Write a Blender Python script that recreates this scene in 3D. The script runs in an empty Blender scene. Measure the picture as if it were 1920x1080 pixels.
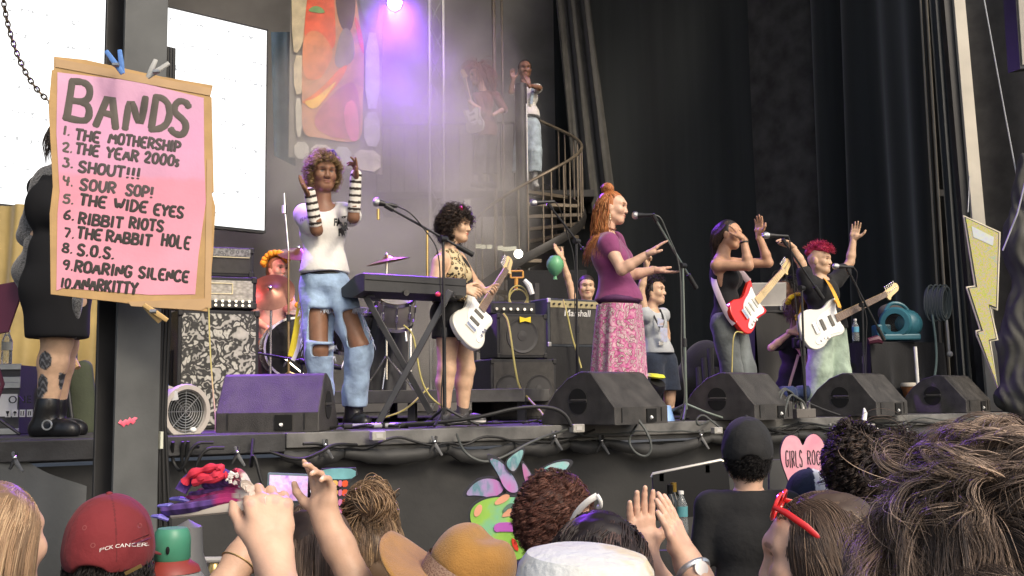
import bpy, math, random
from math import cos, sin, pi, radians
import numpy as np
from mathutils import Vector, Matrix
rnd = random.Random(7)
rng = np.random.default_rng(11)
SC = bpy.context.scene
COL = SC.collection
# ------------------------------------------------------------------ camera, sky, sun, exposure
F = 1980.0                      # focal length in pixels of the 1920 wide photograph
CAM = Vector((0.0, 0.0, 1.67))
PITCH, ROLL = radians(6.0), -0.013
CR = Matrix.Rotation(pi / 2 + PITCH, 3, 'X') @ Matrix.Rotation(ROLL, 3, 'Z')
cam_d = bpy.data.cameras.new("camera")
cam = bpy.data.objects.new("camera", cam_d)
COL.objects.link(cam)
cam_d.sensor_width = 36.0
cam_d.lens = 36.0 * F / 1920.0
cam_d.clip_start = 0.05
cam_d.clip_end = 500.0
cam.matrix_world = Matrix.Translation(CAM) @ CR.to_4x4()
cam_d.dof.use_dof = False
SC.camera = cam
SUN_EL, SUN_AZ = radians(40), radians(143)     # azimuth from +Y towards +X: from behind the audience, right
world = bpy.data.worlds.new("World")
SC.world = world
world.use_nodes = True
wn = world.node_tree
sky = wn.nodes.new("ShaderNodeTexSky")
sky.sky_type = 'NISHITA'
sky.sun_disc = False
sky.sun_elevation = SUN_EL
sky.sun_rotation = SUN_AZ
sky.dust_density = 4.0
sky.ozone_density = 0.6
wn.links.new(sky.outputs[0], wn.nodes["Background"].inputs[0])
wn.nodes["Background"].inputs[1].default_value = 0.15
sun_d = bpy.data.lights.new("sun", 'SUN')
sun_d.energy = 1.5
sun_d.angle = radians(14)
sun_d.color = (1.0, 0.90, 0.74)
sun = bpy.data.objects.new("sun", sun_d)
COL.objects.link(sun)
sd = Vector((sin(SUN_AZ) * cos(SUN_EL), cos(SUN_AZ) * cos(SUN_EL), sin(SUN_EL)))
sun.rotation_euler = sd.to_track_quat('Z', 'Y').to_euler()
sun.location = (6, -10, 12)
SC.view_settings.view_transform = 'Standard'
SC.view_settings.look = 'None'
SC.view_settings.exposure = 0.5
SC.view_settings.gamma = 1.0
SC.render.engine = 'CYCLES'
SC.cycles.use_denoising = True
SC.cycles.max_bounces = 6
SC.cycles.diffuse_bounces = 3
SC.cycles.glossy_bounces = 3
SC.cycles.transmission_bounces = 4
SC.cycles.volume_bounces = 1
SC.cycles.volume_step_rate = 2.0
SC.cycles.volume_max_steps = 96
SC.cycles.sample_clamp_indirect = 4.0
# ------------------------------------------------------------------ geometry helpers
def P(px, py, Y):
	"""World point at distance Y (world +Y) seen where the photograph has pixel px,py."""
	d = CR @ Vector(((px - 960) / F, -(py - 540) / F, -1.0))
	return CAM + d * (Y / d.y)
STAGE_Z = 1.5
def G(px, Y, z=STAGE_Z):
	"""Point of height z below pixel column px at distance Y."""
	py = 760.0
	for _ in range(4):
		p = P(px, py, Y)
		py += (p.z - z) / Y * F
	p = P(px, py, Y)
	return Vector((p.x, p.y, z))
def V(*a):
	return Vector(a)
def nrm(v):
	v = Vector(v)
	return v.normalized()
def hexc(s):
	"""sRGB hex -> linear"""
	s = s.lstrip('#')
	o = []
	for i in (0, 2, 4):
		c = int(s[i:i + 2], 16) / 255
		o.append(c / 12.92 if c < .04045 else ((c + .055) / 1.055) ** 2.4)
	return tuple(o)
OFF = {}
def tag(o, label=None, cat=None, group=None, kind=None):
	if label: o['label'] = label
	if cat: o['category'] = cat
	if group: o['group'] = group
	if kind: o['kind'] = kind
	return o
def thing(name, label, cat, loc=(0, 0, 0), group=None):
	o = bpy.data.objects.new(name, None)
	COL.objects.link(o)
	o.empty_display_size = 0.1
	o.location = loc
	OFF[o.name] = np.array(loc, float)
	return tag(o, label, cat, group)
def link(name, verts, faces, mat, parent=None, smooth=True, cols=None, bevel=0, midx=None, auto=None, origin=None):
	verts = np.asarray(verts, float)
	off = OFF[parent.name] if parent is not None else (np.array(origin, float) if origin is not None else
                                                      np.array([(verts[:, 0].min() + verts[:, 0].max()) / 2, (verts[:, 1].min() + verts[:, 1].max()) / 2, verts[:, 2].min()]))
	me = bpy.data.meshes.new(name)
	v = verts - off
	if isinstance(faces, np.ndarray):
		me.vertices.add(len(v)); me.vertices.foreach_set('co', v.astype(np.float32).ravel())
		n, k = faces.shape
		me.loops.add(n * k); me.loops.foreach_set('vertex_index', faces.astype(np.int32).ravel())
		me.polygons.add(n)
		me.polygons.foreach_set('loop_start', np.arange(0, n * k, k, dtype=np.int32))
		me.update(calc_edges=True)
		me.validate()
	else:
		me.from_pydata(v.tolist(), [], faces)
		me.update()
	mats = mat if isinstance(mat, (list, tuple)) else [mat]
	for m in mats:
		me.materials.append(m)
	if midx is not None:
		me.polygons.foreach_set('material_index', np.asarray(midx, np.int32))
	if smooth:
		me.polygons.foreach_set('use_smooth', np.ones(len(me.polygons), bool))
		if auto:
			me.set_sharp_from_angle(angle=radians(auto))
	if cols is not None:
		ca = me.color_attributes.new('Col', 'FLOAT_COLOR', 'POINT')
		c4 = np.ones((len(v), 4), np.float32); c4[:, :3] = cols
		ca.data.foreach_set('color', c4.ravel())
	o = bpy.data.objects.new(name, me)
	COL.objects.link(o)
	if parent is not None:
		o.parent = parent
		OFF[o.name] = off
	else:
		o.location = off
		OFF[o.name] = off
	if bevel:
		b = o.modifiers.new('bevel', 'BEVEL'); b.width = bevel; b.segments = 2; b.limit_method = 'ANGLE'; b.angle_limit = radians(40)
		b.harden_normals = False
	return o
def copy_tree(o, parent=None):
	c = o.copy(); COL.objects.link(c)
	if parent is not None: c.parent = parent
	for ch in list(o.children): copy_tree(ch, c)
	return c
def frame_of(axis, hint=(0, 0, 1)):
	z = nrm(axis); h = Vector(hint)
	if abs(z.dot(h.normalized())) > .98: h = Vector((1, 0, 0))
	x = (h - z * h.dot(z)).normalized(); y = z.cross(x)
	return x, y, z
class MB:
	"""Collects shapes, links them as one mesh."""
	def __init__(self):
		self.v = []; self.f = []; self.m = []; self.mi = 0; self.c = []; self.col = (1, 1, 1)
	def add(self, vs, fs):
		b = len(self.v)
		self.v += [tuple(p) for p in vs]
		self.c += [self.col] * len(vs)
		for f in fs:
			self.f.append([b + i for i in f]); self.m.append(self.mi)
		return self
	def box(self, c, s, R=None):
		c = Vector(c); R = R or Matrix.Identity(3)
		vs = []
		for i in range(8):
			l = Vector(((i & 1) - .5, ((i >> 1) & 1) - .5, ((i >> 2) & 1) - .5))
			vs.append(c + R @ Vector((l.x * s[0], l.y * s[1], l.z * s[2])))
		return self.add(vs, [[0, 2, 3, 1], [4, 5, 7, 6], [0, 1, 5, 4], [2, 6, 7, 3], [0, 4, 6, 2], [1, 3, 7, 5]])
	def tube(self, pts, r, n=8, cap=True, flat=None, hint=(0, 0, 1)):
		"""r: number or list; flat: (normal, ratio) squashes the section along normal."""
		pts = [Vector(p) for p in pts]
		k = len(pts)
		rs = r if isinstance(r, (list, tuple)) else [r] * k
		x = None; rings = []
		for i in range(k):
			t = (pts[min(i + 1, k - 1)] - pts[max(i - 1, 0)])
			if t.length < 1e-9: t = Vector((0, 0, 1))
			t.normalize()
			if flat:
				nn = Vector(flat[0]).normalized(); y = nn - t * nn.dot(t)
				if y.length < 1e-6: y = frame_of(t, hint)[1]
				y.normalize(); x = y.cross(t)
			elif x is None:
				x, y, _ = frame_of(t, hint)
			else:
				x = (x - t * x.dot(t))
				if x.length < 1e-6: x = frame_of(t, hint)[0]
				x.normalize(); y = t.cross(x)
			fy = flat[1] if flat else 1
			rings.append([pts[i] + x * (cos(2 * pi * j / n) * rs[i]) + y * (sin(2 * pi * j / n) * rs[i] * fy) for j in range(n)])
		vs = [p for g in rings for p in g]; fs = []
		for i in range(k - 1):
			for j in range(n):
				a = i * n + j; b = i * n + (j + 1) % n
				fs.append([a, b, b + n, a + n])
		if cap:
			fs.append(list(range(n))[::-1]); fs.append([(k - 1) * n + j for j in range(n)])
		return self.add(vs, fs)
	def cyl(self, a, b, r, r2=None, n=16):
		return self.tube([a, b], [r, r if r2 is None else r2], n)
	def lathe(self, prof, o=(0, 0, 0), axis=(0, 0, 1), n=24, cap=True):
		x, y, z = frame_of(axis); o = Vector(o)
		vs = []; fs = []
		for (r, h) in prof:
			for j in range(n):
				a = 2 * pi * j / n
				vs.append(o + z * h + x * (r * cos(a)) + y * (r * sin(a)))
		for i in range(len(prof) - 1):
			for j in range(n):
				a = i * n + j; b = i * n + (j + 1) % n
				fs.append([a, b, b + n, a + n])
		if cap:
			if prof[0][0] > 1e-6: fs.append(list(range(n))[::-1])
			if prof[-1][0] > 1e-6: fs.append([(len(prof) - 1) * n + j for j in range(n)])
		return self.add(vs, fs)
	def ball(self, c, r, n=14, m=9, R=None):
		c = Vector(c); r = (r, r, r) if not isinstance(r, (tuple, list)) else r
		vs = []; fs = []
		for i in range(m + 1):
			t = pi * i / m
			for j in range(n):
				a = 2 * pi * j / n
				l = Vector((r[0] * sin(t) * cos(a), r[1] * sin(t) * sin(a), r[2] * cos(t)))
				vs.append(c + (R @ l if R else l))
		for i in range(m):
			for j in range(n):
				a = i * n + j; b = i * n + (j + 1) % n
				fs.append([a, a + n, b + n, b])
		return self.add(vs, fs)
	def prism(self, poly, o, ex, ey, depth, ch=0.0):
		"""poly (2D, CCW) in plane o + x*ex + y*ey, extruded by depth along ex x ey, chamfer ch on the front."""
		o = Vector(o); ex = Vector(ex); ey = Vector(ey); ez = ex.cross(ey).normalized()
		a = sum(poly[i][0] * poly[(i + 1) % len(poly)][1] - poly[(i + 1) % len(poly)][0] * poly[i][1] for i in range(len(poly)))
		if a < 0: poly = poly[::-1]
		n = len(poly)
		def at(q, z): return o + ex * q[0] + ey * q[1] + ez * z
		layers = []
		if ch > 0:
			ins = []
			for i in range(n):
				p0 = Vector(poly[i - 1]); p1 = Vector(poly[i]); p2 = Vector(poly[(i + 1) % n])
				d1 = (p1 - p0).normalized(); d2 = (p2 - p1).normalized()
				nn = Vector((-d1.y - d2.y, d1.x + d2.x))
				nn = nn.normalized() if nn.length > 1e-6 else Vector((-d1.y, d1.x))
				ins.append((p1.x + nn.x * ch, p1.y + nn.y * ch))
			layers = [(ins, 0), (poly, ch), (poly, depth - ch), (ins, depth)]
		else:
			layers = [(poly, 0), (poly, depth)]
		vs = [at(q, z) for pl, z in layers for q in pl]; fs = []
		for l in range(len(layers) - 1):
			for i in range(n):
				a_ = l * n + i; b_ = l * n + (i + 1) % n
				fs.append([a_, b_, b_ + n, a_ + n])
		fs.append(list(range(n))[::-1]); fs.append([(len(layers) - 1) * n + i for i in range(n)])
		return self.add(vs, fs)
	def grid(self, fn, nu, nv):
		vs = [fn(i / nu, j / nv) for j in range(nv + 1) for i in range(nu + 1)]
		fs = [[j * (nu + 1) + i, j * (nu + 1) + i + 1, (j + 1) * (nu + 1) + i + 1, (j + 1) * (nu + 1) + i] for j in range(nv) for i in range(nu)]
		return self.add(vs, fs)
	def build(self, name, mat, parent=None, smooth=True, bevel=0, auto=35, cols=False, origin=None):
		return link(name, np.array([tuple(p) for p in self.v]), self.f, mat, parent, smooth, np.array(self.c) if cols else None, bevel, self.m if isinstance(mat, (list, tuple)) else None, auto if smooth else None, origin)
def smoothpts(pts, it=2, closed=False):
	"""Chaikin"""
	pts = [Vector(p) for p in pts]
	for _ in range(it):
		o = []
		if not closed: o.append(pts[0])
		for i in range(len(pts) if closed else len(pts) - 1):
			a, b = pts[i], pts[(i + 1) % len(pts)]
			o.append(a * .75 + b * .25); o.append(a * .25 + b * .75)
		if not closed: o.append(pts[-1])
		pts = o
	return pts
# ------------------------------------------------------------------ materials
MATS = {}
def _n(nt, t, **kw):
	n = nt.nodes.new(t)
	for k, v in kw.items(): setattr(n, k, v)
	return n
def mat(name, col=(.5, .5, .5), rough=.6, metal=0., var=.12, scale=6., bump=0., bscale=60., spec=.5, attr=False, sheen=0., sss=0., emit=0., trans=0., stretch=None, coat=0., ior=1.45):
	"""Principled material with procedural variation in colour, gloss and relief."""
	if name in MATS: return MATS[name]
	m = bpy.data.materials.new(name); m.use_nodes = True; nt = m.node_tree
	b = nt.nodes["Principled BSDF"]
	b.inputs['Roughness'].default_value = rough
	b.inputs['Metallic'].default_value = metal
	b.inputs['Specular IOR Level'].default_value = spec
	b.inputs['IOR'].default_value = ior
	if sheen: b.inputs['Sheen Weight'].default_value = sheen
	if coat: b.inputs['Coat Weight'].default_value = coat; b.inputs['Coat Roughness'].default_value = .08
	if trans: b.inputs['Transmission Weight'].default_value = trans
	if sss:
		b.inputs['Subsurface Weight'].default_value = sss
		b.inputs['Subsurface Radius'].default_value = (.012, .005, .003)
		b.inputs['Subsurface Scale'].default_value = 1.0
	tc = _n(nt, "ShaderNodeTexCoord"); src = tc.outputs['Object']
	if stretch:
		mp = _n(nt, "ShaderNodeMapping"); mp.inputs['Scale'].default_value = stretch
		nt.links.new(src, mp.inputs[0]); src = mp.outputs[0]
	no = _n(nt, "ShaderNodeTexNoise"); no.inputs['Scale'].default_value = scale; no.inputs['Detail'].default_value = 5
	nt.links.new(src, no.inputs['Vector'])
	mr = _n(nt, "ShaderNodeMapRange"); mr.inputs['From Min'].default_value = .3; mr.inputs['From Max'].default_value = .7
	mr.inputs['To Min'].default_value = 1 - var; mr.inputs['To Max'].default_value = 1 + var
	nt.links.new(no.outputs['Fac'], mr.inputs['Value'])
	mx = _n(nt, "ShaderNodeMix", data_type='RGBA', blend_type='MULTIPLY'); mx.inputs['Factor'].default_value = 1
	if attr:
		at = _n(nt, "ShaderNodeAttribute"); at.attribute_name = 'Col'
		nt.links.new(at.outputs['Color'], mx.inputs['A'])
	else:
		mx.inputs['A'].default_value = (*col, 1)
	nt.links.new(mr.outputs[0], mx.inputs['B'])
	nt.links.new(mx.outputs['Result'], b.inputs['Base Color'])
	if emit:
		nt.links.new(mx.outputs['Result'], b.inputs['Emission Color']); b.inputs['Emission Strength'].default_value = emit
	r2 = _n(nt, "ShaderNodeMapRange"); r2.inputs['To Min'].default_value = max(0.02, rough - .1); r2.inputs['To Max'].default_value = min(1, rough + .1)
	nt.links.new(no.outputs['Fac'], r2.inputs['Value']); nt.links.new(r2.outputs[0], b.inputs['Roughness'])
	if bump:
		n2 = _n(nt, "ShaderNodeTexNoise"); n2.inputs['Scale'].default_value = bscale; n2.inputs['Detail'].default_value = 4
		nt.links.new(src, n2.inputs['Vector'])
		bp = _n(nt, "ShaderNodeBump"); bp.inputs['Strength'].default_value = bump; bp.inputs['Distance'].default_value = .01
		nt.links.new(n2.outputs['Fac'], bp.inputs['Height']); nt.links.new(bp.outputs[0], b.inputs['Normal'])
	MATS[name] = m
	return m
def ramp(nt, fac, stops, interp='LINEAR'):
	r = _n(nt, "ShaderNodeValToRGB"); r.color_ramp.interpolation = interp
	e = r.color_ramp.elements
	while len(e) > 1: e.remove(e[-1])
	e[0].position = stops[0][0]; e[0].color = (*stops[0][1], 1)
	for p, c in stops[1:]:
		x = e.new(p); x.color = (*c, 1)
	nt.links.new(fac, r.inputs[0])
	return r.outputs[0]
def mat_pattern(name, kind, stops, scale=20., rough=.7, detail=4., interp='LINEAR', feature='F1', stretch=None, bump=0., sheen=0., dist=0.):
	if name in MATS: return MATS[name]
	m = mat(name, rough=rough, sheen=sheen, bump=bump); nt = m.node_tree; b = nt.nodes["Principled BSDF"]
	tc = _n(nt, "ShaderNodeTexCoord"); src = tc.outputs['Object']
	if stretch:
		mp = _n(nt, "ShaderNodeMapping"); mp.inputs['Scale'].default_value = stretch
		nt.links.new(src, mp.inputs[0]); src = mp.outputs[0]
	if dist:
		dn = _n(nt, "ShaderNodeTexNoise"); dn.inputs['Scale'].default_value = scale * .6
		nt.links.new(src, dn.inputs['Vector'])
		ml = _n(nt, "ShaderNodeVectorMath", operation='MULTIPLY_ADD'); ml.inputs[1].default_value = (dist,) * 3
		nt.links.new(dn.outputs['Color'], ml.inputs[0]); nt.links.new(src, ml.inputs[2]); src = ml.outputs[0]
	if kind == 'noise':
		t = _n(nt, "ShaderNodeTexNoise"); t.inputs['Detail'].default_value = detail; out = t.outputs['Fac']
	else:
		t = _n(nt, "ShaderNodeTexVoronoi"); t.feature = feature; out = t.outputs['Distance']
	t.inputs['Scale'].default_value = scale
	nt.links.new(src, t.inputs['Vector'])
	nt.links.new(ramp(nt, out, stops, interp), b.inputs['Base Color'])
	return m
# ------------------------------------------------------------------ implicit surfaces: organic shapes as one continuous mesh
def A(v):
	return np.array(tuple(v), np.float32)
class SDF:
	def __init__(self):
		self.p = []; self.s = []; self.clips = []; self.paint = []; self.shift = None
	def cone(self, a, b, ra, rb=None, k=.03, col=None):
		rb = ra if rb is None else rb
		self.p.append(('c', (A(a), A(b), float(ra), float(rb)), k, col)); return self
	def ell(self, c, r, R=None, k=.03, col=None):
		r = (r, r, r) if not isinstance(r, (tuple, list)) else r
		self.p.append(('e', (A(c), np.array(r, np.float32), None if R is None else np.array(R, np.float32)), k, col)); return self
	def box(self, c, h, R=None, r=.01, k=.01, col=None):
		self.p.append(('b', (A(c), np.array(h, np.float32), None if R is None else np.array(R, np.float32), r), k, col)); return self
	def sub(self):
		"""turn the last primitive into a cut"""
		self.s.append(self.p.pop()); return self
	def clip(self, pt, n):
		self.clips.append((A(pt), A(nrm(n)))); return self
	def dab(self, c, r, col, R=None):
		"""paint: colour of the surface inside this ellipsoid"""
		r = (r, r, r) if not isinstance(r, (tuple, list)) else r
		self.paint.append((A(c), np.array(r, np.float32), None if R is None else np.array(R, np.float32), col)); return self
	@staticmethod
	def ev(kind, g, X):
		if kind == 'c':
			a, b, ra, rb = g; d = b - a; L = float(d @ d) + 1e-12
			q = X - a; t = np.clip((q @ d) / L, 0, 1)
			q -= t[..., None] * d
			return np.sqrt((q * q).sum(-1)) - (ra + (rb - ra) * t)
		if kind == 'e':
			c, r, R = g; q = X - c
			if R is not None: q = q @ R
			k0 = np.sqrt(((q / r) ** 2).sum(-1)); k1 = np.sqrt(((q / (r * r)) ** 2).sum(-1)) + 1e-9
			return np.where(k0 < 1e-3, -r.min(), k0 * (k0 - 1) / k1)
		c, h, R, rr = g; q = X - c
		if R is not None: q = q @ R
		q = np.abs(q) - (h - rr)
		return np.sqrt((np.maximum(q, 0) ** 2).sum(-1)) + np.minimum(q.max(-1), 0) - rr
	@staticmethod
	def bb(kind, g):
		if kind == 'c':
			a, b, ra, rb = g; r = max(ra, rb)
			return np.minimum(a, b) - r, np.maximum(a, b) + r
		if kind == 'e':
			c, r, R = g
			e = r if R is None else np.sqrt(((R * r[None, :]) ** 2).sum(1))
			return c - e, c + e
		c, h, R, rr = g
		e = h if R is None else (np.abs(R) * h[None, :]).sum(1)
		return c - e, c + e
	def mesh(self, vox):
		lo = np.min([self.bb(q[0], q[1])[0] for q in self.p], 0) - 2.5 * vox
		hi = np.max([self.bb(q[0], q[1])[1] for q in self.p], 0) + 2.5 * vox
		for pt, n in self.clips:                       # shrink the grid for axis aligned cuts
			for ax in range(3):
				if n[ax] > .98: hi[ax] = min(hi[ax], pt[ax] + 2.5 * vox)
				if n[ax] < -.98: lo[ax] = max(lo[ax], pt[ax] - 2.5 * vox)
		dim = np.ceil((hi - lo) / vox).astype(int) + 1
		fld = np.full(dim, .2, np.float32)
		axs = [lo[i] + vox * np.arange(dim[i], dtype=np.float32) for i in range(3)]
		def region(kind, g, pad):
			a, b = self.bb(kind, g)
			i0 = np.clip(((a - pad - lo) / vox).astype(int), 0, dim - 1); i1 = np.clip(((b + pad - lo) / vox).astype(int) + 2, 1, dim)
			if (i1 <= i0).any(): return None, None
			sl = tuple(slice(i0[i], i1[i]) for i in range(3))
			X = np.stack(np.meshgrid(*[axs[i][sl[i]] for i in range(3)], indexing='ij'), -1).astype(np.float32)
			return sl, X
		for kind, g, k, _ in self.p:
			sl, X = region(kind, g, k + 3 * vox)
			if sl is None: continue
			d = self.ev(kind, g, X).astype(np.float32); f0 = fld[sl]
			h = np.maximum(k - np.abs(f0 - d), 0) / max(k, 1e-6)
			fld[sl] = np.minimum(f0, d) - h * h * k * .25
		for kind, g, k, _ in self.s:
			sl, X = region(kind, g, k + 3 * vox)
			if sl is None: continue
			d = -self.ev(kind, g, X).astype(np.float32); f0 = fld[sl]
			h = np.maximum(k - np.abs(f0 - d), 0) / max(k, 1e-6)
			fld[sl] = np.maximum(f0, d) + h * h * k * .25
		if self.clips:
			for pt, n in self.clips:
				d = (axs[0] - pt[0])[:, None, None] * n[0] + (axs[1] - pt[1])[None, :, None] * n[1] + (axs[2] - pt[2])[None, None, :] * n[2]
				fld = np.maximum(fld, d.astype(np.float32))
		fld[0] = fld[-1] = .2; fld[:, 0] = fld[:, -1] = .2; fld[:, :, 0] = fld[:, :, -1] = .2
		ins = fld < 0
		s8 = np.zeros(np.array(dim) - 1, np.int8)
		cs = [(0, 0, 0), (1, 0, 0), (0, 1, 0), (1, 1, 0), (0, 0, 1), (1, 0, 1), (0, 1, 1), (1, 1, 1)]
		nx, ny, nz = dim
		for c in cs: s8 += ins[c[0]:nx - 1 + c[0], c[1]:ny - 1 + c[1], c[2]:nz - 1 + c[2]]
		cells = np.argwhere((s8 > 0) & (s8 < 8))
		vals = np.stack([fld[cells[:, 0] + c[0], cells[:, 1] + c[1], cells[:, 2] + c[2]] for c in cs], 1)
		acc = np.zeros((len(cells), 3), np.float32); cnt = np.zeros(len(cells), np.float32)
		for i in range(8):
			for j in range(i + 1, 8):
				if sum(abs(cs[i][q] - cs[j][q]) for q in range(3)) != 1: continue
				a, b = vals[:, i], vals[:, j]; m = (a < 0) != (b < 0)
				t = np.where(m, a / np.where(m, a - b, 1), 0)
				ci, cj = np.array(cs[i], np.float32), np.array(cs[j], np.float32)
				acc += np.where(m[:, None], ci + t[:, None] * (cj - ci), 0); cnt += m
		v = lo + vox * (cells + acc / cnt[:, None])
		idx = np.full(s8.shape, -1, np.int32); idx[cells[:, 0], cells[:, 1], cells[:, 2]] = np.arange(len(cells))
		F_ = []
		for ax in range(3):
			sa = [slice(None)] * 3; sb = [slice(None)] * 3
			sa[ax] = slice(0, -1); sb[ax] = slice(1, None)
			ch = ins[tuple(sa)] != ins[tuple(sb)]
			e = np.argwhere(ch)
			up = ins[tuple(sa)][ch]
			u, w = (ax + 1) % 3, (ax + 2) % 3
			ok = (e[:, u] > 0) & (e[:, w] > 0); e = e[ok]; up = up[ok]
			q = []
			for du, dw in ((1, 1), (0, 1), (0, 0), (1, 0)):
				c = e.copy(); c[:, u] -= du; c[:, w] -= dw
				q.append(idx[c[:, 0], c[:, 1], c[:, 2]])
			q = np.stack(q, 1); q[~up] = q[~up][:, ::-1]
			F_.append(q)
		f = np.concatenate(F_)
		f = f[(f >= 0).all(1)]
		return v, f
	def normals(self, v, f):
		n = np.zeros_like(v)
		fn = np.cross(v[f[:, 2]] - v[f[:, 0]], v[f[:, 3]] - v[f[:, 1]])
		for i in range(4): np.add.at(n, f[:, i], fn)
		return n / (np.linalg.norm(n, axis=1, keepdims=True) + 1e-9)
	def build(self, name, material, parent=None, vox=.006, base=(1, 1, 1), relax=1, fold=None, paintfn=None):
		v, f = self.mesh(vox)
		for _ in range(relax):
			s = np.zeros_like(v); c = np.zeros(len(v), np.float32)
			for i in range(4):
				np.add.at(s, f[:, i], v[f[:, (i + 1) % 4]]); np.add.at(c, f[:, i], 1)
			v = v * .5 + .5 * s / np.maximum(c, 1)[:, None]
		if fold is not None:
			v = v + self.normals(v, f) * fold(v)[:, None]
		cols = np.tile(np.array(base, np.float32), (len(v), 1))
		if any(q[3] is not None for q in self.p):
			best = np.full(len(v), 1e9, np.float32)
			for kind, g, k, col in self.p:
				d = self.ev(kind, g, v.astype(np.float32).copy())
				m = d < best; best[m] = d[m]
				cols[m] = np.array(base if col is None else col, np.float32)
		for c, r, R, col in self.paint:
			q = v - c
			if R is not None: q = q @ R
			m = ((q / r) ** 2).sum(1) < 1
			cols[m] = cols[m] * .25 + np.array(col, np.float32) * .75
		if paintfn is not None: cols = paintfn(v, cols)
		return link(name, v, f, material, parent, cols=cols)
def folds(amp=.004, freq=(9, 9, 5), seed=0, rad=3):
	"""drapery: a few warped waves of different directions"""
	r = np.random.default_rng(seed)
	ks = [(r.normal(size=3) * np.array(freq), r.uniform(0, 6.28), r.uniform(.5, 1)) for _ in range(rad * 2)]
	def fn(v):
		w = v + .05 * np.sin(v[:, [1, 2, 0]] * 11 + seed)
		o = np.zeros(len(v))
		for k, ph, a in ks: o += a * np.sin(w @ k * 2 + ph)
		return amp * o / rad
	return fn
# ------------------------------------------------------------------ hair made of many fine strands
def strands(name, roots, dirs, length, radius, material, parent, segs=9, grav=.6, curl=0., cfreq=3., wander=.25, col=(.1, .06, .04), cvar=.35, avoid=None, sides=3, seed=1, col2=None, taper=.25, flow=None, clump=0, cl=.55):
	r = np.random.default_rng(seed)
	roots = np.asarray(roots, float); dirs = np.asarray(dirs, float); N = len(roots)
	dirs = dirs / (np.linalg.norm(dirs, axis=1, keepdims=True) + 1e-9)
	L = np.broadcast_to(np.asarray(length, float), (N,)) * r.uniform(.8, 1.15, N)
	pts = [roots]; d = dirs.copy(); p = roots.copy()
	w = r.normal(size=(N, 3)) * wander
	own = np.arange(N)
	if clump:                                                # locks: every strand follows the nearest guide strand
		gi = r.choice(N, clump, replace=False)
		for i0 in range(0, N, 500): own[i0:i0 + 500] = gi[((roots[i0:i0 + 500, None] - roots[gi][None]) ** 2).sum(2).argmin(1)]
		w = w[own] * .85 + w * .15; d = d[own] * .8 + d * .2; L = L[own] * r.uniform(.85, 1.05, N)
		w[gi] = w[gi]
	for i in range(segs):
		d = d + np.array([0, 0, -1.]) * grav / segs * 2 + (w + (r.normal(size=(N, 3)) * wander * (.12 if clump else .5))) / segs
		if flow is not None: d = d + flow(p, (i + 1) / segs) / segs
		d /= np.linalg.norm(d, axis=1, keepdims=True) + 1e-9
		p = p + d * (L / segs)[:, None]
		if avoid is not None:
			for c, rr in avoid:
				q = (p - c) / rr; ql = np.linalg.norm(q, axis=1)
				m = ql < 1
				p = np.where(m[:, None], c + q / np.maximum(ql, 1e-6)[:, None] * rr, p)
		pts.append(p.copy())
	pts = np.stack(pts, 1)                                   # N, S+1, 3
	S = segs + 1
	t = np.gradient(pts, axis=1); t /= np.linalg.norm(t, axis=2, keepdims=True) + 1e-9
	ref = np.array([.31, .17, .94]); x = np.cross(t, ref); x /= np.linalg.norm(x, axis=2, keepdims=True) + 1e-9
	y = np.cross(t, x)
	if curl:
		ph = (r.uniform(0, 6.28, N)[own] + r.normal(size=N) * .25)[:, None] + np.linspace(0, 1, S)[None] * (cfreq * r.uniform(.7, 1.3, N)[own])[:, None] * 6.283
		a = curl * np.minimum(1, np.linspace(0, 1, S) * 3)[None] * r.uniform(.6, 1.3, N)[own][:, None]
		pts = pts + x * (a * np.cos(ph))[..., None] + y * (a * np.sin(ph))[..., None]
		t = np.gradient(pts, axis=1); t /= np.linalg.norm(t, axis=2, keepdims=True) + 1e-9
		x = np.cross(t, ref); x /= np.linalg.norm(x, axis=2, keepdims=True) + 1e-9; y = np.cross(t, x)
	if clump:
		k = (cl * np.linspace(0, 1, S) ** .7)[None, :, None]
		pts = pts * (1 - k) + (pts[own] + .25 * (pts[:, :1] - pts[own][:, :1])) * k
		t = np.gradient(pts, axis=1); t /= np.linalg.norm(t, axis=2, keepdims=True) + 1e-9
		x = np.cross(t, ref); x /= np.linalg.norm(x, axis=2, keepdims=True) + 1e-9; y = np.cross(t, x)
	rad = radius * (1 - (1 - taper) * np.linspace(0, 1, S)[None, :, None, None] ** 2) * r.uniform(.7, 1.3, N)[:, None, None, None]
	an = np.arange(sides) * 2 * pi / sides
	ring = pts[:, :, None, :] + rad * (x[:, :, None, :] * np.cos(an)[None, None, :, None] + y[:, :, None, :] * np.sin(an)[None, None, :, None])
	v = ring.reshape(-1, 3)
	b = (np.arange(N)[:, None, None] * S + np.arange(S - 1)[None, :, None]) * sides + np.arange(sides)[None, None, :]
	b2 = (np.arange(N)[:, None, None] * S + np.arange(S - 1)[None, :, None]) * sides + (np.arange(sides)[None, None, :] + 1) % sides
	f = np.stack([b, b2, b2 + sides, b + sides], -1).reshape(-1, 4)
	c = np.array(col)[None] * (r.uniform(1 - cvar, 1 + cvar, N)[own] * r.uniform(.85, 1.15, N))[:, None]
	if col2 is not None:
		m = (r.uniform(size=N)[own] * .6 + r.uniform(size=N) * .4) < .36
		c[m] = np.array(col2)[None] * r.uniform(1 - cvar, 1 + cvar, m.sum())[:, None]
	cols = np.repeat(c, S * sides, 0)
	return link(name, v, f, material, parent, cols=cols)
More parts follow.
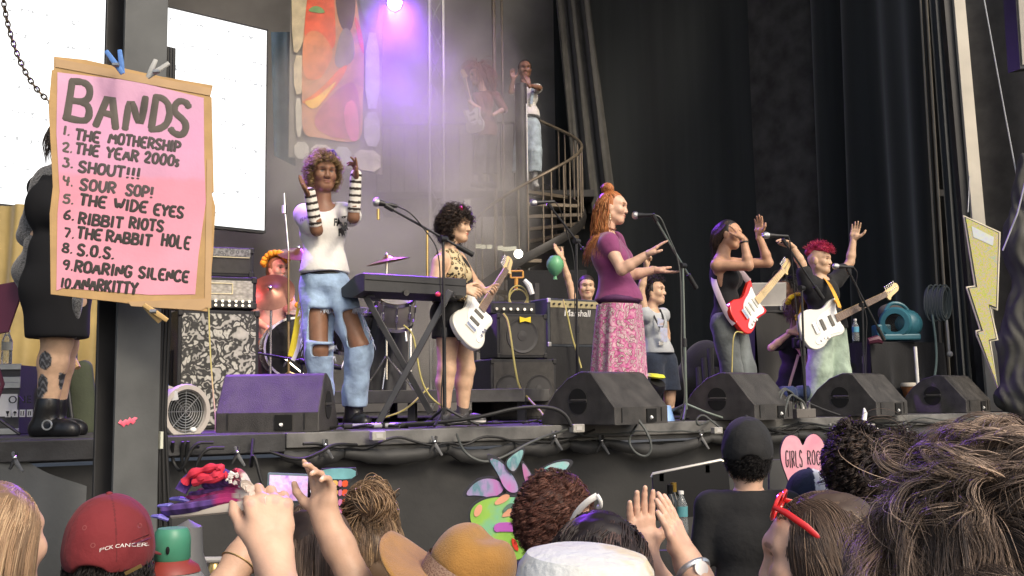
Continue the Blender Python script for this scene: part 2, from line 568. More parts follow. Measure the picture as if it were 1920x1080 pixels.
# ------------------------------------------------------------------ stroke lettering (hand painted signs)
GL = {
	'A': [[(0, 0), (.5, 1), (1, 0)], [(.2, .36), (.8, .36)]],
	'B': [[(.05, 0), (.05, 1)], [(-.05, .98), (.55, 1), (.85, .9), (.85, .65), (.6, .53), (.1, .52)], [(.5, .52), (.95, .42), (.98, .12), (.6, 0), (-.05, .02)]],
	'C': [[(.95, .85), (.7, 1), (.3, 1), (.02, .72), (.02, .28), (.3, 0), (.7, 0), (.97, .18)]],
	'D': [[(.08, 0), (.08, 1)], [(.0, 1), (.5, 1), (.98, .75), (.98, .28), (.5, 0), (0, 0)]],
	'E': [[(.95, 1), (.05, 1), (.05, 0), (.95, 0)], [(.05, .5), (.75, .5)]],
	'F': [[(.95, 1), (.05, 1), (.05, 0)], [(.05, .5), (.75, .5)]],
	'G': [[(.92, .85), (.65, 1), (.25, 1), (.02, .7), (.02, .28), (.3, 0), (.75, 0), (.95, .2), (.95, .45)], [(.55, .45), (1, .45)]],
	'H': [[(.05, 0), (.05, 1)], [(.95, 0), (.95, 1)], [(.05, .5), (.95, .5)]],
	'I': [[(.5, 0), (.5, 1)]],
	'K': [[(.08, 0), (.08, 1)], [(.9, 1), (.1, .45)], [(.3, .55), (.95, 0)]],
	'L': [[(.08, 1), (.08, 0), (.92, 0)]],
	'M': [[(0, 0), (.12, 1), (.5, .3), (.88, 1), (1, 0)]],
	'N': [[(.05, 0), (.05, 1), (.92, 0), (.92, 1)]],
	'O': [[(.5, 1), (.15, .92), (0, .5), (.15, .08), (.5, 0), (.85, .08), (1, .5), (.85, .92), (.5, 1)]],
	'P': [[(.08, 0), (.08, 1)], [(.0, 1), (.6, 1), (.95, .85), (.92, .58), (.55, .45), (.1, .45)]],
	'R': [[(.08, 0), (.08, 1)], [(.0, 1), (.6, 1), (.92, .85), (.9, .62), (.55, .5), (.1, .5)], [(.4, .5), (.95, 0)]],
	'S': [[(.9, .85), (.65, 1), (.25, 1), (.05, .8), (.15, .6), (.75, .42), (.95, .22), (.72, 0), (.25, 0), (.02, .15)]],
	'T': [[(0, 1), (1, 1)], [(.5, 1), (.5, 0)]],
	'U': [[(.05, 1), (.05, .3), (.3, 0), (.7, 0), (.95, .3), (.95, 1)]],
	'V': [[(0, 1), (.5, 0), (1, 1)]],
	'W': [[(0, 1), (.25, 0), (.5, .7), (.75, 0), (1, 1)]],
	'Y': [[(0, 1), (.5, .5), (1, 1)], [(.5, .5), (.5, 0)]],
	'0': [[(.5, 1), (.15, .9), (.05, .5), (.15, .1), (.5, 0), (.85, .1), (.95, .5), (.85, .9), (.5, 1)]],
	'1': [[(.5, 0), (.5, 1)]],
	'2': [[(.08, .8), (.3, 1), (.7, 1), (.9, .75), (.6, .4), (.05, .02), (.98, .02)]],
	'3': [[(.08, .95), (.9, .98), (.45, .62), (.85, .5), (.92, .2), (.55, 0), (.05, .1)]],
	'4': [[(.1, 1), (.1, .5), (.95, .5)], [(.75, .95), (.75, 0)]],
	'5': [[(.9, 1), (.15, 1), (.12, .55), (.6, .62), (.92, .4), (.85, .1), (.45, 0), (.05, .1)]],
	'6': [[(.8, 1), (.35, .8), (.05, .35), (.25, .02), (.7, 0), (.92, .25), (.7, .48), (.3, .45), (.08, .3)]],
	'7': [[(.05, 1), (.95, 1), (.45, 0)]],
	'8': [[(.5, .54), (.15, .68), (.15, .92), (.5, 1), (.85, .92), (.85, .68), (.5, .54), (.08, .32), (.12, .06), (.5, 0), (.88, .06), (.92, .32), (.5, .54)]],
	'9': [[(.9, .7), (.6, .5), (.2, .55), (.08, .8), (.3, 1), (.7, 1), (.9, .8), (.85, .3), (.6, 0)]],
	'!': [[(.5, 1), (.5, .3)], [(.5, .04), (.5, 0)]],
	'.': [[(.4, .03), (.5, 0)]],
	'*': [[(.5, .85), (.5, .4)], [(.3, .75), (.7, .5)], [(.7, .75), (.3, .5)]],
}
NARROW = {'I': .35, '!': .4, '.': .35, '1': .45, 's': .6, ' ': .55, '*': .6, 'M': 1.25, 'W': 1.3}
def lettering(mb, text, at, w, h, adv, slope=0., wt=.1, depth=.25, jitter=.03, n=None, seed=0):
	"""text on a plane; at(x,y) maps plane coordinates (x right, y up) to a point; n the plane normal."""
	r = random.Random(seed)
	x = 0.
	for ch in text:
		sc = .62 if ch == 's' else 1
		g = GL.get(ch.upper())
		k = NARROW.get(ch, 1.)
		cw = w * k
		if g:
			for st in g:
				pts = []
				for (a, b) in st:
					a += r.uniform(-jitter, jitter); b += r.uniform(-jitter, jitter)
					pts.append(Vector((x + a * cw * sc, b * h * sc + slope * (x + a * cw), 0)))
				pts = smoothpts(pts, 1 if len(pts) < 4 else 2)
				q = [at(p.x, p.y) for p in pts]
				rs = [wt * r.uniform(.92, 1.08) for _ in q]
				a0 = q[0] + (q[0] - q[1]).normalized() * wt * .5; a1 = q[-1] + (q[-1] - q[-2]).normalized() * wt * .5
				mb.tube([a0] + q + [a1], [wt * .6] + rs + [wt * .6], 8, flat=(n, depth))
		x += cw + adv
	return x
def text_mesh(name, s, size, origin, ex, ey, material, parent, ext=.002, arc=0., bold=0.):
	"""Printed lettering from the built-in typeface, as a mesh."""
	c = bpy.data.curves.new(name, 'FONT'); c.body = s; c.size = size; c.extrude = ext; c.align_x = 'CENTER'
	c.resolution_u = 3; c.offset = bold
	o = bpy.data.objects.new(name, c); COL.objects.link(o)
	dg = bpy.context.evaluated_depsgraph_get()
	me = bpy.data.meshes.new_from_object(o.evaluated_get(dg))
	v = np.zeros(len(me.vertices) * 3); me.vertices.foreach_get('co', v); v = v.reshape(-1, 3)
	fs = [list(p.vertices) for p in me.polygons]
	bpy.data.objects.remove(o); bpy.data.curves.remove(c); bpy.data.meshes.remove(me)
	ex = A(ex); ey = A(ey); ez = np.cross(ex, ey)
	yy = v[:, 1] - arc * v[:, 0] ** 2
	w = A(origin)[None] + v[:, :1] * ex + yy[:, None] * ey + v[:, 2:3] * ez
	return link(name, w, fs, material, parent, smooth=False)
# ------------------------------------------------------------------ shared materials
M_black = mat('black_paint', (.018, .018, .019), .45, var=.3, bump=.06, bscale=180)
M_blackmatte = mat('black_cloth', (.014, .014, .015), .95, var=.35, scale=3, bump=.25, bscale=40, sheen=.15)
M_deck = mat('deck_black', (.045, .044, .043), .7, var=.5, scale=4, bump=.2, bscale=50)
M_edge = mat('worn_grey_steel', (.12, .118, .112), .6, var=.4, scale=7, bump=.15, bscale=70)
M_edged = mat('dark_edge_steel', (.028, .028, .029), .55, var=.5, scale=7, bump=.15, bscale=70)
M_chrome = mat('chrome', (.75, .74, .72), .22, 1.0, var=.1)
M_steel = mat('dull_steel', (.42, .42, .41), .42, .9, var=.2)
M_rubber = mat('black_rubber', (.012, .012, .012), .6, var=.3)
M_white = mat('white_plastic', (.75, .74, .7), .4, var=.06)
M_greyp = mat('grey_plastic', (.38, .37, .35), .5, var=.12, bump=.05)
M_nearblack = mat('black_and_hole_shade', (.004, .004, .004), .9, var=.2)  # near-black for painted shade in holes and recesses, also plain black trim
# ------------------------------------------------------------------ ground, stage, roof
SA = math.atan(.62)
SU = Vector((cos(SA), sin(SA), 0)); SW = Vector((-sin(SA), cos(SA), 0))
SO = Vector((0, 6.75, 0))
def S(u, w, z): return SO + SU * u + SW * w + Vector((0, 0, z))
def edge_u(px):
	"""u coordinate of the stage edge under pixel column px"""
	k = (px - 960) / F
	Y = 6.75 / (1 - .62 * k)
	return (Vector((k * Y, Y, 0)) - SO).dot(SU)
g = MB()
g.grid(lambda u, v: Vector(((u - .5) * 400, (v - .5) * 400 + 60, .012 * sin(u * 900) * sin(v * 800))), 60, 60)
o = g.build('ground', mat('ground_asphalt', (.055, .053, .05), .9, var=.35, scale=2, bump=.3, bscale=120))
tag(o, 'dark asphalt ground in front of the stage', None, None, 'structure')
RS = Matrix.Rotation(SA, 3, 'Z')
st = thing('stage', 'black stage deck with worn grey front edge', 'stage', S(0, 0, 0)); st['kind'] = 'structure'
m = MB(); m.box(S(0, 8.03, 1.44), (30, 15.9, .12), RS); m.build('deck', M_deck, st, smooth=False)
uL = edge_u(535)
m = MB(); m.box(S((uL + 12) / 2, .03, 1.455), (12 - uL, .1, .085), RS); m.box(S((uL + 12) / 2, .05, 1.395), (12 - uL, .06, .03), RS)
m.build('edge_beam', M_edge, st, smooth=False, bevel=.006)
m = MB(); m.box(S((uL - 9) / 2 - .003, .03, 1.445), (9 + uL, .1, .105), RS)
m.build('edge_beam', M_edged, st, smooth=False, bevel=.006)
# valance rolled under the edge, and skirt cloth below
def skirt_fn(u, v):
	uu = -8 + 19 * u; z = 1.36 - 1.36 * v
	w = .05 + .03 * sin(uu * 2.1 + .6) * (.3 + v) + .018 * sin(uu * 5.3 + 2 * v) + .012 * sin(uu * 11 + 5 * v) * (1 - v)
	if uu < edge_u(300): z -= .0
	return S(uu, w + .05, z)
m = MB(); m.grid(skirt_fn, 240, 24)
M_skirt = mat('skirt_vinyl', (.027, .027, .026), .62, var=.25, scale=1.5, bump=.3, bscale=14)
o = m.build('stage_skirt', M_skirt); tag(o, 'dark grey vinyl skirt hanging below the stage edge', 'skirt')
m = MB()
u0 = edge_u(530)
for k, (a, b, sag) in enumerate([(530, 640, .03), (640, 830, .035), (830, 955, .06), (955, 1060, .03), (1060, 1130, .03), (1130, 1320, .075), (1320, 1480, .03), (1480, 1620, .03), (1620, 1800, .03)]):
	ua, ub = edge_u(a), edge_u(b)
	pts = []; rr = []
	for i in range(13):
		t = i / 12
		pts.append(S(ua + (ub - ua) * t, -.02 - .015 * sin(t * 9 + k), 1.375 - sag * sin(pi * t)))
		rr.append(.022 + .02 * sin(pi * t) + .004 * sin(i * 2.1 + k))
	m.tube(pts, rr, 10, flat=((0, 0, 1), 1.15))
o = m.build('skirt_fold', M_skirt); tag(o, 'rolled top of the vinyl skirt bunched along the stage edge', 'skirt fold')
# grey flap of cloth on the left, behind the column
m = MB()
def flapfn(u, v):
	px = -40 + 200 * u; top = 850 + 62 * max(0, (px - 25) / 120) ** .8
	p = G(px, 5.15 + .25 * u - .06 * sin(v * 5), 1.3)
	tz = P(px, top, 5.2).z
	return Vector((p.x, p.y + .02 * sin(px * .05 + v * 4), tz * (1 - v) + .02 * v))
m.grid(flapfn, 40, 20)
o = m.build('stage_flap', mat('flap_vinyl', (.075, .078, .075), .65, var=.25, scale=2, bump=.3, bscale=20)); tag(o, 'sagging grey cloth flap under the stage behind the steel column', 'cloth flap')
# unseen stage roof, put in above the picture to darken the back
rf = thing('shade_roof', 'unseen dark flat roof put above the whole stage for its shade', 'roof', S(0, 8, 11.5)); rf['kind'] = 'structure'
m = MB(); m.box(S(0, 8.5, 11.6), (34, 15, .2), RS); m.build('roof_slab', M_deck, rf, smooth=False)
# ------------------------------------------------------------------ back wall, screen, banner
M_wall = mat('haze_grey_wall', (.30, .285, .27), .85, var=.25, scale=1.2, bump=.1)  # grey raised so the wall colour carries part of the bright haze
def wallbox(p, q, z0, z1, th):
	"""upright slab from plan point p to q"""
	p, q = Vector(p), Vector(q); d = (q - p).normalized(); n = Vector((-d.y, d.x, 0))
	b = MB(); vs = []
	for z in (z0, z1):
		for a in (p, q, q + n * th, p + n * th): vs.append(Vector((a.x, a.y, z)))
	b.add(vs, [[3, 2, 1, 0], [4, 5, 6, 7], [0, 1, 5, 4], [1, 2, 6, 5], [2, 3, 7, 6], [3, 0, 4, 7]]); return b
o = wallbox((-9, 14.6, 0), (1.6, 17.6, 0), 1.4, 11.4, .2).build('back_wall', M_wall, smooth=False); tag(o, 'wall lightened to a haze grey closing the back of the stage behind the smoke', 'wall')
o = wallbox((1.6, 17.6, 0), G(1700, 13.7), 1.4, 11.4, .2).build('back_wall', M_deck, smooth=False); tag(o, 'black wall behind the tall velvet curtain', 'wall')
o = wallbox((-9.5, 3.2, 0), (-9.05, 14.6, 0), 0, 11.4, .2).build('side_wall', M_deck, smooth=False); tag(o, 'black wall closing the left side of the stage', 'wall')
o = wallbox(G(1690, 13.6), G(2150, 10.6), 1.4, 11.4, .2).build('side_wall', M_deck, smooth=False); tag(o, 'black wall behind the beige post at the right end of the stage', 'wall')
# white LED screen
def scr(px, yT, yB):
	return px
sr = P(500, 58, 13.0); srb = P(500, 432, 13.0)
sl = P(-60, -66, 10.75)
slx = sl.x; sly = sl.y
zt, zb = sr.z, srb.z
scr_th = thing('video_screen', 'big white lit video screen with faint lines of text', 'screen', (slx, sly, zb))
M_scr = bpy.data.materials.new('lit_screen'); M_scr.use_nodes = True
nt = M_scr.node_tree; bs = nt.nodes["Principled BSDF"]; bs.inputs['Base Color'].default_value = (.02, .02, .02, 1)
tc = _n(nt, "ShaderNodeTexCoord"); sp = _n(nt, "ShaderNodeSeparateXYZ"); nt.links.new(tc.outputs['UV'], sp.inputs[0])
wv = _n(nt, "ShaderNodeMath", operation='MULTIPLY'); wv.inputs[1].default_value = 9.0; nt.links.new(sp.outputs['Y'], wv.inputs[0])
fr = _n(nt, "ShaderNodeMath", operation='FRACT'); nt.links.new(wv.outputs[0], fr.inputs[0])
gt = _n(nt, "ShaderNodeMath", operation='COMPARE'); gt.inputs[1].default_value = .5; gt.inputs[2].default_value = .12; nt.links.new(fr.outputs[0], gt.inputs[0])
mp = _n(nt, "ShaderNodeMapping"); mp.inputs['Scale'].default_value = (60, 40, 1); nt.links.new(tc.outputs['UV'], mp.inputs[0])
nz = _n(nt, "ShaderNodeTexNoise"); nz.inputs['Scale'].default_value = 1.2; nz.inputs['Detail'].default_value = 3; nt.links.new(mp.outputs[0], nz.inputs['Vector'])
g2 = _n(nt, "ShaderNodeMath", operation='GREATER_THAN'); g2.inputs[1].default_value = .6; nt.links.new(nz.outputs['Fac'], g2.inputs[0])
ml = _n(nt, "ShaderNodeMath", operation='MULTIPLY'); nt.links.new(gt.outputs[0], ml.inputs[0]); nt.links.new(g2.outputs[0], ml.inputs[1])
mxs = _n(nt, "ShaderNodeMix", data_type='RGBA'); mxs.inputs['A'].default_value = (1, 1, 1, 1); mxs.inputs['B'].default_value = (.36, .37, .38, 1)
nt.links.new(ml.outputs[0], mxs.inputs['Factor']); nt.links.new(mxs.outputs['Result'], bs.inputs['Emission Color'])
bs.inputs['Emission Strength'].default_value = 1.15
me = bpy.data.meshes.new('panel')
sd_ = Vector((sr.x - slx, sr.y - sly, 0)).normalized(); sn_ = Vector((sd_.y, -sd_.x, 0))
vs = [Vector((slx, sly, zb)), Vector((sr.x, sr.y, zb)), Vector((sr.x, sr.y, zt)), Vector((slx, sly, zt))]
me.from_pydata([tuple(v - Vector((slx, sly, zb))) for v in vs], [], [(0, 1, 2, 3)])
uvl = me.uv_layers.new(name='UVMap')
for i, uv in enumerate([(0, 0), (1, 0), (1, 1), (0, 1)]): uvl.data[i].uv = uv
me.materials.append(M_scr)
po = bpy.data.objects.new('panel', me); COL.objects.link(po); po.parent = scr_th
mid = (vs[0] + vs[2]) / 2; Lw = (vs[1] - vs[0]).length; Rw = Matrix.Rotation(math.atan2(sd_.y, sd_.x), 3, 'Z')
m = MB(); m.box(mid - sn_ * .07, (Lw + .06, .1, zt - zb + .06), Rw); m.build('cabinet', M_black, scr_th, smooth=False)
m = MB(); m.box(Vector((mid.x, mid.y, zb - .1)) - sn_ * .07 - sd_ * Lw * .22, (Lw * .55, .12, .17), Rw); m.build('bottom_bar', M_black, scr_th, smooth=False)
# gold cloth at the left, behind the sign
m = MB()
def goldfn(u, v):
	p = G(-140 + 400 * u, 8.6 + .25 * u)
	return Vector((p.x, p.y + .05 * sin(u * 26) + .02 * sin(u * 57 + v * 4), 1.5 + (P(100, 380, 8.6).z - 1.5) * (1 - v)))
m.grid(goldfn, 120, 10)
o = m.build('gold_curtain', mat('gold_satin', (.30, .22, .075), .5, var=.25, scale=3, bump=.2, bscale=12, sheen=.3)); tag(o, 'mustard gold cloth hung below the video screen', 'curtain')
# painted banner with stone border and flame
bY = 13.3
m = MB()
def bq(px, py): return P(px, py, bY)
ban = thing('painted_banner', 'hanging painted banner of a flame framed by stone blocks', 'banner', P(630, 330, bY))
m = MB(); m.grid(lambda u, v: P(545 + 172 * u - 4 * v * (1 - u), -60 + (354 + 34 * u) * v, bY + .02 * sin(u * 9)), 24, 30)
m.build('cloth', mat('banner_stone', (.26, .24, .21), .85, var=.3, scale=3, bump=.1), ban)
m = MB()
stones = [[(546, -50), (590, -50), (574, 60), (560, 100), (548, 96)], [(550, 104), (572, 104), (568, 175), (552, 178)], [(553, 184), (566, 184), (566, 255), (556, 258)],
          [(552, 266), (578, 266), (580, 300), (552, 296)], [(583, 270), (622, 272), (622, 305), (584, 301)], [(627, 274), (658, 276), (660, 312), (627, 307)], [(664, 280), (713, 282), (714, 324), (664, 316)],
          [(683, 210), (712, 210), (713, 276), (682, 272)], [(686, 60), (711, 62), (712, 204), (684, 204)], [(664, -50), (710, -50), (710, 54), (684, 50)]]
scol = [(.62, .52, .33), (.64, .55, .38), (.58, .56, .45), (.55, .53, .47), (.6, .56, .5), (.5, .5, .55), (.58, .54, .5), (.5, .48, .55), (.48, .45, .6), (.2, .22, .27)]
for q, c in zip(stones, scol):
	m.col = c
	pts = smoothpts([Vector((a, b, 0)) for a, b in q], 1, True)
	vs = [P(p.x, p.y, bY - .03) for p in pts]; m.add(vs, [list(range(len(vs)))])
def blob(q, c, off, it=2):
	m.col = c
	pts = smoothpts([Vector((a, b, 0)) for a, b in q], it, True)
	vs = [P(p.x, p.y, bY - off) for p in pts]; m.add(vs, [list(range(len(vs)))])
blob([(592, -50), (660, -50), (676, 50), (684, 110), (680, 200), (680, 262), (650, 268), (600, 258), (566, 255), (566, 190), (566, 100), (572, 30)], (.6, .3, .17), 0.034)
blob([(582, -50), (624, -50), (630, 60), (628, 90), (612, 96), (590, 60), (570, 80), (572, 30)], (.8, .14, .07), 0.038)
blob([(572, 60), (600, 56), (628, 96), (612, 130), (600, 150), (570, 150), (566, 100)], (.75, .26, .12), 0.042)
blob([(626, -50), (664, -50), (668, 20), (655, 70), (632, 40)], (.10, .06, .08), 0.040)
blob([(640, 50), (660, 56), (668, 110), (640, 130), (624, 120)], (.3, .25, .22), 0.043)
blob([(662, 20), (680, 60), (684, 110), (672, 80)], (.75, .12, .06), 0.045)
blob([(578, 18), (590, 10), (604, 14), (612, 26), (580, 22)], (.2, .38, .14), 0.047)
blob([(566, 190), (590, 176), (618, 150), (634, 130), (655, 118), (640, 150), (618, 176), (590, 207), (570, 194)], (.85, .22, .03), 0.046)
blob([(566, 190), (590, 186), (622, 158), (634, 150), (612, 180), (590, 209)], (.95, .55, .05), 0.050)
blob([(590, 212), (640, 160), (668, 150), (678, 220), (672, 262), (620, 258), (590, 240)], (.5, .17, .2), 0.041)
blob([(640, 200), (668, 180), (676, 262), (655, 268)], (.75, .22, .33), 0.048)
m.build('painting', mat('banner_paint', rough=.85, var=.22, scale=6, attr=True), ban, smooth=False, cols=True)
m = MB(); m.tube([P(540, -70, bY), P(722, -70, bY)], .025); m.build('rail', M_black, ban)
# dark blue cloth edge hanging left of the banner
m = MB(); m.grid(lambda u, v: P(508 + 40 * u + 6 * v, 60 + (232 + 20 * u) * v, bY + .12 + .03 * sin(u * 7)), 16, 10)
o = m.build('blue_cloth', mat('blue_grey_cloth', (.08, .12, .16), .9, var=.2)); tag(o, 'dull blue cloth hanging beside the flame banner', 'cloth')
# ------------------------------------------------------------------ black curtains
M_curt = mat('black_velvet', (.023, .026, .027), .95, var=.22, scale=5, bump=.1, sheen=.3, stretch=(1, 1, .04), spec=.2)
M_curt2 = mat('faded_velvet', (.05, .048, .045), .95, var=.3, scale=1.2, bump=.1, sheen=.25, spec=.2)
def curtain(name, label, a, b, top, amp, n, M, seed, gather=0.):
	a, b = Vector(a), Vector(b); d = (b - a); L = d.length; d.normalize(); nn = Vector((-d.y, d.x, 0)); r = random.Random(seed)
	ph = [(r.uniform(0, 6.28), r.uniform(.6, 1.5), r.uniform(.4, 1)) for _ in range(5)]
	b_ = MB()
	def fn(u, v):
		s = u * L; o_ = 0
		for k, (p, f, w) in enumerate(ph): o_ += w * sin(s * f * n + p + .35 * sin(v * 3 + k))
		o_ = amp * o_ * (.45 + .55 * v) / 2
		q = a + d * s + nn * o_
		return Vector((q.x, q.y, top * (1 - v) + 1.505 * v))
	b_.grid(fn, int(L * 38), 16)
	o_ = b_.build(name, M); return tag(o_, label, 'curtain')
cA = G(1050, 16.2); cB = G(1520, 15.2); cC = G(1775, 11.6)
curtain('black_curtain', 'tall black velvet curtain behind the right half of the stage', cA, cB, 9.3, .26, 3.6, M_curt, 3)
curtain('black_curtain', 'charcoal curtain side wing behind the coiled cables', cB + V(.02, -.04, 0), cC, 9.3, .15, 5.5, M_curt, 5)
gA = G(1042, 15.6); gB = G(1112, 15.9)
m = MB()
def gfn(u, v):
	px = (1035 + 60 * u) + (45 + 18 * u) * v
	p = P(px, -80 + 480 * v, 15.6 - .12 * sin(u * 17) - .05 * sin(u * 31 + v * 3))
	return p
m.grid(gfn, 60, 24)
o = m.build('grey_drape', mat('grey_drape', (.06, .057, .05), .9, var=.3, sheen=.2)); tag(o, 'faded grey drape slanting beside the spiral stair', 'drape')
curtain('wing_curtain', 'dull grey curtain at the far right beyond the beige post', G(1800, 10.9), G(2080, 9.9), 8.5, .06, 9, mat('wing_grey', (.05, .047, .043), .95, var=.3, sheen=.2), 9)
m = MB(); 
for k, (x0, x1) in enumerate(((1738, 1783),)):
	m.grid(lambda u, v: P(x0 + (x1 - x0) * u + 62 * v, -60 + 830 * v, 10.6 + .04 * sin(u * 20)), 12, 8)
o = m.build('dark_flat', M_curt); tag(o, 'narrow black flat standing left of the beige post', 'flat')
for k, px in enumerate((1722, 1733)):
	m = MB(); m.tube([P(px, -60, 10.9), P(px + 46 + 2 * k, 720, 10.9)], .012 + .004 * k)
	o = m.build('stage_pipe', mat('pipe_bronze', (.2, .18, .15), .45, .6)); tag(o, ['thin metal pipe running up the black side curtain', 'thicker bronze pipe running up along the black flat'][k], 'pipe')
pt = thing('steel_post', 'steel post with its lit flange painted beige behind the lightning bolt', 'post', P(1866, 775, 10.0))
def strip(b, x0, x1, x2, x3, y0, y1, Y, dy):
	a = [P(x0, y0, Y), P(x1, y0, Y), P(x3, y1, Y), P(x2, y1, Y)]
	c = [q + Vector((0, dy, 0)) for q in a]
	b.add(a + c, [[3, 2, 1, 0], [4, 5, 6, 7], [0, 1, 5, 4], [1, 2, 6, 5], [2, 3, 7, 6], [3, 0, 4, 7]])
m = MB(); strip(m, 1784, 1804, 1854, 1880, -60, 772, 10.0, .18); m.build('flange', mat('lit_flange_beige', (.50, .46, .38), .55, var=.15, scale=3), pt, smooth=False)  # beige stands for light falling on the flange, painted into its colour
m = MB(); strip(m, 1765, 1783, 1836, 1853, -60, 772, 10.05, .1); m.build('web', M_black, pt, smooth=False)
# wrapped grey cloth and rope at the far right edge
sdf = SDF()
for a, b, ra, rb in [((1925, 300), (1912, 440), .08, .12), ((1912, 460), (1922, 500), .15, .15), ((1922, 520), (1906, 640), .08, .14), ((1950, 520), (1955, 720), .2, .3), ((1906, 640), (1900, 740), .10, .13), ((1900, 740), (1925, 775), .12, .12)]:
	sdf.cone(P(*a, 9.5), P(*b, 9.5), ra, rb, k=.08)
o = sdf.build('tied_drape', mat('tarp_grey', (.075, .073, .066), .85, var=.2, bump=.3, bscale=18), None, .022, fold=folds(.03, (14, 14, 3), 4)); tag(o, 'bunched grey tarpaulin tied up at the right edge of the stage', 'tarpaulin')
m = MB(); m.tube([P(1930, 310, 9), P(1908, 400, 9), P(1880, 470, 9)], .008); o = m.build('rope', M_steel); tag(o, 'thin rope slanting above the tied tarpaulin', 'rope')
m = MB(); m.tube([P(1838, -40, 9.6), P(1880, 190, 9.6), P(1912, 360, 9.6)], .006); o = m.build('hoist_cable', M_steel); tag(o, 'long straight hoist cable at the upper right', 'cable')
sp_ = thing('hung_speaker', 'dark loudspeaker with pale edge at the upper right corner', 'loudspeaker', P(1925, 120, 8.4))
m = MB(); m.prism([(0, 0), (.5, .1), (.5, 1.1), (0, .9)], P(1911, 130, 8.4), V(.9, .4, 0), V(0, 0, 1), -.1, .01); m.build('cabinet', M_black, sp_, smooth=False)
m = MB(); m.prism([(.03, .04), (.47, .13), (.47, 1.05), (.03, .87)], P(1911, 130, 8.4) + V(.004, -.012, 0), V(.9, .4, 0), V(0, 0, 1), -.012); m.build('grille', mat('pale_grille', (.3, .28, .24), .7), sp_, smooth=False)
# ------------------------------------------------------------------ spiral stair, tower, smoke
SY = 14.5
sc0 = G(985, SY)
SR = .86
M_iron = mat('painted_iron', (.16, .13, .095), .45, .5, var=.25)
M_irond = mat('dark_iron', (.03, .028, .026), .5, .3, var=.25)
stair = thing('spiral_stair', 'iron spiral stair with curved handrail at the back of the stage', 'stair', sc0)
def hz(th): return 4.27 + .73 * th / (pi / 2)
def hp(th, r=SR, dz=0.): return Vector((sc0.x + r * cos(th), sc0.y + r * sin(th), hz(th) + dz))
m = MB(); m.cyl(sc0 + V(0, 0, 0), V(sc0.x, sc0.y, P(980, 158, SY).z), .085, n=20); m.build('centre_pole', M_irond, stair)
m = MB(); m.cyl(sc0 + V(.075, -.06, 0), V(sc0.x + .075, sc0.y - .06, P(980, 158, SY).z - .3), .014, n=8); m.build('pole_conduit', M_steel, stair)
th = radians(38); step = radians(22.5)
while hz(th) > 1.6:
	m = MB(); vs = []
	for z in (0, -.045):
		for a, r in ((th, .09), (th, SR), (th + step / 2, SR * 1.0), (th + step, SR), (th + step, .09)):
			vs.append(Vector((sc0.x + r * cos(a), sc0.y + r * sin(a), hz(th) + z)))
	m.add(vs, [[0, 1, 2, 3, 4], [9, 8, 7, 6, 5], [0, 5, 6, 1], [1, 6, 7, 2], [2, 7, 8, 3], [3, 8, 9, 4], [4, 9, 5, 0]])
	m.build('tread', M_iron, stair, smooth=False)
	m = MB(); m.cyl(hp(th + .05, SR - .02, 0), hp(th + .05, SR - .02, .92), .011, n=8); m.cyl(hp(th + step / 2, SR - .02, 0), hp(th + step / 2, SR - .02, .92), .011, n=8)
	m.build('baluster', M_iron, stair)
	th -= step
m = MB(); m.tube([hp(radians(70 - 6 * i), SR - .02, .92) for i in range(66)], .022, 8); m.build('handrail', M_iron, stair)
m = MB(); m.tube([hp(radians(70 - 6 * i), SR, -.06) for i in range(66)], .03, 6, flat=((0, 0, 1), 2.2)); m.build('stringer', M_irond, stair)
plat = thing('balcony', 'dark balcony floor with thin railing beside the stair top', 'balcony', V(sc0.x, sc0.y + 1.4, 4.6))
pz = hz(radians(38)) + .1
m = MB(); m.box((sc0.x - .55, sc0.y + 1.35, pz - .06), (3.2, 1.6, .1)); m.build('floor', M_irond, plat, smooth=False)
for i in range(16):
	x = sc0.x - 2.1 + i * .2
	if x > sc0.x - .1 : continue
	m = MB(); m.cyl((x, sc0.y + .58, pz), (x, sc0.y + .58, pz + 1.0), .01, n=6); m.build('baluster', M_irond, plat)
m = MB(); m.tube([(sc0.x - 2.12, sc0.y + .58, pz + 1.0), (sc0.x - .1, sc0.y + .58, pz + 1.0)], .02); m.build('rail', M_irond, plat)
def truss(name, label, px, Y, w, z1):
	t = thing(name, label, 'truss', G(px, Y)); b = G(px, Y)
	cs = [(-w, -w), (w, -w), (w, w), (-w, w)]
	for x, y in cs:
		m_ = MB(); m_.cyl(b + V(x, y, 0), V(b.x + x, b.y + y, z1), .022, n=8); m_.build('chord', M_steel, t)
	m_ = MB(); z = b.z; k = 0
	while z < z1 - .4:
		for i in range(4):
			a, c = cs[i], cs[(i + 1) % 4]
			if k % 2: a, c = c, a
			m_.cyl(V(b.x + a[0], b.y + a[1], z), V(b.x + c[0], b.y + c[1], z + .4), .01, n=6)
		z += .4; k += 1
	m_.build('lacing', M_steel, t)
truss('truss_tower', 'upright lattice truss fading in the smoke behind the guitarist', 822, 15.0, .1, 9.2)
for k, (px, r_) in enumerate(((934, .03), (950, .018))):
	m = MB(); b = G(px, 15.0); m.cyl(b, b + V(0, 0, 7.5), r_, n=10); o = m.build('upright_pipe', M_iron)
	tag(o, ['upright pipe with couplings just left of the stair pole', 'slim upright conduit between the pipe and the stair pole'][k], 'pipe')
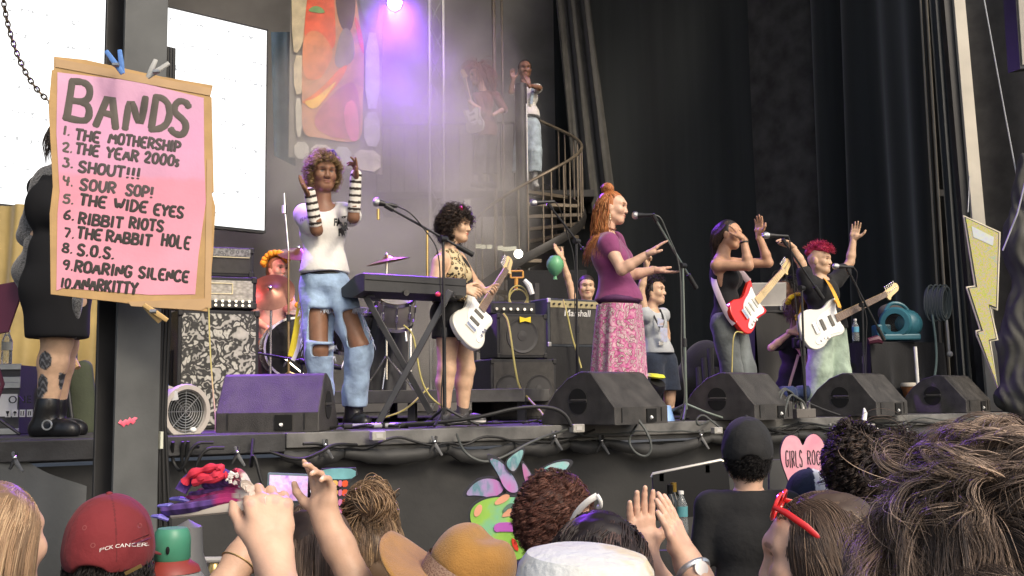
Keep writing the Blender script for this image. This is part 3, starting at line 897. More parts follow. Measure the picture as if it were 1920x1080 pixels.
# spot lamps (one is in view, the other hangs in the rig above the frame)
def spotlamp(label, pos, aim, energy, col, size, blend=.4, glow=None):
	t = thing('stage_lamp', label, 'stage light', pos); pos = Vector(pos); d = (Vector(aim) - pos).normalized()
	m_ = MB(); m_.lathe([(.06, -.26), (.085, -.2), (.09, 0), (.105, .03), (.105, .06), (.09, .06), (.088, .02)], pos, d, 20, cap=False); m_.build('housing', M_black, t)
	m_ = MB(); m_.lathe([(0, .012), (.086, .012)], pos, d, 20); m_.build('lens', glow or M_glow, t)
	m_ = MB(); x, y, z = frame_of(d); m_.tube([pos + x * .13, pos + x * .13 + V(0, 0, .2), pos - x * .13 + V(0, 0, .2), pos - x * .13], .012); m_.build('yoke', M_black, t)
	l = bpy.data.lights.new('stage_lamp_light', 'SPOT'); l.energy = energy; l.color = col; l.spot_size = radians(size); l.spot_blend = blend; l.shadow_soft_size = .09
	lo = bpy.data.objects.new('lamp_beam', l); COL.objects.link(lo); lo.parent = t; lo.location = d * .09
	lo.rotation_euler = (-d).to_track_quat('Z', 'Y').to_euler()
M_glow = mat('lamp_glow', (1.0, .82, .9), .5, emit=14.0, var=.02)
spotlamp('glowing stage lamp at the top centre of the picture in purple smoke', P(740, 4, 12.4), P(700, 430, 8.0), 1500, (.28, .06, 1.0), 120, 1.0)
spotlamp('stage lamp hung high on the left of the stage rig', V(-3.4, 8.2, 6.6), V(-1.0, 6.3, 1.7), 2600, (.40, .12, 1.0), 26, .5)
spotlamp('stage lamp hung on the left rig aimed across the front row', V(-5.6, 8.6, 4.4), V(2.55, 9.1, 1.62), 1500, (.45, .14, 1.0), 9, .5)
spotlamp('stage lamp hung on the left rig aimed at the drummer', V(-3.6, 7.6, 5.4), V(-2.1, 9.7, 2.3), 380, (1.0, .16, .22), 22, .5)
spotlamp('stage lamp hung at the back of the rig behind the stair', V(1.2, 13.6, 8.3), P(930, 60, 14.0), 130, (.42, .12, 1.0), 60, .6)
l = thing('work_lamp', 'small bright round lamp below the spiral stair', 'lamp', P(972, 478, 13.2))
m = MB(); m.ball(P(972, 476, 13.2), (.055, .04, .055)); m.build('bulb', mat('warm_bulb', (1, .95, .8), .5, emit=9., var=.02), l)
m = MB(); m.cyl(P(972, 476, 13.24), P(972, 476, 13.4), .06, n=14); m.build('housing', M_black, l)
sm = MB(); 
q0 = P(470, -120, 11.6); q1 = P(1010, 560, 11.6)
sm.box(((q0.x + q1.x) / 2 - .1, 13.55, (q0.z + 1.6) / 2), (abs(q1.x - q0.x) + .9, 3.7, q0.z - 1.6 + .6))
M_smoke = bpy.data.materials.new('stage_smoke'); M_smoke.use_nodes = True; nt = M_smoke.node_tree
nt.nodes.remove(nt.nodes["Principled BSDF"])
pv = _n(nt, "ShaderNodeVolumePrincipled"); pv.inputs['Color'].default_value = (.95, .92, .88, 1); pv.inputs['Anisotropy'].default_value = .1
tc = _n(nt, "ShaderNodeTexCoord")
nz = _n(nt, "ShaderNodeTexNoise"); nz.inputs['Scale'].default_value = .9; nz.inputs['Detail'].default_value = 4; nz.inputs['Distortion'].default_value = .6
nt.links.new(tc.outputs['Object'], nz.inputs['Vector'])
mr = _n(nt, "ShaderNodeMapRange"); mr.inputs['From Min'].default_value = .42; mr.inputs['From Max'].default_value = .72; mr.inputs['To Min'].default_value = .32; mr.inputs['To Max'].default_value = 1.5
nt.links.new(nz.outputs['Fac'], mr.inputs['Value'])
gr = _n(nt, "ShaderNodeTexGradient", gradient_type='SPHERICAL')
mp = _n(nt, "ShaderNodeMapping"); mp.inputs['Location'].default_value = (-.5 * 2.1, -.5 * 2.1, -.55 * 2.0); mp.inputs['Scale'].default_value = (2.1, 2.1, 2.0)
nt.links.new(tc.outputs['Generated'], mp.inputs[0]); nt.links.new(mp.outputs[0], gr.inputs[0])
m2 = _n(nt, "ShaderNodeMapRange"); m2.inputs['From Max'].default_value = .5; nt.links.new(gr.outputs['Fac'], m2.inputs['Value'])
mu = _n(nt, "ShaderNodeMath", operation='MULTIPLY'); nt.links.new(mr.outputs[0], mu.inputs[0]); nt.links.new(m2.outputs[0], mu.inputs[1])
SMOKE_DENS = _n(nt, "ShaderNodeMath", operation='MULTIPLY'); SMOKE_DENS.inputs[1].default_value = 1.0
nt.links.new(mu.outputs[0], SMOKE_DENS.inputs[0]); nt.links.new(SMOKE_DENS.outputs[0], pv.inputs['Density'])
nt.links.new(pv.outputs[0], nt.nodes['Material Output'].inputs['Volume'])
o = sm.build('smoke', M_smoke, smooth=False); tag(o, 'pale stage smoke drifting before the banner and stair', 'smoke', None, 'stuff')
# ------------------------------------------------------------------ sign on the column
CY = 4.25
cp0 = P(211, 960, CY); 
col_t = thing('steel_column', 'black steel column in front of the stage carrying the pink sign', 'column', (cp0.x, cp0.y, 0))
Ra = Matrix.Rotation(radians(45 + 8), 3, 'Z')      # flange normal to the right and towards the audience
ax = Ra @ V(0, -1, 0); ay = Ra @ V(1, 0, 0)
# nearest corner of the H section lies under px 213; flange A faces right
near = V(cp0.x, cp0.y, 0)
W = .19
M_col1 = mat('column_lit', (.085, .088, .086), .5, var=.3, scale=3, bump=.08)  # lighter tone of the same steel, light on this flange painted in
M_col2 = mat('column_recess_shade', (.012, .012, .013), .45, var=.3, scale=3, bump=.05)  # darkest tone of the same steel, shade between the flanges painted in
c_n = nrm(V(.72, -.69, 0)); c_t = V(-c_n.y, c_n.x, 0)     # face normal and tangent (tangent runs away to the right)
m = MB(); R_ = Matrix((c_t, -c_n, V(0, 0, 1))).transposed()
m.box(near + c_t * (W / 2) - c_n * .009 + V(0, 0, 2.6), (W, .018, 5.2), R_); m.build('flange', M_col1, col_t, smooth=False, bevel=.003)
m = MB(); m.box(near + c_t * (W / 2) - c_n * (W - .009) + V(0, 0, 2.6), (W, .018, 5.2), R_); m.build('flange', mat('column_flange_shade', (.035, .035, .036), .45, var=.3, scale=3), col_t, smooth=False, bevel=.003)  # rear flange in a shaded tone of the same steel
m = MB(); m.box(near + c_t * (W / 2) - c_n * (W / 2) + V(0, 0, 2.6), (.014, W - .037, 5.2), R_); m.build('web', M_col2, col_t, smooth=False)
def colpt(px, py, off=.003):
	d = CR @ Vector(((px - 960) / F, -(py - 540) / F, -1.0)); t = (near - CAM).dot(c_n) / d.dot(c_n)
	return CAM + d * t + c_n * off
m = MB(); pts = [colpt(224 + 30 * t, 795 - 8 * t - 3 * sin(t * 22)) for t in [i / 14 for i in range(15)]]
m.tube(pts, [.008 * (1.1 + .3 * sin(i * 2.3)) for i in range(15)], 6, flat=(c_n, .25)); m.build('sticker', mat('pink_sticker', (.75, .12, .18), .5), col_t)
for k in range(5):
	m = MB(); a = near + c_t * (W + .02 + .013 * (k % 3)) - c_n * (.03 + .02 * (k // 3))
	m.tube([a + V(0, 0, 3.2), a + V(.004 * k, 0, 2.2), a + V(-.004, 0, 1.6), a + V(.012 * k, .03, 1.05), a + V(.05 * k, .06, .5), a + V(.09 * k, .09, 0)], .008)
	o = m.build('column_cable', M_rubber); tag(o, 'black cable running down the right side of the steel column', 'cable', 'cables strapped along the column')
m = MB(); m.box(near + c_t * (W + .012) - c_n * .012 + V(0, 0, 1.52), (.012, .03, .07), R_); o = m.build('cable_tag', mat('pale_label', (.55, .56, .45), .6)); tag(o, 'small pale tag beside the column cables', 'tag')
sgY = 4.0
s_tl, s_tr, s_bl, s_br = P(97, 104, sgY), P(398, 163, sgY + .16), P(95, 553, sgY), P(392, 583, sgY + .16)
s_o = s_bl; s_x = nrm(s_br - s_bl + s_tr - s_tl); s_n = s_x.cross(nrm(s_tl - s_bl)).normalized(); s_y = s_n.cross(s_x)
def spt(px, py, off=0.):
	d = CR @ Vector(((px - 960) / F, -(py - 540) / F, -1.0)); t = (s_o - CAM).dot(s_n) / d.dot(s_n)
	return CAM + d * t + s_n * off
def s2(px, py):
	q = spt(px, py) - s_o; return (q.dot(s_x), q.dot(s_y))
sign = thing('band_list_sign', 'pink hand lettered cardboard sign headed BANDS clipped to the column', 'sign', s_bl)
M_card = mat('cardboard', (.42, .27, .12), .85, var=.15, scale=9, bump=.1)
m = MB(); m.prism([s2(*q) for q in [(101, 106), (160, 112), (232, 128), (300, 143), (399, 160), (394, 181), (397, 183), (401, 360), (397, 362), (404, 388), (400, 470), (389, 584), (300, 578), (240, 569), (95, 552), (93, 400), (99, 350), (91, 200), (97, 132), (101, 130)]], s_o - s_n * .008, s_x, s_y, .009, .001)
m.build('board', M_card, sign, smooth=False)
m = MB(); m.prism([s2(*q) for q in [(240, 566), (246, 574), (378, 582), (386, 577), (396, 578), (398, 300), (388, 300), (384, 560)]], s_o + s_n * .0015, s_x, s_y, .003); m.prism([s2(*q) for q in [(104, 110), (396, 166), (394, 180), (104, 126)]], s_o + s_n * .0015, s_x, s_y, .003)
m.build('tape', mat('brown_tape', (.40, .26, .13), .5, var=.12), sign, smooth=False)
M_pink = bpy.data.materials.get('x') or mat('pink_paint', (.80, .36, .43), .75, var=.1, scale=4, bump=.08)
nt = M_pink.node_tree                              # brush-painted: two coats of pink meeting at the fold
tc = _n(nt, "ShaderNodeTexCoord"); sp = _n(nt, "ShaderNodeSeparateXYZ"); nt.links.new(tc.outputs['Generated'], sp.inputs[0])
nz = _n(nt, "ShaderNodeTexNoise"); nz.inputs['Scale'].default_value = 5; nt.links.new(tc.outputs['Generated'], nz.inputs['Vector'])
ad = _n(nt, "ShaderNodeMath", operation='MULTIPLY_ADD'); ad.inputs[1].default_value = .05; nt.links.new(nz.outputs['Fac'], ad.inputs[0]); nt.links.new(sp.outputs['Z'], ad.inputs[2])
rc = ramp(nt, ad.outputs[0], [(.0, (.66, .29, .37)), (.55, (.64, .26, .34)), (.575, (.58, .29, .42)), (.8, (.58, .30, .46)), (1., (.60, .34, .48))])
mx = [n for n in nt.nodes if n.type == 'MIX'][0]; nt.links.new(rc, mx.inputs['A'])
m = MB(); m.prism([s2(*q) for q in [(108, 136), (250, 152), (382, 184), (383, 300), (386, 380), (372, 480), (366, 552), (280, 553), (118, 540), (106, 545), (108, 400), (112, 360), (106, 250)]], s_o + s_n * .002, s_x, s_y, .0012); m.build('painted_sheet', M_pink, sign, smooth=False)
M_ink = mat('sign_ink', (.022, .018, .016), .55, var=.3)
M_inkb = mat('sign_ink_brown', (.075, .062, .05), .5, var=.3)
def satt(px0, py0):
	b = spt(px0, py0, .0035)
	return lambda x, y: b + s_x * x + s_y * y
k1 = sgY / F
def sline(nm, txt, px0, py0, w, h, adv, slope, wt, M, seed):
	m_ = MB(); lettering(m_, txt, satt(px0, py0), w * k1, h * k1, adv * k1, slope, wt * k1, .2, .025, s_n, seed); m_.build(nm, M, sign)
# heading: letter by letter, pixel boxes (left, baseline, width, height)
m = MB()
for i, (ch, x, y, w, h) in enumerate((('B', 123, 224, 42, 78), ('A', 180, 235, 36, 76), ('N', 233, 240, 32, 70), ('D', 282, 241, 32, 64), ('S', 318, 250, 32, 70))):
	lettering(m, ch, satt(x, y), w * k1, h * k1, 0, -.03, 6.8 * k1, .05, .03, s_n, 40 + i)
m.build('heading', M_inkb, sign)
lines = [('1.', 118, 252, 'THE', 141, 262, 'MOTHERSHIP', 204, 268), ('2.', 116, 283, 'THE YEAR', 141, 288, '2000s', 270, 304), ('3.', 117, 312, 'SHOUT!!!', 147, 322, '', 0, 0),
         ('4.', 117, 346, 'SOUR', 150, 355, 'SOP!', 236, 365), ('5.', 118, 380, 'THE WIDE', 149, 384, 'EYES', 288, 402), ('6.', 119, 410, 'RIBBIT', 147, 419, 'RIOTS', 242, 427),
         ('7.', 119, 444, 'THE', 144, 446, 'RABBIT', 199, 452), ('8.', 116, 472, 'S.O.S.', 145, 478, '', 0, 0), ('9.', 117, 504, 'ROARING', 140, 509, 'SILENCE', 260, 520), ('10.', 114, 538, 'ANARKITTY', 140, 540, '', 0, 0)]
wid = {'MOTHERSHIP': 140, '2000s': 70, 'THE': 46, 'THE YEAR': 121, 'SHOUT!!!': 118, 'SOUR': 67, 'SOP!': 52, 'THE WIDE': 130, 'EYES': 58, 'RIBBIT': 84, 'RIOTS': 66, 'RABBIT': 87, 'S.O.S.': 70, 'ROARING': 108, 'SILENCE': 97, 'ANARKITTY': 118}
for i, (n_, nx_, ny_, a, ax_, ay_, b, bx_, by_) in enumerate(lines):
	m = MB(); h = 18
	lettering(m, n_, satt(nx_, ny_), (12 if len(n_) < 3 else 9) * k1, h * .92 * k1, 3 * k1, 0, 2.3 * k1, .12, .03, s_n, i)
	m.build('line_number', M_inkb if i < 5 else M_ink, sign)
	m = MB()
	for s, x0, y0 in ((a, ax_, ay_), (b, bx_, by_)):
		if not s: continue
		tot = sum(NARROW.get(c, 1.) for c in s); w = .94 * wid[s] / (tot + .32 * (len(s) - 1))
		lettering(m, s, satt(x0, y0), w * k1, h * 1.12 * k1, w * .32 * k1, .03, 2.9 * k1, .12, .03, s_n, 100 + i)
	m.build('band_name', M_ink if i > 3 else mat('sign_ink_grey', (.05, .04, .04), .55, var=.3), sign)
m = MB()
for s, x0, y0 in (('HOLE', 303, 460),):
	lettering(m, s, satt(x0, y0), 10 * k1, 23 * k1, 4 * k1, .0, 2.8 * k1, .12, .03, s_n, 300)
m.build('band_name', M_ink, sign)
def pin(label, a, b, c, colr, Y=3.97):
	t = thing('clothespin', label, 'clothespin', P(*a, Y))
	for q, d in ((b, 0), (c, .012)):
		m_ = MB(); m_.tube([P(*a, Y + d), P((a[0] + q[0]) / 2, (a[1] + q[1]) / 2, Y - .01 + d), P(*q, Y + d)], [.009, .011, .009], 8, flat=((0, 1, 0), .6)); m_.build('arm', colr, t)
	m_ = MB(); q = P((a[0] * .6 + b[0] * .4), (a[1] * .6 + b[1] * .4), Y - .015); m_.cyl(q - V(.012, 0, 0), q + V(.012, 0, 0), .008, n=10); m_.build('spring', M_steel, t)
pin('blue clothespin holding the top of the pink sign', (230, 138), (199, 96), (224, 94), mat('blue_pin', (.10, .22, .52), .4))
pin('clear grey clothespin on the top right of the pink sign', (277, 145), (317, 118), (292, 112), mat('clear_pin', (.42, .42, .40), .25))
pin('wooden clothespin at the bottom edge of the pink sign', (270, 572), (314, 601), (300, 604), mat('wood_pin', (.45, .30, .12), .6))
# chain hanging at the upper left
ch = thing('hanging_chain', 'bronze link chain curving down at the upper left', 'chain', P(30, 100, 4.6))
cpts = smoothpts([P(2, -30, 4.6), P(12, 40, 4.6), P(34, 110, 4.6), P(60, 158, 4.6), P(92, 192, 4.6), P(120, 206, 4.6)], 3)
m = MB(); acc_ = 0; kk = 0; last = cpts[0]
for i in range(1, len(cpts)):
	seg = (cpts[i] - cpts[i - 1]); L_ = seg.length; t_ = 0
	while acc_ + (L_ - t_) >= .024:
		t_ += .024 - acc_; acc_ = 0; p = cpts[i - 1] + seg * (t_ / L_); d = seg.normalized()
		x, y, _ = frame_of(d); s_ = x if kk % 2 else y; kk += 1
		ring = [p + d * (.017 * cos(a)) + s_ * (.010 * sin(a)) for a in [2 * pi * j / 10 for j in range(11)]]
		m.tube(ring, .0036, 6, cap=False)
	acc_ += L_ - t_
m.build('links', mat('bronze_chain', (.10, .075, .05), .4, .8), ch)
# ------------------------------------------------------------------ monitors
M_mon = mat('monitor_paint', (.043, .040, .037), .55, var=.4, scale=9, bump=.35, bscale=260)
def monitor(label, px, Y, phi, w, d, h):
	t = thing('floor_monitor', label, 'monitor', (0, 0, 0), 'wedge monitors along the stage front')
	prof = [(-d / 2, .02), (-d / 2, .07), (-d / 2 + .02, .12), (-.06, h - .03), (-.02, h), (.05, h), (d / 2 - .03, .10), (d / 2, .05), (d / 2, .0), (-d / 2 + .02, 0)]
	prof = [(d * .5, 0), (d * .5, .05), (d * .44, .11), (d * .30, .215), (d * .12, .30), (d * -.02, h - .008), (d * -.06, h), (d * -.14, h), (d * -.2, h - .012), (-d * .44, .15), (-d * .5, .11), (-d * .5, 0)]
	m_ = MB(); m_.prism(prof, V(-w / 2 + .001, 0, 0), V(0, 1, 0), V(0, 0, 1), w - .002, .006); cb_ = m_.build('cabinet', M_mon, t, auto=30)
	for s in (-1, 1):
		b_ = MB(); x0 = s * (w / 2)
		for up in (1, -1):
			c = V(x0, -.01, .15 + up * .012); pl = [(.075 * cos(a), up * .07 * sin(a)) for a in [pi * j / 12 for j in range(13)]]
			b_.prism(pl, c + V(-.012 if s > 0 else -.003, 0, 0), V(0, 1, 0), V(0, 0, 1), .015)
		hr_ = b_.build('handle_hole_shade', M_nearblack, t, smooth=False)  # near-black plates standing proud, shade of the handle holes painted on
		c_ = MB(); c_.tube([V(x0 + s * .004, -.085, .155), V(x0 + s * .006, .045, .155)], .009, 8, flat=((1, 0, 0), .5)); c_.build('handle_bar', M_mon, hr_)
	b_ = MB(); b_.box((w * .16, -d * .5, .055), (.10, .02, .085)); cr_ = b_.build('connector_shade', M_nearblack, t, smooth=False)  # solid near-black block, shade of the connector recess painted in
	b_ = MB(); b_.cyl((w * .14, -d * .53, .045), (w * .14, -d * .49, .03), .011, n=10); b_.build('plug', M_white, cr_)
	for x in (-w * .38, w * .36):
		b_ = MB(); b_.box((x, -d * .5, .06), (.006, .012, .09)); b_.build('skid', M_rubber, t, smooth=False)
	p = G(px, Y); t.location = p; t.rotation_euler = (0, 0, phi)
	return t
mons = [('first wedge monitor on the left with purple light on its back', 522, 6.3, radians(-3), .60, .48, .335),
		('second wedge monitor in front of the singer in purple', 1134, 7.02, radians(46), .56, .62, .34),
		('third wedge monitor in front of the red guitar player', 1381, 7.82, radians(48), .56, .62, .34),
		('fourth wedge monitor in front of the child with pink hair', 1605, 8.6, radians(46), .56, .62, .34),
		('fifth wedge monitor at the far right beside the lightning bolt', 1772, 9.55, radians(46), .56, .60, .33)]
for a in mons: monitor(*a)
# ------------------------------------------------------------------ microphones and stands
M_mgr = mat('mic_grille', (.5, .5, .5), .35, .9, bump=.4, bscale=600)
def mic(label, head, tail, r=.026):
	t = thing('microphone', label, 'microphone', tail); d = (Vector(head) - Vector(tail)); L_ = d.length; d.normalize(); tail = Vector(tail)
	m_ = MB(); m_.lathe([(.010, 0), (.0125, .01), (.014, L_ * .45), (.021, L_ * .72), (.022, L_ * .76)], tail, d, 16); m_.build('body', M_black, t)
	m_ = MB(); m_.lathe([(.021, L_ * .75), (r, L_ * .82), (r * 1.05, L_ * .9), (r * .9, L_ * .97), (r * .5, L_ * 1.02), (0, L_ * 1.03)], tail, d, 18); m_.build('grille', M_mgr, t)
	return t
def stand(label, base, top, b0, b1, M=None, tilt=0., leg=.3, a0=.3, pole=.009):
	M = M or M_black
	t = thing('mic_stand', label, 'mic stand', base, 'microphone stands on the stage'); base = Vector(base); top = Vector(top)
	m_ = MB(); m_.tube([base + V(0, 0, .08), base.lerp(top, .5)], pole * 1.35); m_.tube([base.lerp(top, .48), top], pole); m_.build('pole', M, t)
	m_ = MB(); q = base.lerp(top, .5); m_.cyl(q - V(0, 0, .03), q + V(0, 0, .03), .018, n=12); m_.build('clutch', M_black, t)
	for k in range(3):
		a = a0 + k * 2.094; m_ = MB(); m_.tube([base + V(0, 0, .12), base + V(cos(a) * leg * .5, sin(a) * leg * .5, .06), base + V(cos(a) * leg, sin(a) * leg, .012)], .009); m_.build('leg', M, t)
	if b0 is not None:
		m_ = MB(); m_.tube([b0, b1], pole * .9); m_.build('boom', M, t)
		d = (Vector(b1) - Vector(b0)).normalized(); m_ = MB(); m_.cyl(Vector(b1) - d * .12, b1, .017, n=12); m_.build('counterweight', M_rubber, t)
		m_ = MB(); m_.cyl(top - V(.02, .02, 0), top + V(.02, .02, 0), .021, n=14); m_.ball(top, .02); m_.build('pivot', M_black, t)
		m_ = MB(); m_.tube([Vector(b0) - d * .02, Vector(b0) + d * .04], .016); m_.build('clip', M_black, t)
	return t
def cable(label, pts, r=.006, M=None, name='cable', group=None, it=3):
	m_ = MB(); m_.tube(smoothpts(pts, it), r, 8); o_ = m_.build(name, M or M_rubber); return tag(o_, label, 'cable', group)
Y = 6.65
stand('mic stand with long boom in front of the keyboard', G(834, Y), P(831, 448, Y), P(727, 388, Y - .12), P(887, 478, Y + .06), leg=.22)
mic('microphone on the boom before the singer in the white shirt', P(700, 378, Y - .13), P(745, 387, Y - .1), .028)
cable('cable looping from the first microphone down the boom', [P(745, 387, Y - .1), P(770, 398, Y - .1), P(800, 435, Y - .04), P(824, 470, Y - .02), P(826, 560, Y - .02), P(836, 650, Y - .02), P(826, 740, Y - .02), P(830, 792, Y - .02)], .004)
Y = 8.3
stand('mic stand with boom between the stair and the singer in purple', G(1083, Y), P(1081, 452, Y), P(1030, 385, Y - .1), P(1108, 486, Y + .05))
mic('microphone on the boom in front of the spiral stair', P(995, 381, Y - .14), P(1040, 378, Y - .1), .026)
cable('thin cable hanging from the microphone by the stair', [P(1040, 378, Y - .1), P(1050, 390, Y - .1), P(1060, 430, Y), P(1078, 480, Y - .02), P(1077, 560, Y - .02), P(1080, 640, Y - .02), P(1086, 700, Y - .02)], .004)
Y = 7.5
stand('silver boom mic stand in front of the singer in purple', G(1287, Y), P(1280, 498, Y), P(1226, 406, Y - .1), P(1306, 541, Y + .06), M=mat('grey_green_stand', (.16, .19, .17), .35, .6))
mic('microphone at the mouth of the singer in purple', P(1186, 404, Y - .06), P(1228, 403, Y - .1), .027)
cable('cable arching from the singer in purple\'s microphone', [P(1228, 403, Y - .1), P(1240, 408, Y - .1), P(1252, 440, Y - .05), P(1275, 490, Y - .02), P(1278, 580, Y - .02), P(1277, 680, Y - .02), P(1286, 740, Y - .03), P(1276, 785, Y)], .0055, mat('cable_grey', (.07, .075, .07), .5))
Y = 8.2
stand('mic stand between the red guitar and the child with pink hair', G(1511, Y), P(1503, 540, Y), P(1470, 452, Y - .1), P(1543, 560, Y + .05))
mic('microphone in front of the raised arms of the red guitar player', P(1430, 441, Y - .14), P(1478, 443, Y - .1), .026)
cable('cable hanging straight from the red guitar player\'s microphone', [P(1478, 443, Y - .1), P(1482, 455, Y - .1), P(1486, 500, Y - .05), P(1491, 560, Y - .02), P(1500, 640, Y - .02), P(1512, 760, Y - .02)], .005)
Y = 8.85
stand('mic stand at the right in front of the blue fan', G(1623, Y), P(1617, 572, Y), P(1590, 506, Y - .08), P(1658, 638, Y + .06))
mic('microphone in front of the child with pink hair', P(1562, 499, Y - .12), P(1600, 501, Y - .08), .026)
cable('cable looping off the microphone beside the pink haired child', [P(1600, 501, Y - .08), P(1609, 512, Y - .08), P(1603, 535, Y - .04), P(1626, 590, Y - .02), P(1624, 630, Y - .02), P(1623, 700, Y - .02)], .005)
Y = 8.9
stand('tall thin overhead mic stand left of the singer in the white shirt', G(541, Y, 1.8), P(541, 470, Y), None, None, M=mat('brass_stand', (.28, .2, .1), .35, .7))
m = MB(); m.tube([P(541, 470, Y), P(535, 400, Y), P(533, 362, Y)], .008); m.tube([P(533, 400, Y - .02), P(533, 385, Y - .02)], .02); o = m.build('overhead_mic', M_chrome); tag(o, 'slim overhead microphone above the drummer', 'microphone')
Y = 7.5
stand('low mic stand before the flowered speaker grille', G(565, Y), P(566, 678, Y), P(470, 660, Y - .1), P(640, 690, Y + .05), leg=.2)
m = MB(); m.lathe([(.018, 0), (.022, .02), (.022, .06), (.035, .075), (.037, .11), (.03, .135), (0, .145)], P(460, 695, Y - .1), (0, 0, 1), 16); o = m.build('amp_mic', M_black); tag(o, 'stubby black microphone in front of the flowered speaker', 'microphone')
for k, (px, yt, yb, lab) in enumerate(((801, 432, 560, 'short mic stand with gold light in its colour behind the dark haired guitarist'), (709, 392, 412, 'short end of a golden cable hanging below the first microphone'))):
	m = MB(); m.tube([P(px, yt, 9.4 if k == 0 else 6.5), P(px, yb, 9.4 if k == 0 else 6.5)], .012 if k == 0 else .01); o = m.build('gold_lit_tube' if k == 0 else 'cable_end', mat('brass_and_gold_light', (.5, .36, .14), .35, .7)); tag(o, lab, 'mic stand' if k == 0 else 'cable')  # the stand's gold tone is golden light put into its colour
# ------------------------------------------------------------------ keyboard on its stand
kb = thing('keyboard', 'black stage keyboard seen from behind on a folding stand', 'keyboard', P(683, 545, 6.6))
ka = P(683, 545, 6.55); kb1 = P(875, 557, 6.95); kd = nrm(kb1 - ka); kl = (kb1 - ka).length
kz = V(0, 0, 1); ky = nrm(kz.cross(kd)) ; ky = ky if ky.y > 0 else -ky
pc = P(614, 545, 6.9); pc = pc - ka; wd = Vector((pc - kd * pc.dot(kd)).to_tuple()); 
pr_ = [(0, 0), (0, .108), (.02, .116), (.10, .112), (.30, .035), (.31, .012), (.27, -.005), (.12, -.03)]
pd = nrm(V(wd.x, wd.y, 0))
off_k = (pc.dot(kd)) * 0
m = MB(); m.prism([(a * 1.42, b) for a, b in pr_], ka, pd, kz, kl if pd.cross(kz).dot(kd) > 0 else -kl, .004); m.build('case', mat('keyboard_black', (.03, .03, .031), .5, var=.2, bump=.1, bscale=200), kb, auto=30)
m = MB()
for i in range(36): m.box(ka + kd * (.03 + i * (kl - .06) / 36) + pd * .22 + kz * .078, (.018, .12, .01), Matrix((kd, pd, kz)).transposed())
m.build('keys', M_white, kb, smooth=False)
m = MB(); m.box(ka + kd * kl * .5 + kz * .072 - pd * .002, (kl * .98, .004, .004), Matrix((kd, pd, kz)).transposed()); m.build('seam', M_nearblack, kb, smooth=False)
m = MB(); m.cyl(ka + kd * .28 + kz * .0 - pd * .005, ka + kd * .28 + kz * .0 - pd * .03, .02, n=14); m.build('knob', M_mon, kb)
ks = thing('keyboard_stand', 'black folding X stand under the keyboard with purple lit feet', 'keyboard stand', G(740, 6.65))
M_tub = mat('stand_tube', (.045, .045, .048), .35, .4, var=.2)
for (a, b) in (((686, 556, 6.7), (808, 775, 6.72)), ((845, 545, 6.72), (706, 800, 6.6))):
	m = MB(); pa, pb = P(*a), P(*b); d = nrm(pb - pa); m.box((pa + pb) / 2, (.04, .024, (pb - pa).length), Matrix((nrm(V(0, 1, 0).cross(d)), V(0, 1, 0), d)).transposed()); m.build('leg', M_tub, ks, smooth=False, bevel=.004)
for (a, b, Y0, Y1) in ((645, 765, 6.45, 6.55), (715, 842, 6.5, 6.95)):
	pa, pb = G(a, Y0), G(b, Y1); m = MB(); m.tube([pa + V(0, 0, .018), pb + V(0, 0, .018)], .016, 10); m.build('foot', mat('foot_tube', (.3, .3, .32), .35, .3), ks)
	d = nrm(pb - pa)
	for q, s in ((pa, 1), (pb, -1)):
		m = MB(); m.tube([q + V(0, 0, .018), q + d * s * .05 + V(0, 0, .018)], .02, 10); m.build('rubber_cap', M_rubber, ks)
m = MB(); m.box(P(690, 553, 6.72) + V(.02, .12, 0), (.05, .34, .03)); m.box(P(845, 553, 6.8) + V(0, .12, 0), (.05, .34, .03)); m.build('support_arm', M_tub, ks, smooth=False)
m = MB(); m.ball(P(821, 552, 6.62), (.018, .016, .016)); m.build('locking_knob', mat('red_knob', (.65, .05, .1), .4), ks)
M_ycab = mat('yellow_cable', (.42, .36, .12), .5)
cable('yellow cable drooping from the keyboard across its stand', [P(757, 610, 6.75), P(775, 625, 6.72), P(782, 670, 6.66), P(790, 715, 6.66), P(808, 748, 6.66), P(840, 768, 6.7)], .006, M_ycab)
cable('yellow cable lying in a slack curve under the keyboard stand', [P(720, 783, 6.8), P(760, 770, 6.8), P(795, 735, 6.85), P(803, 728, 6.9)], .006, M_ycab)
# ------------------------------------------------------------------ riser
ra_, rb_ = G(632, 8.5), G(984, 8.1)
M_riser = mat('riser_grey', (.10, .098, .092), .7, var=.4, scale=5, bump=.15)
ri = thing('drum_riser', 'low grey platform carrying the drum kit', 'platform', (ra_ + rb_) / 2)
zr = P(800, 731, 8.2).z
rd = nrm(V(rb_.x - ra_.x, rb_.y - ra_.y, 0)); rn_ = V(-rd.y, rd.x, 0)
rc_ = (ra_ + rb_) / 2 - rd * .8 ; rl = (rb_ - ra_).length + 1.6
Rr_ = Matrix((rd, rn_, V(0, 0, 1))).transposed()
m = MB(); m.box(V(rc_.x, rc_.y, zr - .05) + rn_ * 1.1, (rl, 2.2, .1), Rr_); m.build('top', M_riser, ri, smooth=False, bevel=.005)
for s in (-.48, -.1, .2, .485):
	for dd in (.1, 2.1):
		m = MB(); m.box(V(rc_.x, rc_.y, (zr + 1.4) / 2) + rd * rl * s + rn_ * dd, (.06, .06, zr - 1.5 - .09 + .1), Rr_); m.build('leg', M_edged, ri, smooth=False)
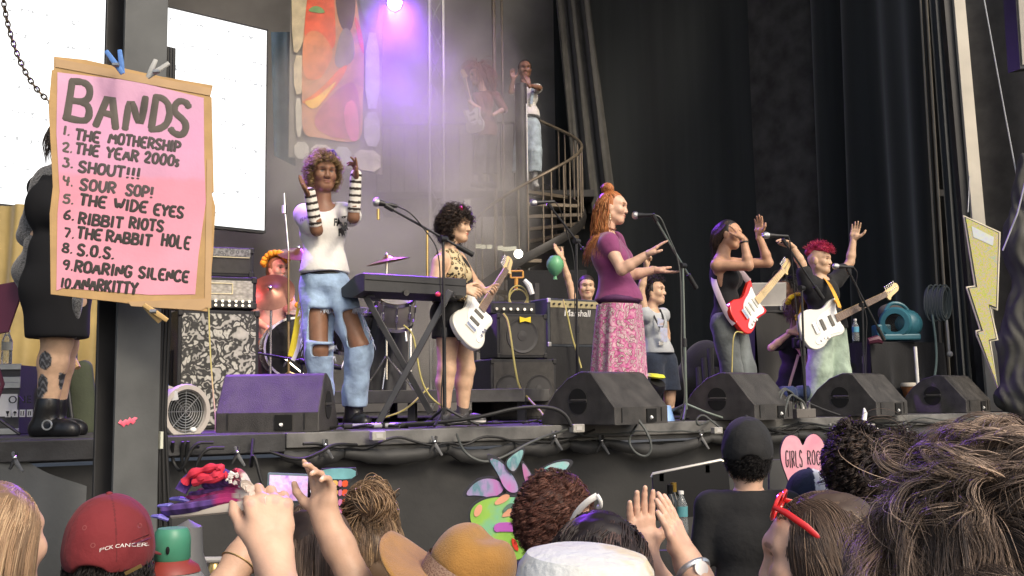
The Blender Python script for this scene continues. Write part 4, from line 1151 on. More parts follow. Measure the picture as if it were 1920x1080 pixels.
# ------------------------------------------------------------------ amplifiers and cabinets
M_tolex = mat('black_tolex', (.02, .02, .021), .6, var=.2, bump=.5, bscale=350)
M_tolexb = mat('blue_black_tolex', (.035, .042, .052), .6, var=.2, bump=.5, bscale=350)
M_cloth = mat('grille_cloth', (.055, .052, .047), .9, var=.2, scale=20, bump=.5, bscale=500)
def boxat(px, Y, w, d, h, phi, z=STAGE_Z):
	c = G(px, Y, z); R = Matrix.Rotation(phi, 3, 'Z'); return c, R
def amp(name, label, cat, px, Y, w, d, h, phi, z, front, deco=None, group=None, M=None, corner=True):
	"""cabinet: front panel faces local -y"""
	c, R = boxat(px, Y, w, d, h, phi, z); t = thing(name, label, cat, c, group)
	m_ = MB(); m_.box(c + V(0, 0, h / 2), (w, d, h), R); m_.build('cabinet', M or M_tolex, t, smooth=False, bevel=.01)
	m_ = MB(); m_.box(c + R @ V(0, -d / 2 - .002, h / 2), (w - .05, .008, h - .05), R); m_.build('grille', front, t, smooth=False)
	if corner:
		m_ = MB()
		for sx in (-1, 1):
			for zz in (.02, h - .02): m_.box(c + R @ V(sx * (w / 2 - .016), -d / 2 - .001, zz), (.036, .02, .042), R)
		m_.build('corner_cap', M_rubber if M is None else M_steel, t, smooth=False, bevel=.006)
	if deco: deco(t, c, R, w, d, h)
	return t
M_flower = mat_pattern('floral_grille', 'voronoi', [(0, (.50, .49, .42)), (.12, (.30, .29, .25)), (.2, (.50, .49, .43)), (.34, (.38, .37, .32)), (.42, (.05, .05, .045)), (.62, (.03, .03, .028)), (.72, (.34, .33, .29)), (1, (.45, .43, .38))], 17, .8, dist=.22, bump=.3)
def sidehandle(t, c, R, w, d, h):
	m_ = MB(); m_.box(c + R @ V(-w / 2 - .001, 0, h * .5), (.01, .13, .26), R); m_.build('side_handle', M_nearblack, t, smooth=False, bevel=.004)
	m_ = MB(); m_.box(c + R @ V(-w / 2 - .006, 0, h * .36), (.012, .13, .02), R); m_.build('handle_bar', M_rubber, t, smooth=False)
zfl = STAGE_Z
cabt = amp('speaker_cabinet', 'tall black speaker cabinet with a grey flowered grille', 'speaker cabinet', 395, 7.15, .53, .42, .78, radians(28), STAGE_Z, M_flower, sidehandle)
def knobs(nrow, n, M1, cc=.018, y0=.25, rows=1):
	def f(t, c, R, w, d, h):
		for r_ in range(rows):
			for k in range(n):
				m_ = MB(); q = c + R @ V(-w / 2 + .05 + (w - .1) * k / (n - 1), -d / 2 - .006, h * y0 + r_ * .028); m_.cyl(q, q + R @ V(0, -.018, 0), cc * .62, n=10); m_.build('knob', M1, t)
	return f
M_diam = mat_pattern('diamond_plate', 'voronoi', [(0, (.5, .47, .4)), (.5, (.34, .32, .27)), (1, (.2, .19, .16))], 40, .35, stretch=(1, 1, 1.6))
def headdeco(t, c, R, w, d, h):
	m_ = MB(); m_.box(c + R @ V(0, -d / 2 - .007, h * .14), (w - .05, .012, h * .22), R); m_.build('control_panel', M_black, t, smooth=False)
	knobs(1, 11, M_chrome, .016, .10, 2)(t, c, R, w, d, h)
	q = c + R @ V(-.02, -d / 2 - .009, h * .62); m_ = MB(); ex = R @ V(1, 0, 0)
	for a, b in (((-.13, .035), (.13, .035)), ((.13, .035), (.13, -.035)), ((.13, -.035), (-.13, -.035)), ((-.13, -.035), (-.13, .035))): m_.tube([q + ex * a[0] + V(0, 0, a[1]), q + ex * b[0] + V(0, 0, b[1])], .004)
	m_.build('badge_frame', mat('cream_trim', (.6, .53, .32), .5), t)
	m_ = MB(); m_.box(q + ex * -.06, (.10, .004, .028), R); m_.build('badge', M_black, t, smooth=False)
ctop = STAGE_Z + .78
amp('guitar_amp', 'silver fronted amplifier head with rows of chrome knobs', 'amplifier', 398, 7.12, .54, .26, .215, radians(24), ctop + .015, M_diam, headdeco)
m = MB(); c_, R_2 = boxat(398, 7.12, 0, 0, 0, radians(24)); 
def smalldeco(t, c, R, w, d, h):
	m_ = MB(); m_.box(c + R @ V(0, -d / 2 - .007, h * .82), (w - .05, .012, h * .26), R); m_.build('control_panel', mat_pattern('busy_panel', 'voronoi', [(0, (.4, .4, .38)), (.3, (.05, .05, .05)), (1, (.3, .3, .28))], 45, .4), t, smooth=False)
	m_ = MB(); m_.box(c + R @ V(0, -d / 2 - .010, h * .66), (w - .06, .01, .006), R); m_.build('trim', mat('cream_trim', (.6, .53, .32), .5), t, smooth=False)
amp('guitar_amp', 'small dark amplifier on top of the silver fronted amplifier', 'amplifier', 412, 7.3, .42, .24, .205, radians(24), ctop + .25, M_cloth, smalldeco)
def comboKnobs(t, c, R, w, d, h):
	m_ = MB(); m_.box(c + R @ V(0, -d / 2 - .006, h - .05), (w - .05, .012, .06), R); pn_ = m_.build('control_panel', mat('gold_panel', (.42, .36, .2), .4, .5), t, smooth=False)
	for k in range(9):
		m_ = MB(); q = c + R @ V(-w * .4 + w * .8 * k / 8, -d / 2 - .012, h - .05); m_.cyl(q, q + R @ V(0, -.016, 0), .010, n=10); m_.build('knob', M_black, pn_)
	# script logo in white strokes
	o_ = c + R @ V(.02, -d / 2 - .008, h * .64); ex = R @ V(1, 0, 0)
	text_mesh('logo', 'Marshall', .085, o_, tuple(ex), (.1, 0, 1), M_white, t, .003)
tbl = thing('amp_table', 'table under black cloth carrying the guitar amplifier', 'table', G(1062, 9.6))
def clothbox(name, t, px, Y, w, d, h, phi, seed, M=M_blackmatte):
	c, R = boxat(px, Y, w, d, h, phi); m_ = MB(); r = random.Random(seed)
	per = 2 * (w + d)
	def fn(u, v):
		s = u * per
		if s < w: q = (-w / 2 + s, -d / 2); nn = (0, -1)
		elif s < w + d: q = (w / 2, -d / 2 + s - w); nn = (1, 0)
		elif s < 2 * w + d: q = (w / 2 - (s - w - d), d / 2); nn = (0, 1)
		else: q = (-w / 2, d / 2 - (s - 2 * w - d)); nn = (-1, 0)
		o_ = (.03 + .025 * sin(s * 17 + seed) + .02 * sin(s * 29 + 2 + v)) * v
		return c + R @ V(q[0] + nn[0] * o_, q[1] + nn[1] * o_, h * (1 - v) + .012 * v)
	m_.grid(fn, 160, 8)
	tp = [c + R @ V(sx * w / 2, sy * d / 2, h) for sx, sy in ((-1, -1), (1, -1), (1, 1), (-1, 1))]; m_.add(tp, [[0, 1, 2, 3]])
	m_.build(name, M, t)
	return c.z + h
ht = clothbox('cloth', tbl, 1062, 9.6, .62, .5, P(1060, 652, 9.5).z - STAGE_Z, radians(24), 2)
amp('guitar_amp', 'blue black combo amplifier with white script on the cloth covered table', 'amplifier', 1062, 9.6, .58, .30, .43, radians(30), ht + .004, M_cloth, comboKnobs, None, M_tolexb)
def conedeco(n):
	def f(t, c, R, w, d, h):
		for k in range(n):
			q = c + R @ V(0 if n == 1 else (-w * .23 + w * .46 * k), -d / 2 - .007, h * .5); m_ = MB(); r_ = min(w * (.36 if n == 1 else .2), h * .4)
			m_.lathe([(r_, 0), (r_ * .97, .006), (r_ * .9, .004), (r_ * .82, -.0), (r_ * .3, -.004), (r_ * .28, .004), (0, .008)], q, R @ V(0, -1, 0), 32); m_.build('cone', mat('cone_grey', (.035, .034, .033), .55, var=.2), t)
	return f
def ydeco(t, c, R, w, d, h):
	conedeco(1)(t, c, R, w, d, h)
	m_ = MB(); q = c + R @ V(.02, -d / 2 - .02, h - .05); ex = R @ V(1, 0, 0)
	m_.prism([(-.05, -.025), (0, -.012), (.05, -.025), (.05, .025), (0, .012), (-.05, .025)], q, ex, V(0, 0, 1), .008); m_.build('yellow_tape', mat('yellow_tape', (.8, .6, .02), .5), t, smooth=False)
z1 = STAGE_Z
amp('bass_cabinet', 'low bass speaker cabinet with two round cones on the floor', 'speaker cabinet', 965, 9.0, .60, .40, .50, radians(24), z1, M_cloth, conedeco(2))
amp('bass_cabinet', 'square bass cabinet with yellow tape on top of the low cabinet', 'speaker cabinet', 962, 9.02, .46, .38, .37, radians(24), z1 + .51, M_cloth, ydeco)
amp('bass_amp', 'small bass amplifier head with a row of knobs', 'amplifier', 950, 9.04, .42, .28, .10, radians(24), z1 + .885, M_black, knobs(1, 6, M_chrome, .02, .4), corner=False)
rk = thing('equipment_rack', 'dark equipment rack with shelves and cables behind the bass head', 'rack', G(950, 10.6))
for zz in (1.9, 2.35, 2.62):
	m = MB(); m.box(V(G(950, 10.6).x, 10.6, zz), (.66, .4, .04)); m.build('shelf', M_mon, rk, smooth=False)
for x in (-.32, .32):
	for y in (-.18, .18):
		m = MB(); m.box(V(G(950, 10.6).x + x, 10.6 + y, 2.16), (.04, .04, 1.3)); m.build('upright', M_mon, rk, smooth=False)
m = MB(); m.box(V(G(950, 10.6).x + .02, 10.62, 2.48), (.5, .3, .2)); m.build('rack_unit', M_mon, rk, smooth=False, bevel=.006)
m = MB(); fr_c = P(969, 514, 10.2)
for a, b in (((-.06, .03), (.06, .03)), ((.06, .03), (.06, -.035)), ((.06, -.035), (-.06, -.035)), ((-.06, -.035), (-.06, .03))): m.tube([fr_c + V(a[0], 0, a[1]), fr_c + V(b[0], 0, b[1])], .009)
m.tube([fr_c + V(-.005, 0, -.035), fr_c + V(-.01, 0, -.16)], .018)
o = m.build('orange_frame', mat('orange_plastic', (.55, .27, .05), .5)); tag(o, 'small orange framed lamp standing on the equipment rack', 'lamp')
cable('yellow cable coil hanging on the equipment rack', [P(972 + 18 * cos(a), 552 + 22 * sin(a) + a * 1.1, 10.15) for a in [i * .5 for i in range(30)]] + [P(985, 580, 10.1)], .008, M_ycab, it=1)
m = MB(); m.tube([P(983, 525, 10.1), P(992, 535, 10.1), P(998, 552, 10.1)], [.02, .03, .025]); o = m.build('white_glove', M_white); tag(o, 'white cloth hung on the rack beside the coiled cable', 'cloth')
cable('long yellow cable falling from the bass head to the floor', [P(944, 588, 8.7), P(953, 600, 8.68), P(960, 650, 8.66), P(968, 705, 8.6), P(975, 730, 8.4), P(995, 752, 8.0), P(1020, 778, 7.4), G(1022, 7.2) + V(0, 0, .01)], .009, M_ycab)
cable('yellow cable hanging down the front of the guitar amplifier', [P(1056, 562, 9.3), P(1064, 590, 9.28), P(1072, 630, 9.27), P(1080, 655, 9.25), P(1090, 690, 9.2)], .008, M_ycab)
dk = thing('cloth_screen', 'black cloth panel on a frame behind the green balloon', 'panel', G(1020, 12.6))
m = MB(); m.box(V(G(1030, 12.6).x, 12.6, 2.35), (.95, .06, 1.7)); m.build('panel_board', M_blackmatte, dk, smooth=False)
bl = thing('green_balloon', 'small green balloon hanging beside the raised arm', 'balloon', P(1041, 497, 10.6))
m = MB(); m.lathe([(0, .095), (.05, .085), (.085, .03), (.088, -.02), (.06, -.08), (.02, -.115), (.012, -.125)], P(1041, 496, 10.6), n=20); m.build('skin', mat('green_rubber', (.12, .34, .17), .35), bl)
m = MB(); m.tube([P(1041, 514, 10.6), P(1041, 524, 10.6)], [.012, .022]); m.build('knot', mat('green_rubber', (.12, .34, .17), .35), bl)
for k, (px, py) in enumerate(((897, 462), (906, 463), (918, 463), (938, 465), (950, 467), (963, 466))):
	m = MB(); m.box(P(px, py, 13.6), (.07 if k != 4 else .11, .03, .055)); o = m.build('pale_light_box', mat('pale_label', (.55, .56, .45), .6)); tag(o, 'pale square box for a small warm light below the spiral stair', 'tag', 'pale boxes for small lights below the stair')  # unlit pale boxes in place of a row of small warm lights
sg = thing('arrow_sign', 'small white sign with a black arrow on the back wall', 'sign', P(876, 398, 14.3))
m = MB(); m.box(P(876, 387, 14.3), (.09, .02, .19)); m.build('plate', M_white, sg, smooth=False)
m = MB(); m.prism([(0, .06), (-.03, .01), (-.012, .01), (-.012, -.06), (.012, -.06), (.012, .01), (.03, .01)], P(876, 387, 14.28), V(1, 0, 0), V(0, 0, 1), .006); m.build('arrow', M_black, sg, smooth=False)
# ------------------------------------------------------------------ drums
M_drum = mat('drum_black', (.02, .02, .021), .25, var=.15)
M_brz = mat('bronze', (.52, .36, .16), .3, 1.0, var=.2, scale=8)
M_brzd = mat('bronze_dark', (.22, .10, .07), .35, .6, var=.25, scale=8)
def drum(name, label, c, axis, r, depth, shell, head):
	t = thing(name, label, 'drum', c); c = Vector(c); a = nrm(axis)
	m_ = MB(); m_.lathe([(r * .97, -depth / 2), (r, -depth / 2 + .01), (r, depth / 2 - .01), (r * .97, depth / 2)], c, a, 36); m_.build('shell', shell, t)
	for s in (-1, 1):
		m_ = MB(); m_.lathe([(r * 1.0, s * depth / 2 - .018), (r * 1.04, s * depth / 2 - .018), (r * 1.04, s * depth / 2 + .012), (r * .97, s * depth / 2 + .012), (r * .97, s * depth / 2)], c, a, 36, cap=False); m_.build('hoop', M_chrome, t)
		m_ = MB(); m_.lathe([(0, s * (depth / 2 + .002)), (r * .98, s * (depth / 2 + .002))], c, a, 36); m_.build('head', head, t)
	x, y, z = frame_of(a)
	for k in range(8):
		q = c + (x * cos(k * .785) + y * sin(k * .785)) * (r + .008); m_ = MB(); m_.tube([q - z * depth * .42, q + z * depth * .42], .006, 6); m_.tube([q - z * .03, q + z * .03], .014, 8); m_.build('lug', M_chrome, t)
	return t
def cymbal(label, c, axis, r, M, base, name='cymbal'):
	t = thing(name, label, 'cymbal', base); c = Vector(c); a = nrm(axis)
	m_ = MB(); m_.lathe([(.006, .028), (.03, .026), (.055, .006), (r * .6, -.004), (r, -.022), (r * .995, -.024), (r * .6, -.007), (.05, .002), (.006, .022)], c, a, 40, cap=False); m_.build('plate', M, t)
	m_ = MB(); m_.ball(c + a * .04, .02); m_.build('wing_nut', M_chrome, t)
	m_ = MB(); m_.tube([Vector(base) + V(0, 0, .1), V(base[0], base[1], c.z - .15), c + a * .03], .011); m_.build('stand_pole', M_chrome, t)
	for k in range(3):
		m_ = MB(); an = .5 + k * 2.094; m_.tube([Vector(base) + V(0, 0, .3), Vector(base) + V(.25 * cos(an), .25 * sin(an), .012)], .009); m_.build('leg', M_chrome, t)
	return t
zR = zr
drum('bass_drum', 'black bass drum with chrome hoops standing on the riser', P(548, 655, 9.3), (.35, -1, 0), .26, .4, M_drum, M_drum)
drum('tom_drum', 'grey tilted tom drum behind the keyboard', P(742, 580, 8.9), (.1, -.55, .8), .15, .24, mat('silver_shell', (.3, .28, .25), .35, .5), mat('drum_head', (.4, .38, .34), .6))
drum('floor_tom', 'dark floor tom beside the singer\'s knee', P(665, 620, 9.4), (.1, -.2, 1), .2, .36, M_drum, mat('drum_head', (.4, .38, .34), .6))
drum('snare_drum', 'chrome snare drum in front of the drummer', P(575, 600, 9.5), (0, -.25, 1), .17, .13, M_chrome, mat('drum_head', (.4, .38, .34), .6))
cymbal('big bronze cymbal tilted towards the audience before the drummer', P(508, 545, 8.95), (.05, -.83, .56), .20, M_brzd, G(506, 8.95, 1.5) + V(0, .0, 0))
cymbal('flat bronze cymbal to the right of the singer in the white shirt', P(727, 486, 9.0), (-.18, -.1, .95), .19, M_brz, G(725, 9.0, zR))
cymbal('bronze cymbal half hidden behind the singer in the white shirt', P(560, 472, 9.9), (.1, -.4, .9), .2, M_brzd, G(565, 9.9, zR))
m = MB()
def dcf(u, v):
	px = 690 + 75 * u; p = G(px, 9.3 - .1 * sin(u * 3.1), zR); top = P(px, 560 + 60 * (u - .35) ** 2 * 3, 9.3).z
	return V(p.x, p.y + .04 * sin(u * 13 + v * 4) - .1 * v, top * (1 - v) + (zR + .01) * v)
m.grid(dcf, 40, 14); o = m.build('draped_drum', mat('charcoal_cloth', (.04, .04, .042), .9, var=.2, bump=.2, bscale=30)); tag(o, 'charcoal cloth draped over drum gear behind the keyboard stand', 'cloth')
m = MB()
for a, b in (((660, 640), (640, 690)), ((640, 600), (690, 720)), ((520, 705), (560, 640)), ((590, 720), (530, 670)), ((750, 560), (762, 640)), ((770, 560), (770, 720))):
	m.tube([P(*a, 9.1), P(*b, 9.05)], .012)
o = m.build('drum_hardware', M_chrome); tag(o, 'chrome pedal rods and stand legs of the drum kit', 'drum hardware')
# ------------------------------------------------------------------ left side: flight case, bottle, music stand, fan, flag
fc = thing('flight_case', 'grey flight case with steel trim and a white label reading ONE', 'case', G(20, 6.3))
Rf = Matrix.Rotation(radians(6), 3, 'Z'); cc = G(8, 6.4)
hF = P(20, 682, 6.1).z - STAGE_Z
m = MB(); m.box(cc + V(-.15, 0, hF / 2), (.62, .5, hF - .01), Rf); m.build('body', mat('case_grey', (.05, .05, .05), .6, var=.2, bump=.2), fc, smooth=False)
m = MB()
for z in (.02, hF * .70, hF * .78, hF - .015): m.box(cc + V(-.15, 0, z) + Rf @ V(0, -.255, 0), (.63, .012, .035), Rf)
m.build('steel_trim', M_steel, fc, smooth=False, bevel=.003)
m = MB(); q = cc + V(-.15, 0, hF * .74) + Rf @ V(.12, -.262, 0); m.box(q, (.11, .012, .075), Rf); m.build('latch', M_chrome, fc, smooth=False, bevel=.004)
m = MB(); q = cc + V(-.15, 0, hF * .42) + Rf @ V(.1, -.252, 0); m.box(q, (.40, .006, .13), Rf); m.build('label_plate', mat('label_grey', (.6, .6, .6), .6), fc, smooth=False)
text_mesh('label_text', 'ONE', .062, P(37, 756, 6.135), tuple(Rf @ V(1, 0, 0)), (0, 0, 1), M_black, fc, .003)
q = P(36, 775, 6.13)
for k in range(4):
	c = q + V(-.065 + k * .042, 0, 0); m = MB(); m.box(c, (.032, .005, .042)); sp_l = m.build('symbol_plate', mat('label_grey', (.6, .6, .6), .6), fc, smooth=False)
	c = c + V(0, -.004, 0); m = MB()
	if k == 0: m.lathe([(.006, -.014), (.003, -.012), (.002, -.004), (.008, .004), (.009, .014)], c, n=10)
	elif k == 1: m.lathe([(.002, -.014), (.002, .002), (.011, .002), (.006, .011), (0, .014)], c, n=10)
	elif k == 2: m.tube([c + V(-.007, 0, .013), c + V(-.007, 0, -.012), c + V(.007, 0, -.012), c + V(.007, 0, .013)], .0028)
	else: m.tube([c + V(-.006, 0, -.013), c + V(-.006, 0, .01), c + V(.006, 0, .01), c + V(.006, 0, -.013)], .0028)
	m.build('symbol', M_black, sp_l)
M_clear = mat('clear_plastic', (.8, .85, .85), .12, trans=.85, var=.05, ior=1.3)
def bottle(label, base, h, capc, lab=None, r=None):
	t = thing('water_bottle', label, 'bottle', base); r = r or h * .15
	m_ = MB(); m_.lathe([(r * .9, 0), (r, h * .03), (r, h * .3), (r * .94, h * .34), (r, h * .38), (r, h * .66), (r * .55, h * .84), (r * .4, h * .88), (r * .4, h * .93)], base, n=18); m_.build('body', M_clear, t)
	m_ = MB(); m_.lathe([(r * .46, h * .92), (r * .46, h * 1.0), (0, h * 1.0)], base, n=14); m_.build('cap', capc, t)
	m_ = MB(); m_.lathe([(r * 1.01, h * .4), (r * 1.01, h * .64)], base, n=18, cap=False); m_.build('wrapper', lab or mat('blue_label', (.1, .32, .45), .5), t)
bottle('water bottle standing on the grey flight case', V(*(P(12, 682, 6.2))), .2, M_white, mat('pale_label', (.55, .56, .45), .6))
ms = thing('music_stand', 'maroon music stand leaning at the left edge of the stage', 'music stand', G(0, 5.9))
m = MB(); m.prism([(0, 0), (.34, 0), (.38, .30), (-.04, .30)], P(-78, 640, 5.9), V(.95, -.25, .12), V(.1, .2, .97), .012, .002); m.build('desk', mat('maroon', (.09, .02, .04), .5), ms, smooth=False)
m = MB(); m.tube([P(-20, 640, 5.92), P(5, 720, 5.95), G(-30, 5.95)], .012); m.build('pole', mat('maroon', (.09, .02, .04), .5), ms)
for k in range(3):
	m = MB(); b_ = G(-30, 5.95); m.tube([b_ + V(0, 0, .15), b_ + V(.2 * cos(k * 2.1), .2 * sin(k * 2.1), .01)], .009); m.build('leg', M_black, ms)
m = MB()
for k, (a, b) in enumerate((((128, 655), (146, 690)),)):
	m.tube([P(*a, 6.3), P(*b, 6.25)], .018)
o = m.build('mallet_handle', mat('bare_wood', (.42, .27, .12), .6)); tag(o, 'bare wooden handle poking out behind the tattooed leg', 'handle')
gb = thing('gear_bag', 'dark green gear bag with a black strap behind the column', 'bag', G(150, 6.5))
sdf = SDF().cone(P(142, 700, 6.5), P(150, 800, 6.5), .06, .085, k=.03).cone(P(158, 690, 6.5), P(165, 805, 6.5), .05, .07, k=.03); sdf.build('body', mat('olive_canvas', (.05, .06, .035), .85, var=.2, bump=.2), gb, .012)
m = MB(); m.tube([P(120, 690, 6.4), P(128, 730, 6.38), P(136, 795, 6.36)], .012); m.build('strap', M_black, gb)
bj = thing('blue_case', 'slim navy blue padded case behind the boot', 'case', G(118, 6.8))
sdf = SDF().box(P(120, 735, 6.8), (.07, .05, .28), None, .03); sdf.build('body', mat('navy_canvas', (.03, .05, .08), .8, var=.2), bj, .012)
fa = thing('drum_fan', 'pale grey round stage fan on a curved foot', 'fan', G(330, 5.95))
fo = P(338, 772, 5.95); fd = nrm(V(.78, -.62, 0)); fx = V(-fd.y, fd.x, 0)
m = MB(); m.lathe([(.115, -.17), (.13, -.15), (.132, .03), (.128, .04), (.11, .045)], fo, fd, 32, cap=False); m.lathe([(0, -.168), (.115, -.17)], fo, fd, 32); m.build('drum_shell', mat('fan_grey', (.16, .155, .14), .5, var=.15), fa)
m = MB(); m.lathe([(.125, .03), (.15, .03), (.155, .05), (.15, .07), (.125, .07), (.12, .05), (.125, .03)], fo, fd, 32, cap=False); m.lathe([(.125, -.15), (.15, -.15), (.152, -.17), (.14, -.19), (.12, -.17), (.125, -.15)], fo, fd, 32, cap=False); m.build('rim', mat('fan_rim', (.42, .38, .34), .5, var=.1), fa)
m = MB()
for k in range(7):
	r_ = .03 + k * .015; m.tube([fo + fd * .052 + fx * (r_ * cos(a)) + V(0, 0, r_ * sin(a)) for a in [2 * pi * j / 24 for j in range(25)]], .0022, 5, cap=False)
for k in range(8):
	a = k * pi / 4; m.tube([fo + fd * .052, fo + fd * .052 + fx * (.12 * cos(a)) + V(0, 0, .12 * sin(a))], .0025, 5)
m.build('guard', M_steel, fa)
for k in range(4):
	m = MB(); a = k * pi / 2 + .4; e1 = fx * cos(a) + V(0, 0, sin(a)); e2 = -fx * sin(a) + V(0, 0, cos(a))
	m.add([fo + fd * .0 + e1 * .02 - e2 * .02, fo + fd * .02 + e1 * .1 - e2 * .05, fo - fd * .02 + e1 * .1 + e2 * .05, fo - fd * .01 + e1 * .02 + e2 * .02], [[0, 1, 2, 3]]); m.build('blade', M_black, fa)
m = MB(); m.lathe([(0, -.05), (.03, -.05), (.03, .02), (0, .03)], fo, fd, 16); m.build('hub', M_black, fa)
m = MB(); m.tube(smoothpts([fo - fd * .06 + V(-.12, 0, .05), fo - fd * .1 + V(-.13, 0, .16), fo - fd * .06 + V(-.05, 0, .19)], 2), .018); m.tube([fo - fd * .1 + V(0, 0, -.13), G(318, 5.95) + V(0, 0, .012), G(345, 5.95) + V(0, 0, .012)], .014); m.build('carry_handle', mat('fan_rim', (.42, .38, .34), .5, var=.1), fa)
m = MB(); m.box(fo + V(-.03, -.11, .085), (.10, .004, .05), Matrix.Rotation(-.12, 3, 'Y')); m.build('sticker', mat('label_grey', (.6, .6, .6), .6), fa, smooth=False)
fl = thing('rainbow_strap', 'rainbow striped strap standing behind the fan', 'strap', P(303, 720, 6.2))
for k, c in enumerate(((.6, .04, .02), (.75, .28, .02), (.75, .6, .03), (.05, .35, .1), (.04, .12, .5))):
	m = MB(); m.tube(smoothpts([P(293 + k * 3.6, 676 + k * 3, 6.2), P(297 + k * 3.6, 705, 6.19), P(303 + k * 3.2, 732, 6.19)], 2), .0062, 6, flat=((0, 1, 0), .5)); m.build('stripe', mat('stripe%s' % 'abcde'[k], c, .7), fl)
cable('yellow cord hanging down the flowered speaker grille', [P(391, 560, 6.85), P(393, 640, 6.8), P(398, 720, 6.72), P(405, 790, 6.45), P(404, 812, 6.3)], .005, M_ycab)
m = MB(); m.ball(P(362, 806, 5.85), (.02, .02, .016)); o = m.build('white_plug', M_white); tag(o, 'small white plug lying beside the fan', 'plug')
# ------------------------------------------------------------------ right side: tables, laptop, fan, bottle, djembe, coil
dj = thing('desk', 'black draped table with laptop behind the red guitar player', 'table', G(1447, 10.2))
hdj = clothbox('cloth', dj, 1447, 10.2, .62, .5, P(1447, 588, 10.0).z - STAGE_Z, radians(20), 7, M_curt2)
lp = thing('laptop', 'silver laptop with its lid facing the audience', 'laptop', P(1440, 575, 10.1))
m = MB(); q = G(1437, 10.1, hdj); m.box(q + V(.01, 0, .045), (.38, .30, .05)); m.box(q + V(.03, -.02, .012), (.42, .3, .02)); m.build('mixer_base', M_black, lp, smooth=False, bevel=.004)
m = MB(); m.box(q + V(-.0, -.10, .185), (.34, .012, .22), Matrix.Rotation(radians(12), 3, 'X')); m.build('lid', mat('aluminium', (.55, .53, .48), .35, .3), lp, smooth=False, bevel=.004)
m = MB(); m.box(q + V(0, .02, .075), (.34, .22, .012)); m.build('keyboard_deck', mat('aluminium', (.55, .53, .48), .35, .3), lp, smooth=False)
m = MB(); 
for k in range(4): m.cyl(q + V(.10 + k * .035, -.16, .03), q + V(.10 + k * .035, -.16, .07), .012, n=10)
m.build('knob', M_chrome, lp)
rt = thing('side_table', 'black draped table on the right carrying the blue fan', 'table', G(1675, 10.4))
hrt = clothbox('cloth', rt, 1672, 10.5, .98, .5, P(1675, 642, 10.3).z - STAGE_Z, radians(26), 11)
bottle('clear water bottle with blue label on the right table', G(1605, 9.95, hrt), .21, M_white)
M_teal = mat('teal_plastic', (.03, .13, .17), .4, var=.12, bump=.05)
am = thing('air_mover', 'teal blue carpet dryer fan on the right table', 'fan', G(1685, 10.4, hrt))
fc0 = P(1680, 606, 10.3); fdd = nrm(V(-.45, -.9, 0)); fxx = V(-fdd.y, fdd.x, 0)
m = MB(); m.lathe([(.09, .09), (.135, .09), (.155, .06), (.16, -.06), (.14, -.1), (0, -.1)], fc0, fdd, 32, cap=False); m.build('scroll_housing', M_teal, am); m = MB(); m.ball(fc0 + fxx * .09 - fdd * .06 + V(0, 0, -.01), (.15, .14, .145), 20, 12); m.build('motor_cover', M_teal, am)
m = MB(); m.box(fc0 + V(.0, 0, -.14) + fxx * .02, (.36, .2, .06)); m.box(fc0 + fxx * -.14 + V(0, 0, -.08), (.14, .18, .14)); m.build('outlet', M_teal, am, smooth=False, bevel=.015)
m = MB(); m.lathe([(0, .05), (.09, .05), (.095, .085)], fc0, fdd, 28, cap=False); m.build('intake', M_nearblack, am)
m = MB()
for k in range(6): m.tube([fc0 + fdd * .085 + fxx * (.09 * cos(a)) * (k / 6) + V(0, 0, .09 * sin(a) * k / 6) for a in [2 * pi * j / 20 for j in range(21)]], .002, 5, cap=False)
m.build('intake_guard', M_black, am)
m = MB(); m.tube(smoothpts([fc0 + V(-.1, 0, .12), fc0 + V(-.05, 0, .2), fc0 + V(.07, 0, .19), fc0 + V(.14, 0, .1)], 2), .018); m.build('carry_handle', M_teal, am)
sdf = SDF().ell(P(1672, 582, 10.5), (.13, .1, .07)).ell(P(1660, 590, 10.5), (.07, .08, .06)); o = sdf.build('cloth_hat', mat('grey_felt', (.10, .09, .085), .9), None, .012); tag(o, 'dark grey cloth cap lying on top of the teal fan', 'cap')
m = MB(); m.tube([P(1628, 640, 10.0), P(1645, 636, 10.0), P(1655, 640, 10)], [.03, .04, .03]); o = m.build('cloth_bundle', mat('maroon', (.09, .02, .04), .5)); tag(o, 'small dark red bundle on the right table', 'cloth')
dje = thing('djembe', 'wooden hand drum with pale rim under the right table', 'drum', G(1707, 10.1))
m = MB(); z0 = G(1707, 10.1); m.lathe([(.05, 0), (.04, .05), (.035, .1), (.055, .16), (.07, .22), (.072, .25)], z0, n=24); m.build('shell', mat('drum_wood', (.22, .09, .035), .45, var=.3), dje)
m = MB(); m.lathe([(.076, .24), (.078, .26), (.07, .275), (0, .277)], z0, n=24); m.build('head', mat('drum_skin', (.55, .5, .42), .7), dje)
m = MB(); m.tube([P(1716, 650, 9.9), P(1722, 735, 9.9)], .016); o = m.build('table_leg', M_white); tag(o, 'pale leg of a folding stand beside the hand drum', 'leg stand')
cl = thing('cable_coil', 'bundle of coiled dark cables hanging on the black curtain', 'cables', P(1757, 600, 10.3))
for k in range(12):
	m = MB(); cxx = 1742 + 3.0 * k; m.tube([P(cxx + 9 * cos(a), 568 + (30 + 4 * sin(k * 2)) * sin(a), 10.3 - .01 * k) for a in [2 * pi * j / 16 for j in range(17)]], .010, 6, cap=False); m.build('loop', mat('cable_teal_grey', (.05, .065, .065), .5), cl)
cable('pale teal cable falling from the coiled bundle to the floor', [P(1748, 590, 10.2), P(1754, 630, 10.2), P(1757, 680, 10.15), P(1748, 730, 10.1), G(1744, 10.0) + V(0, 0, .01)], .012, mat('cable_teal', (.12, .17, .16), .5))
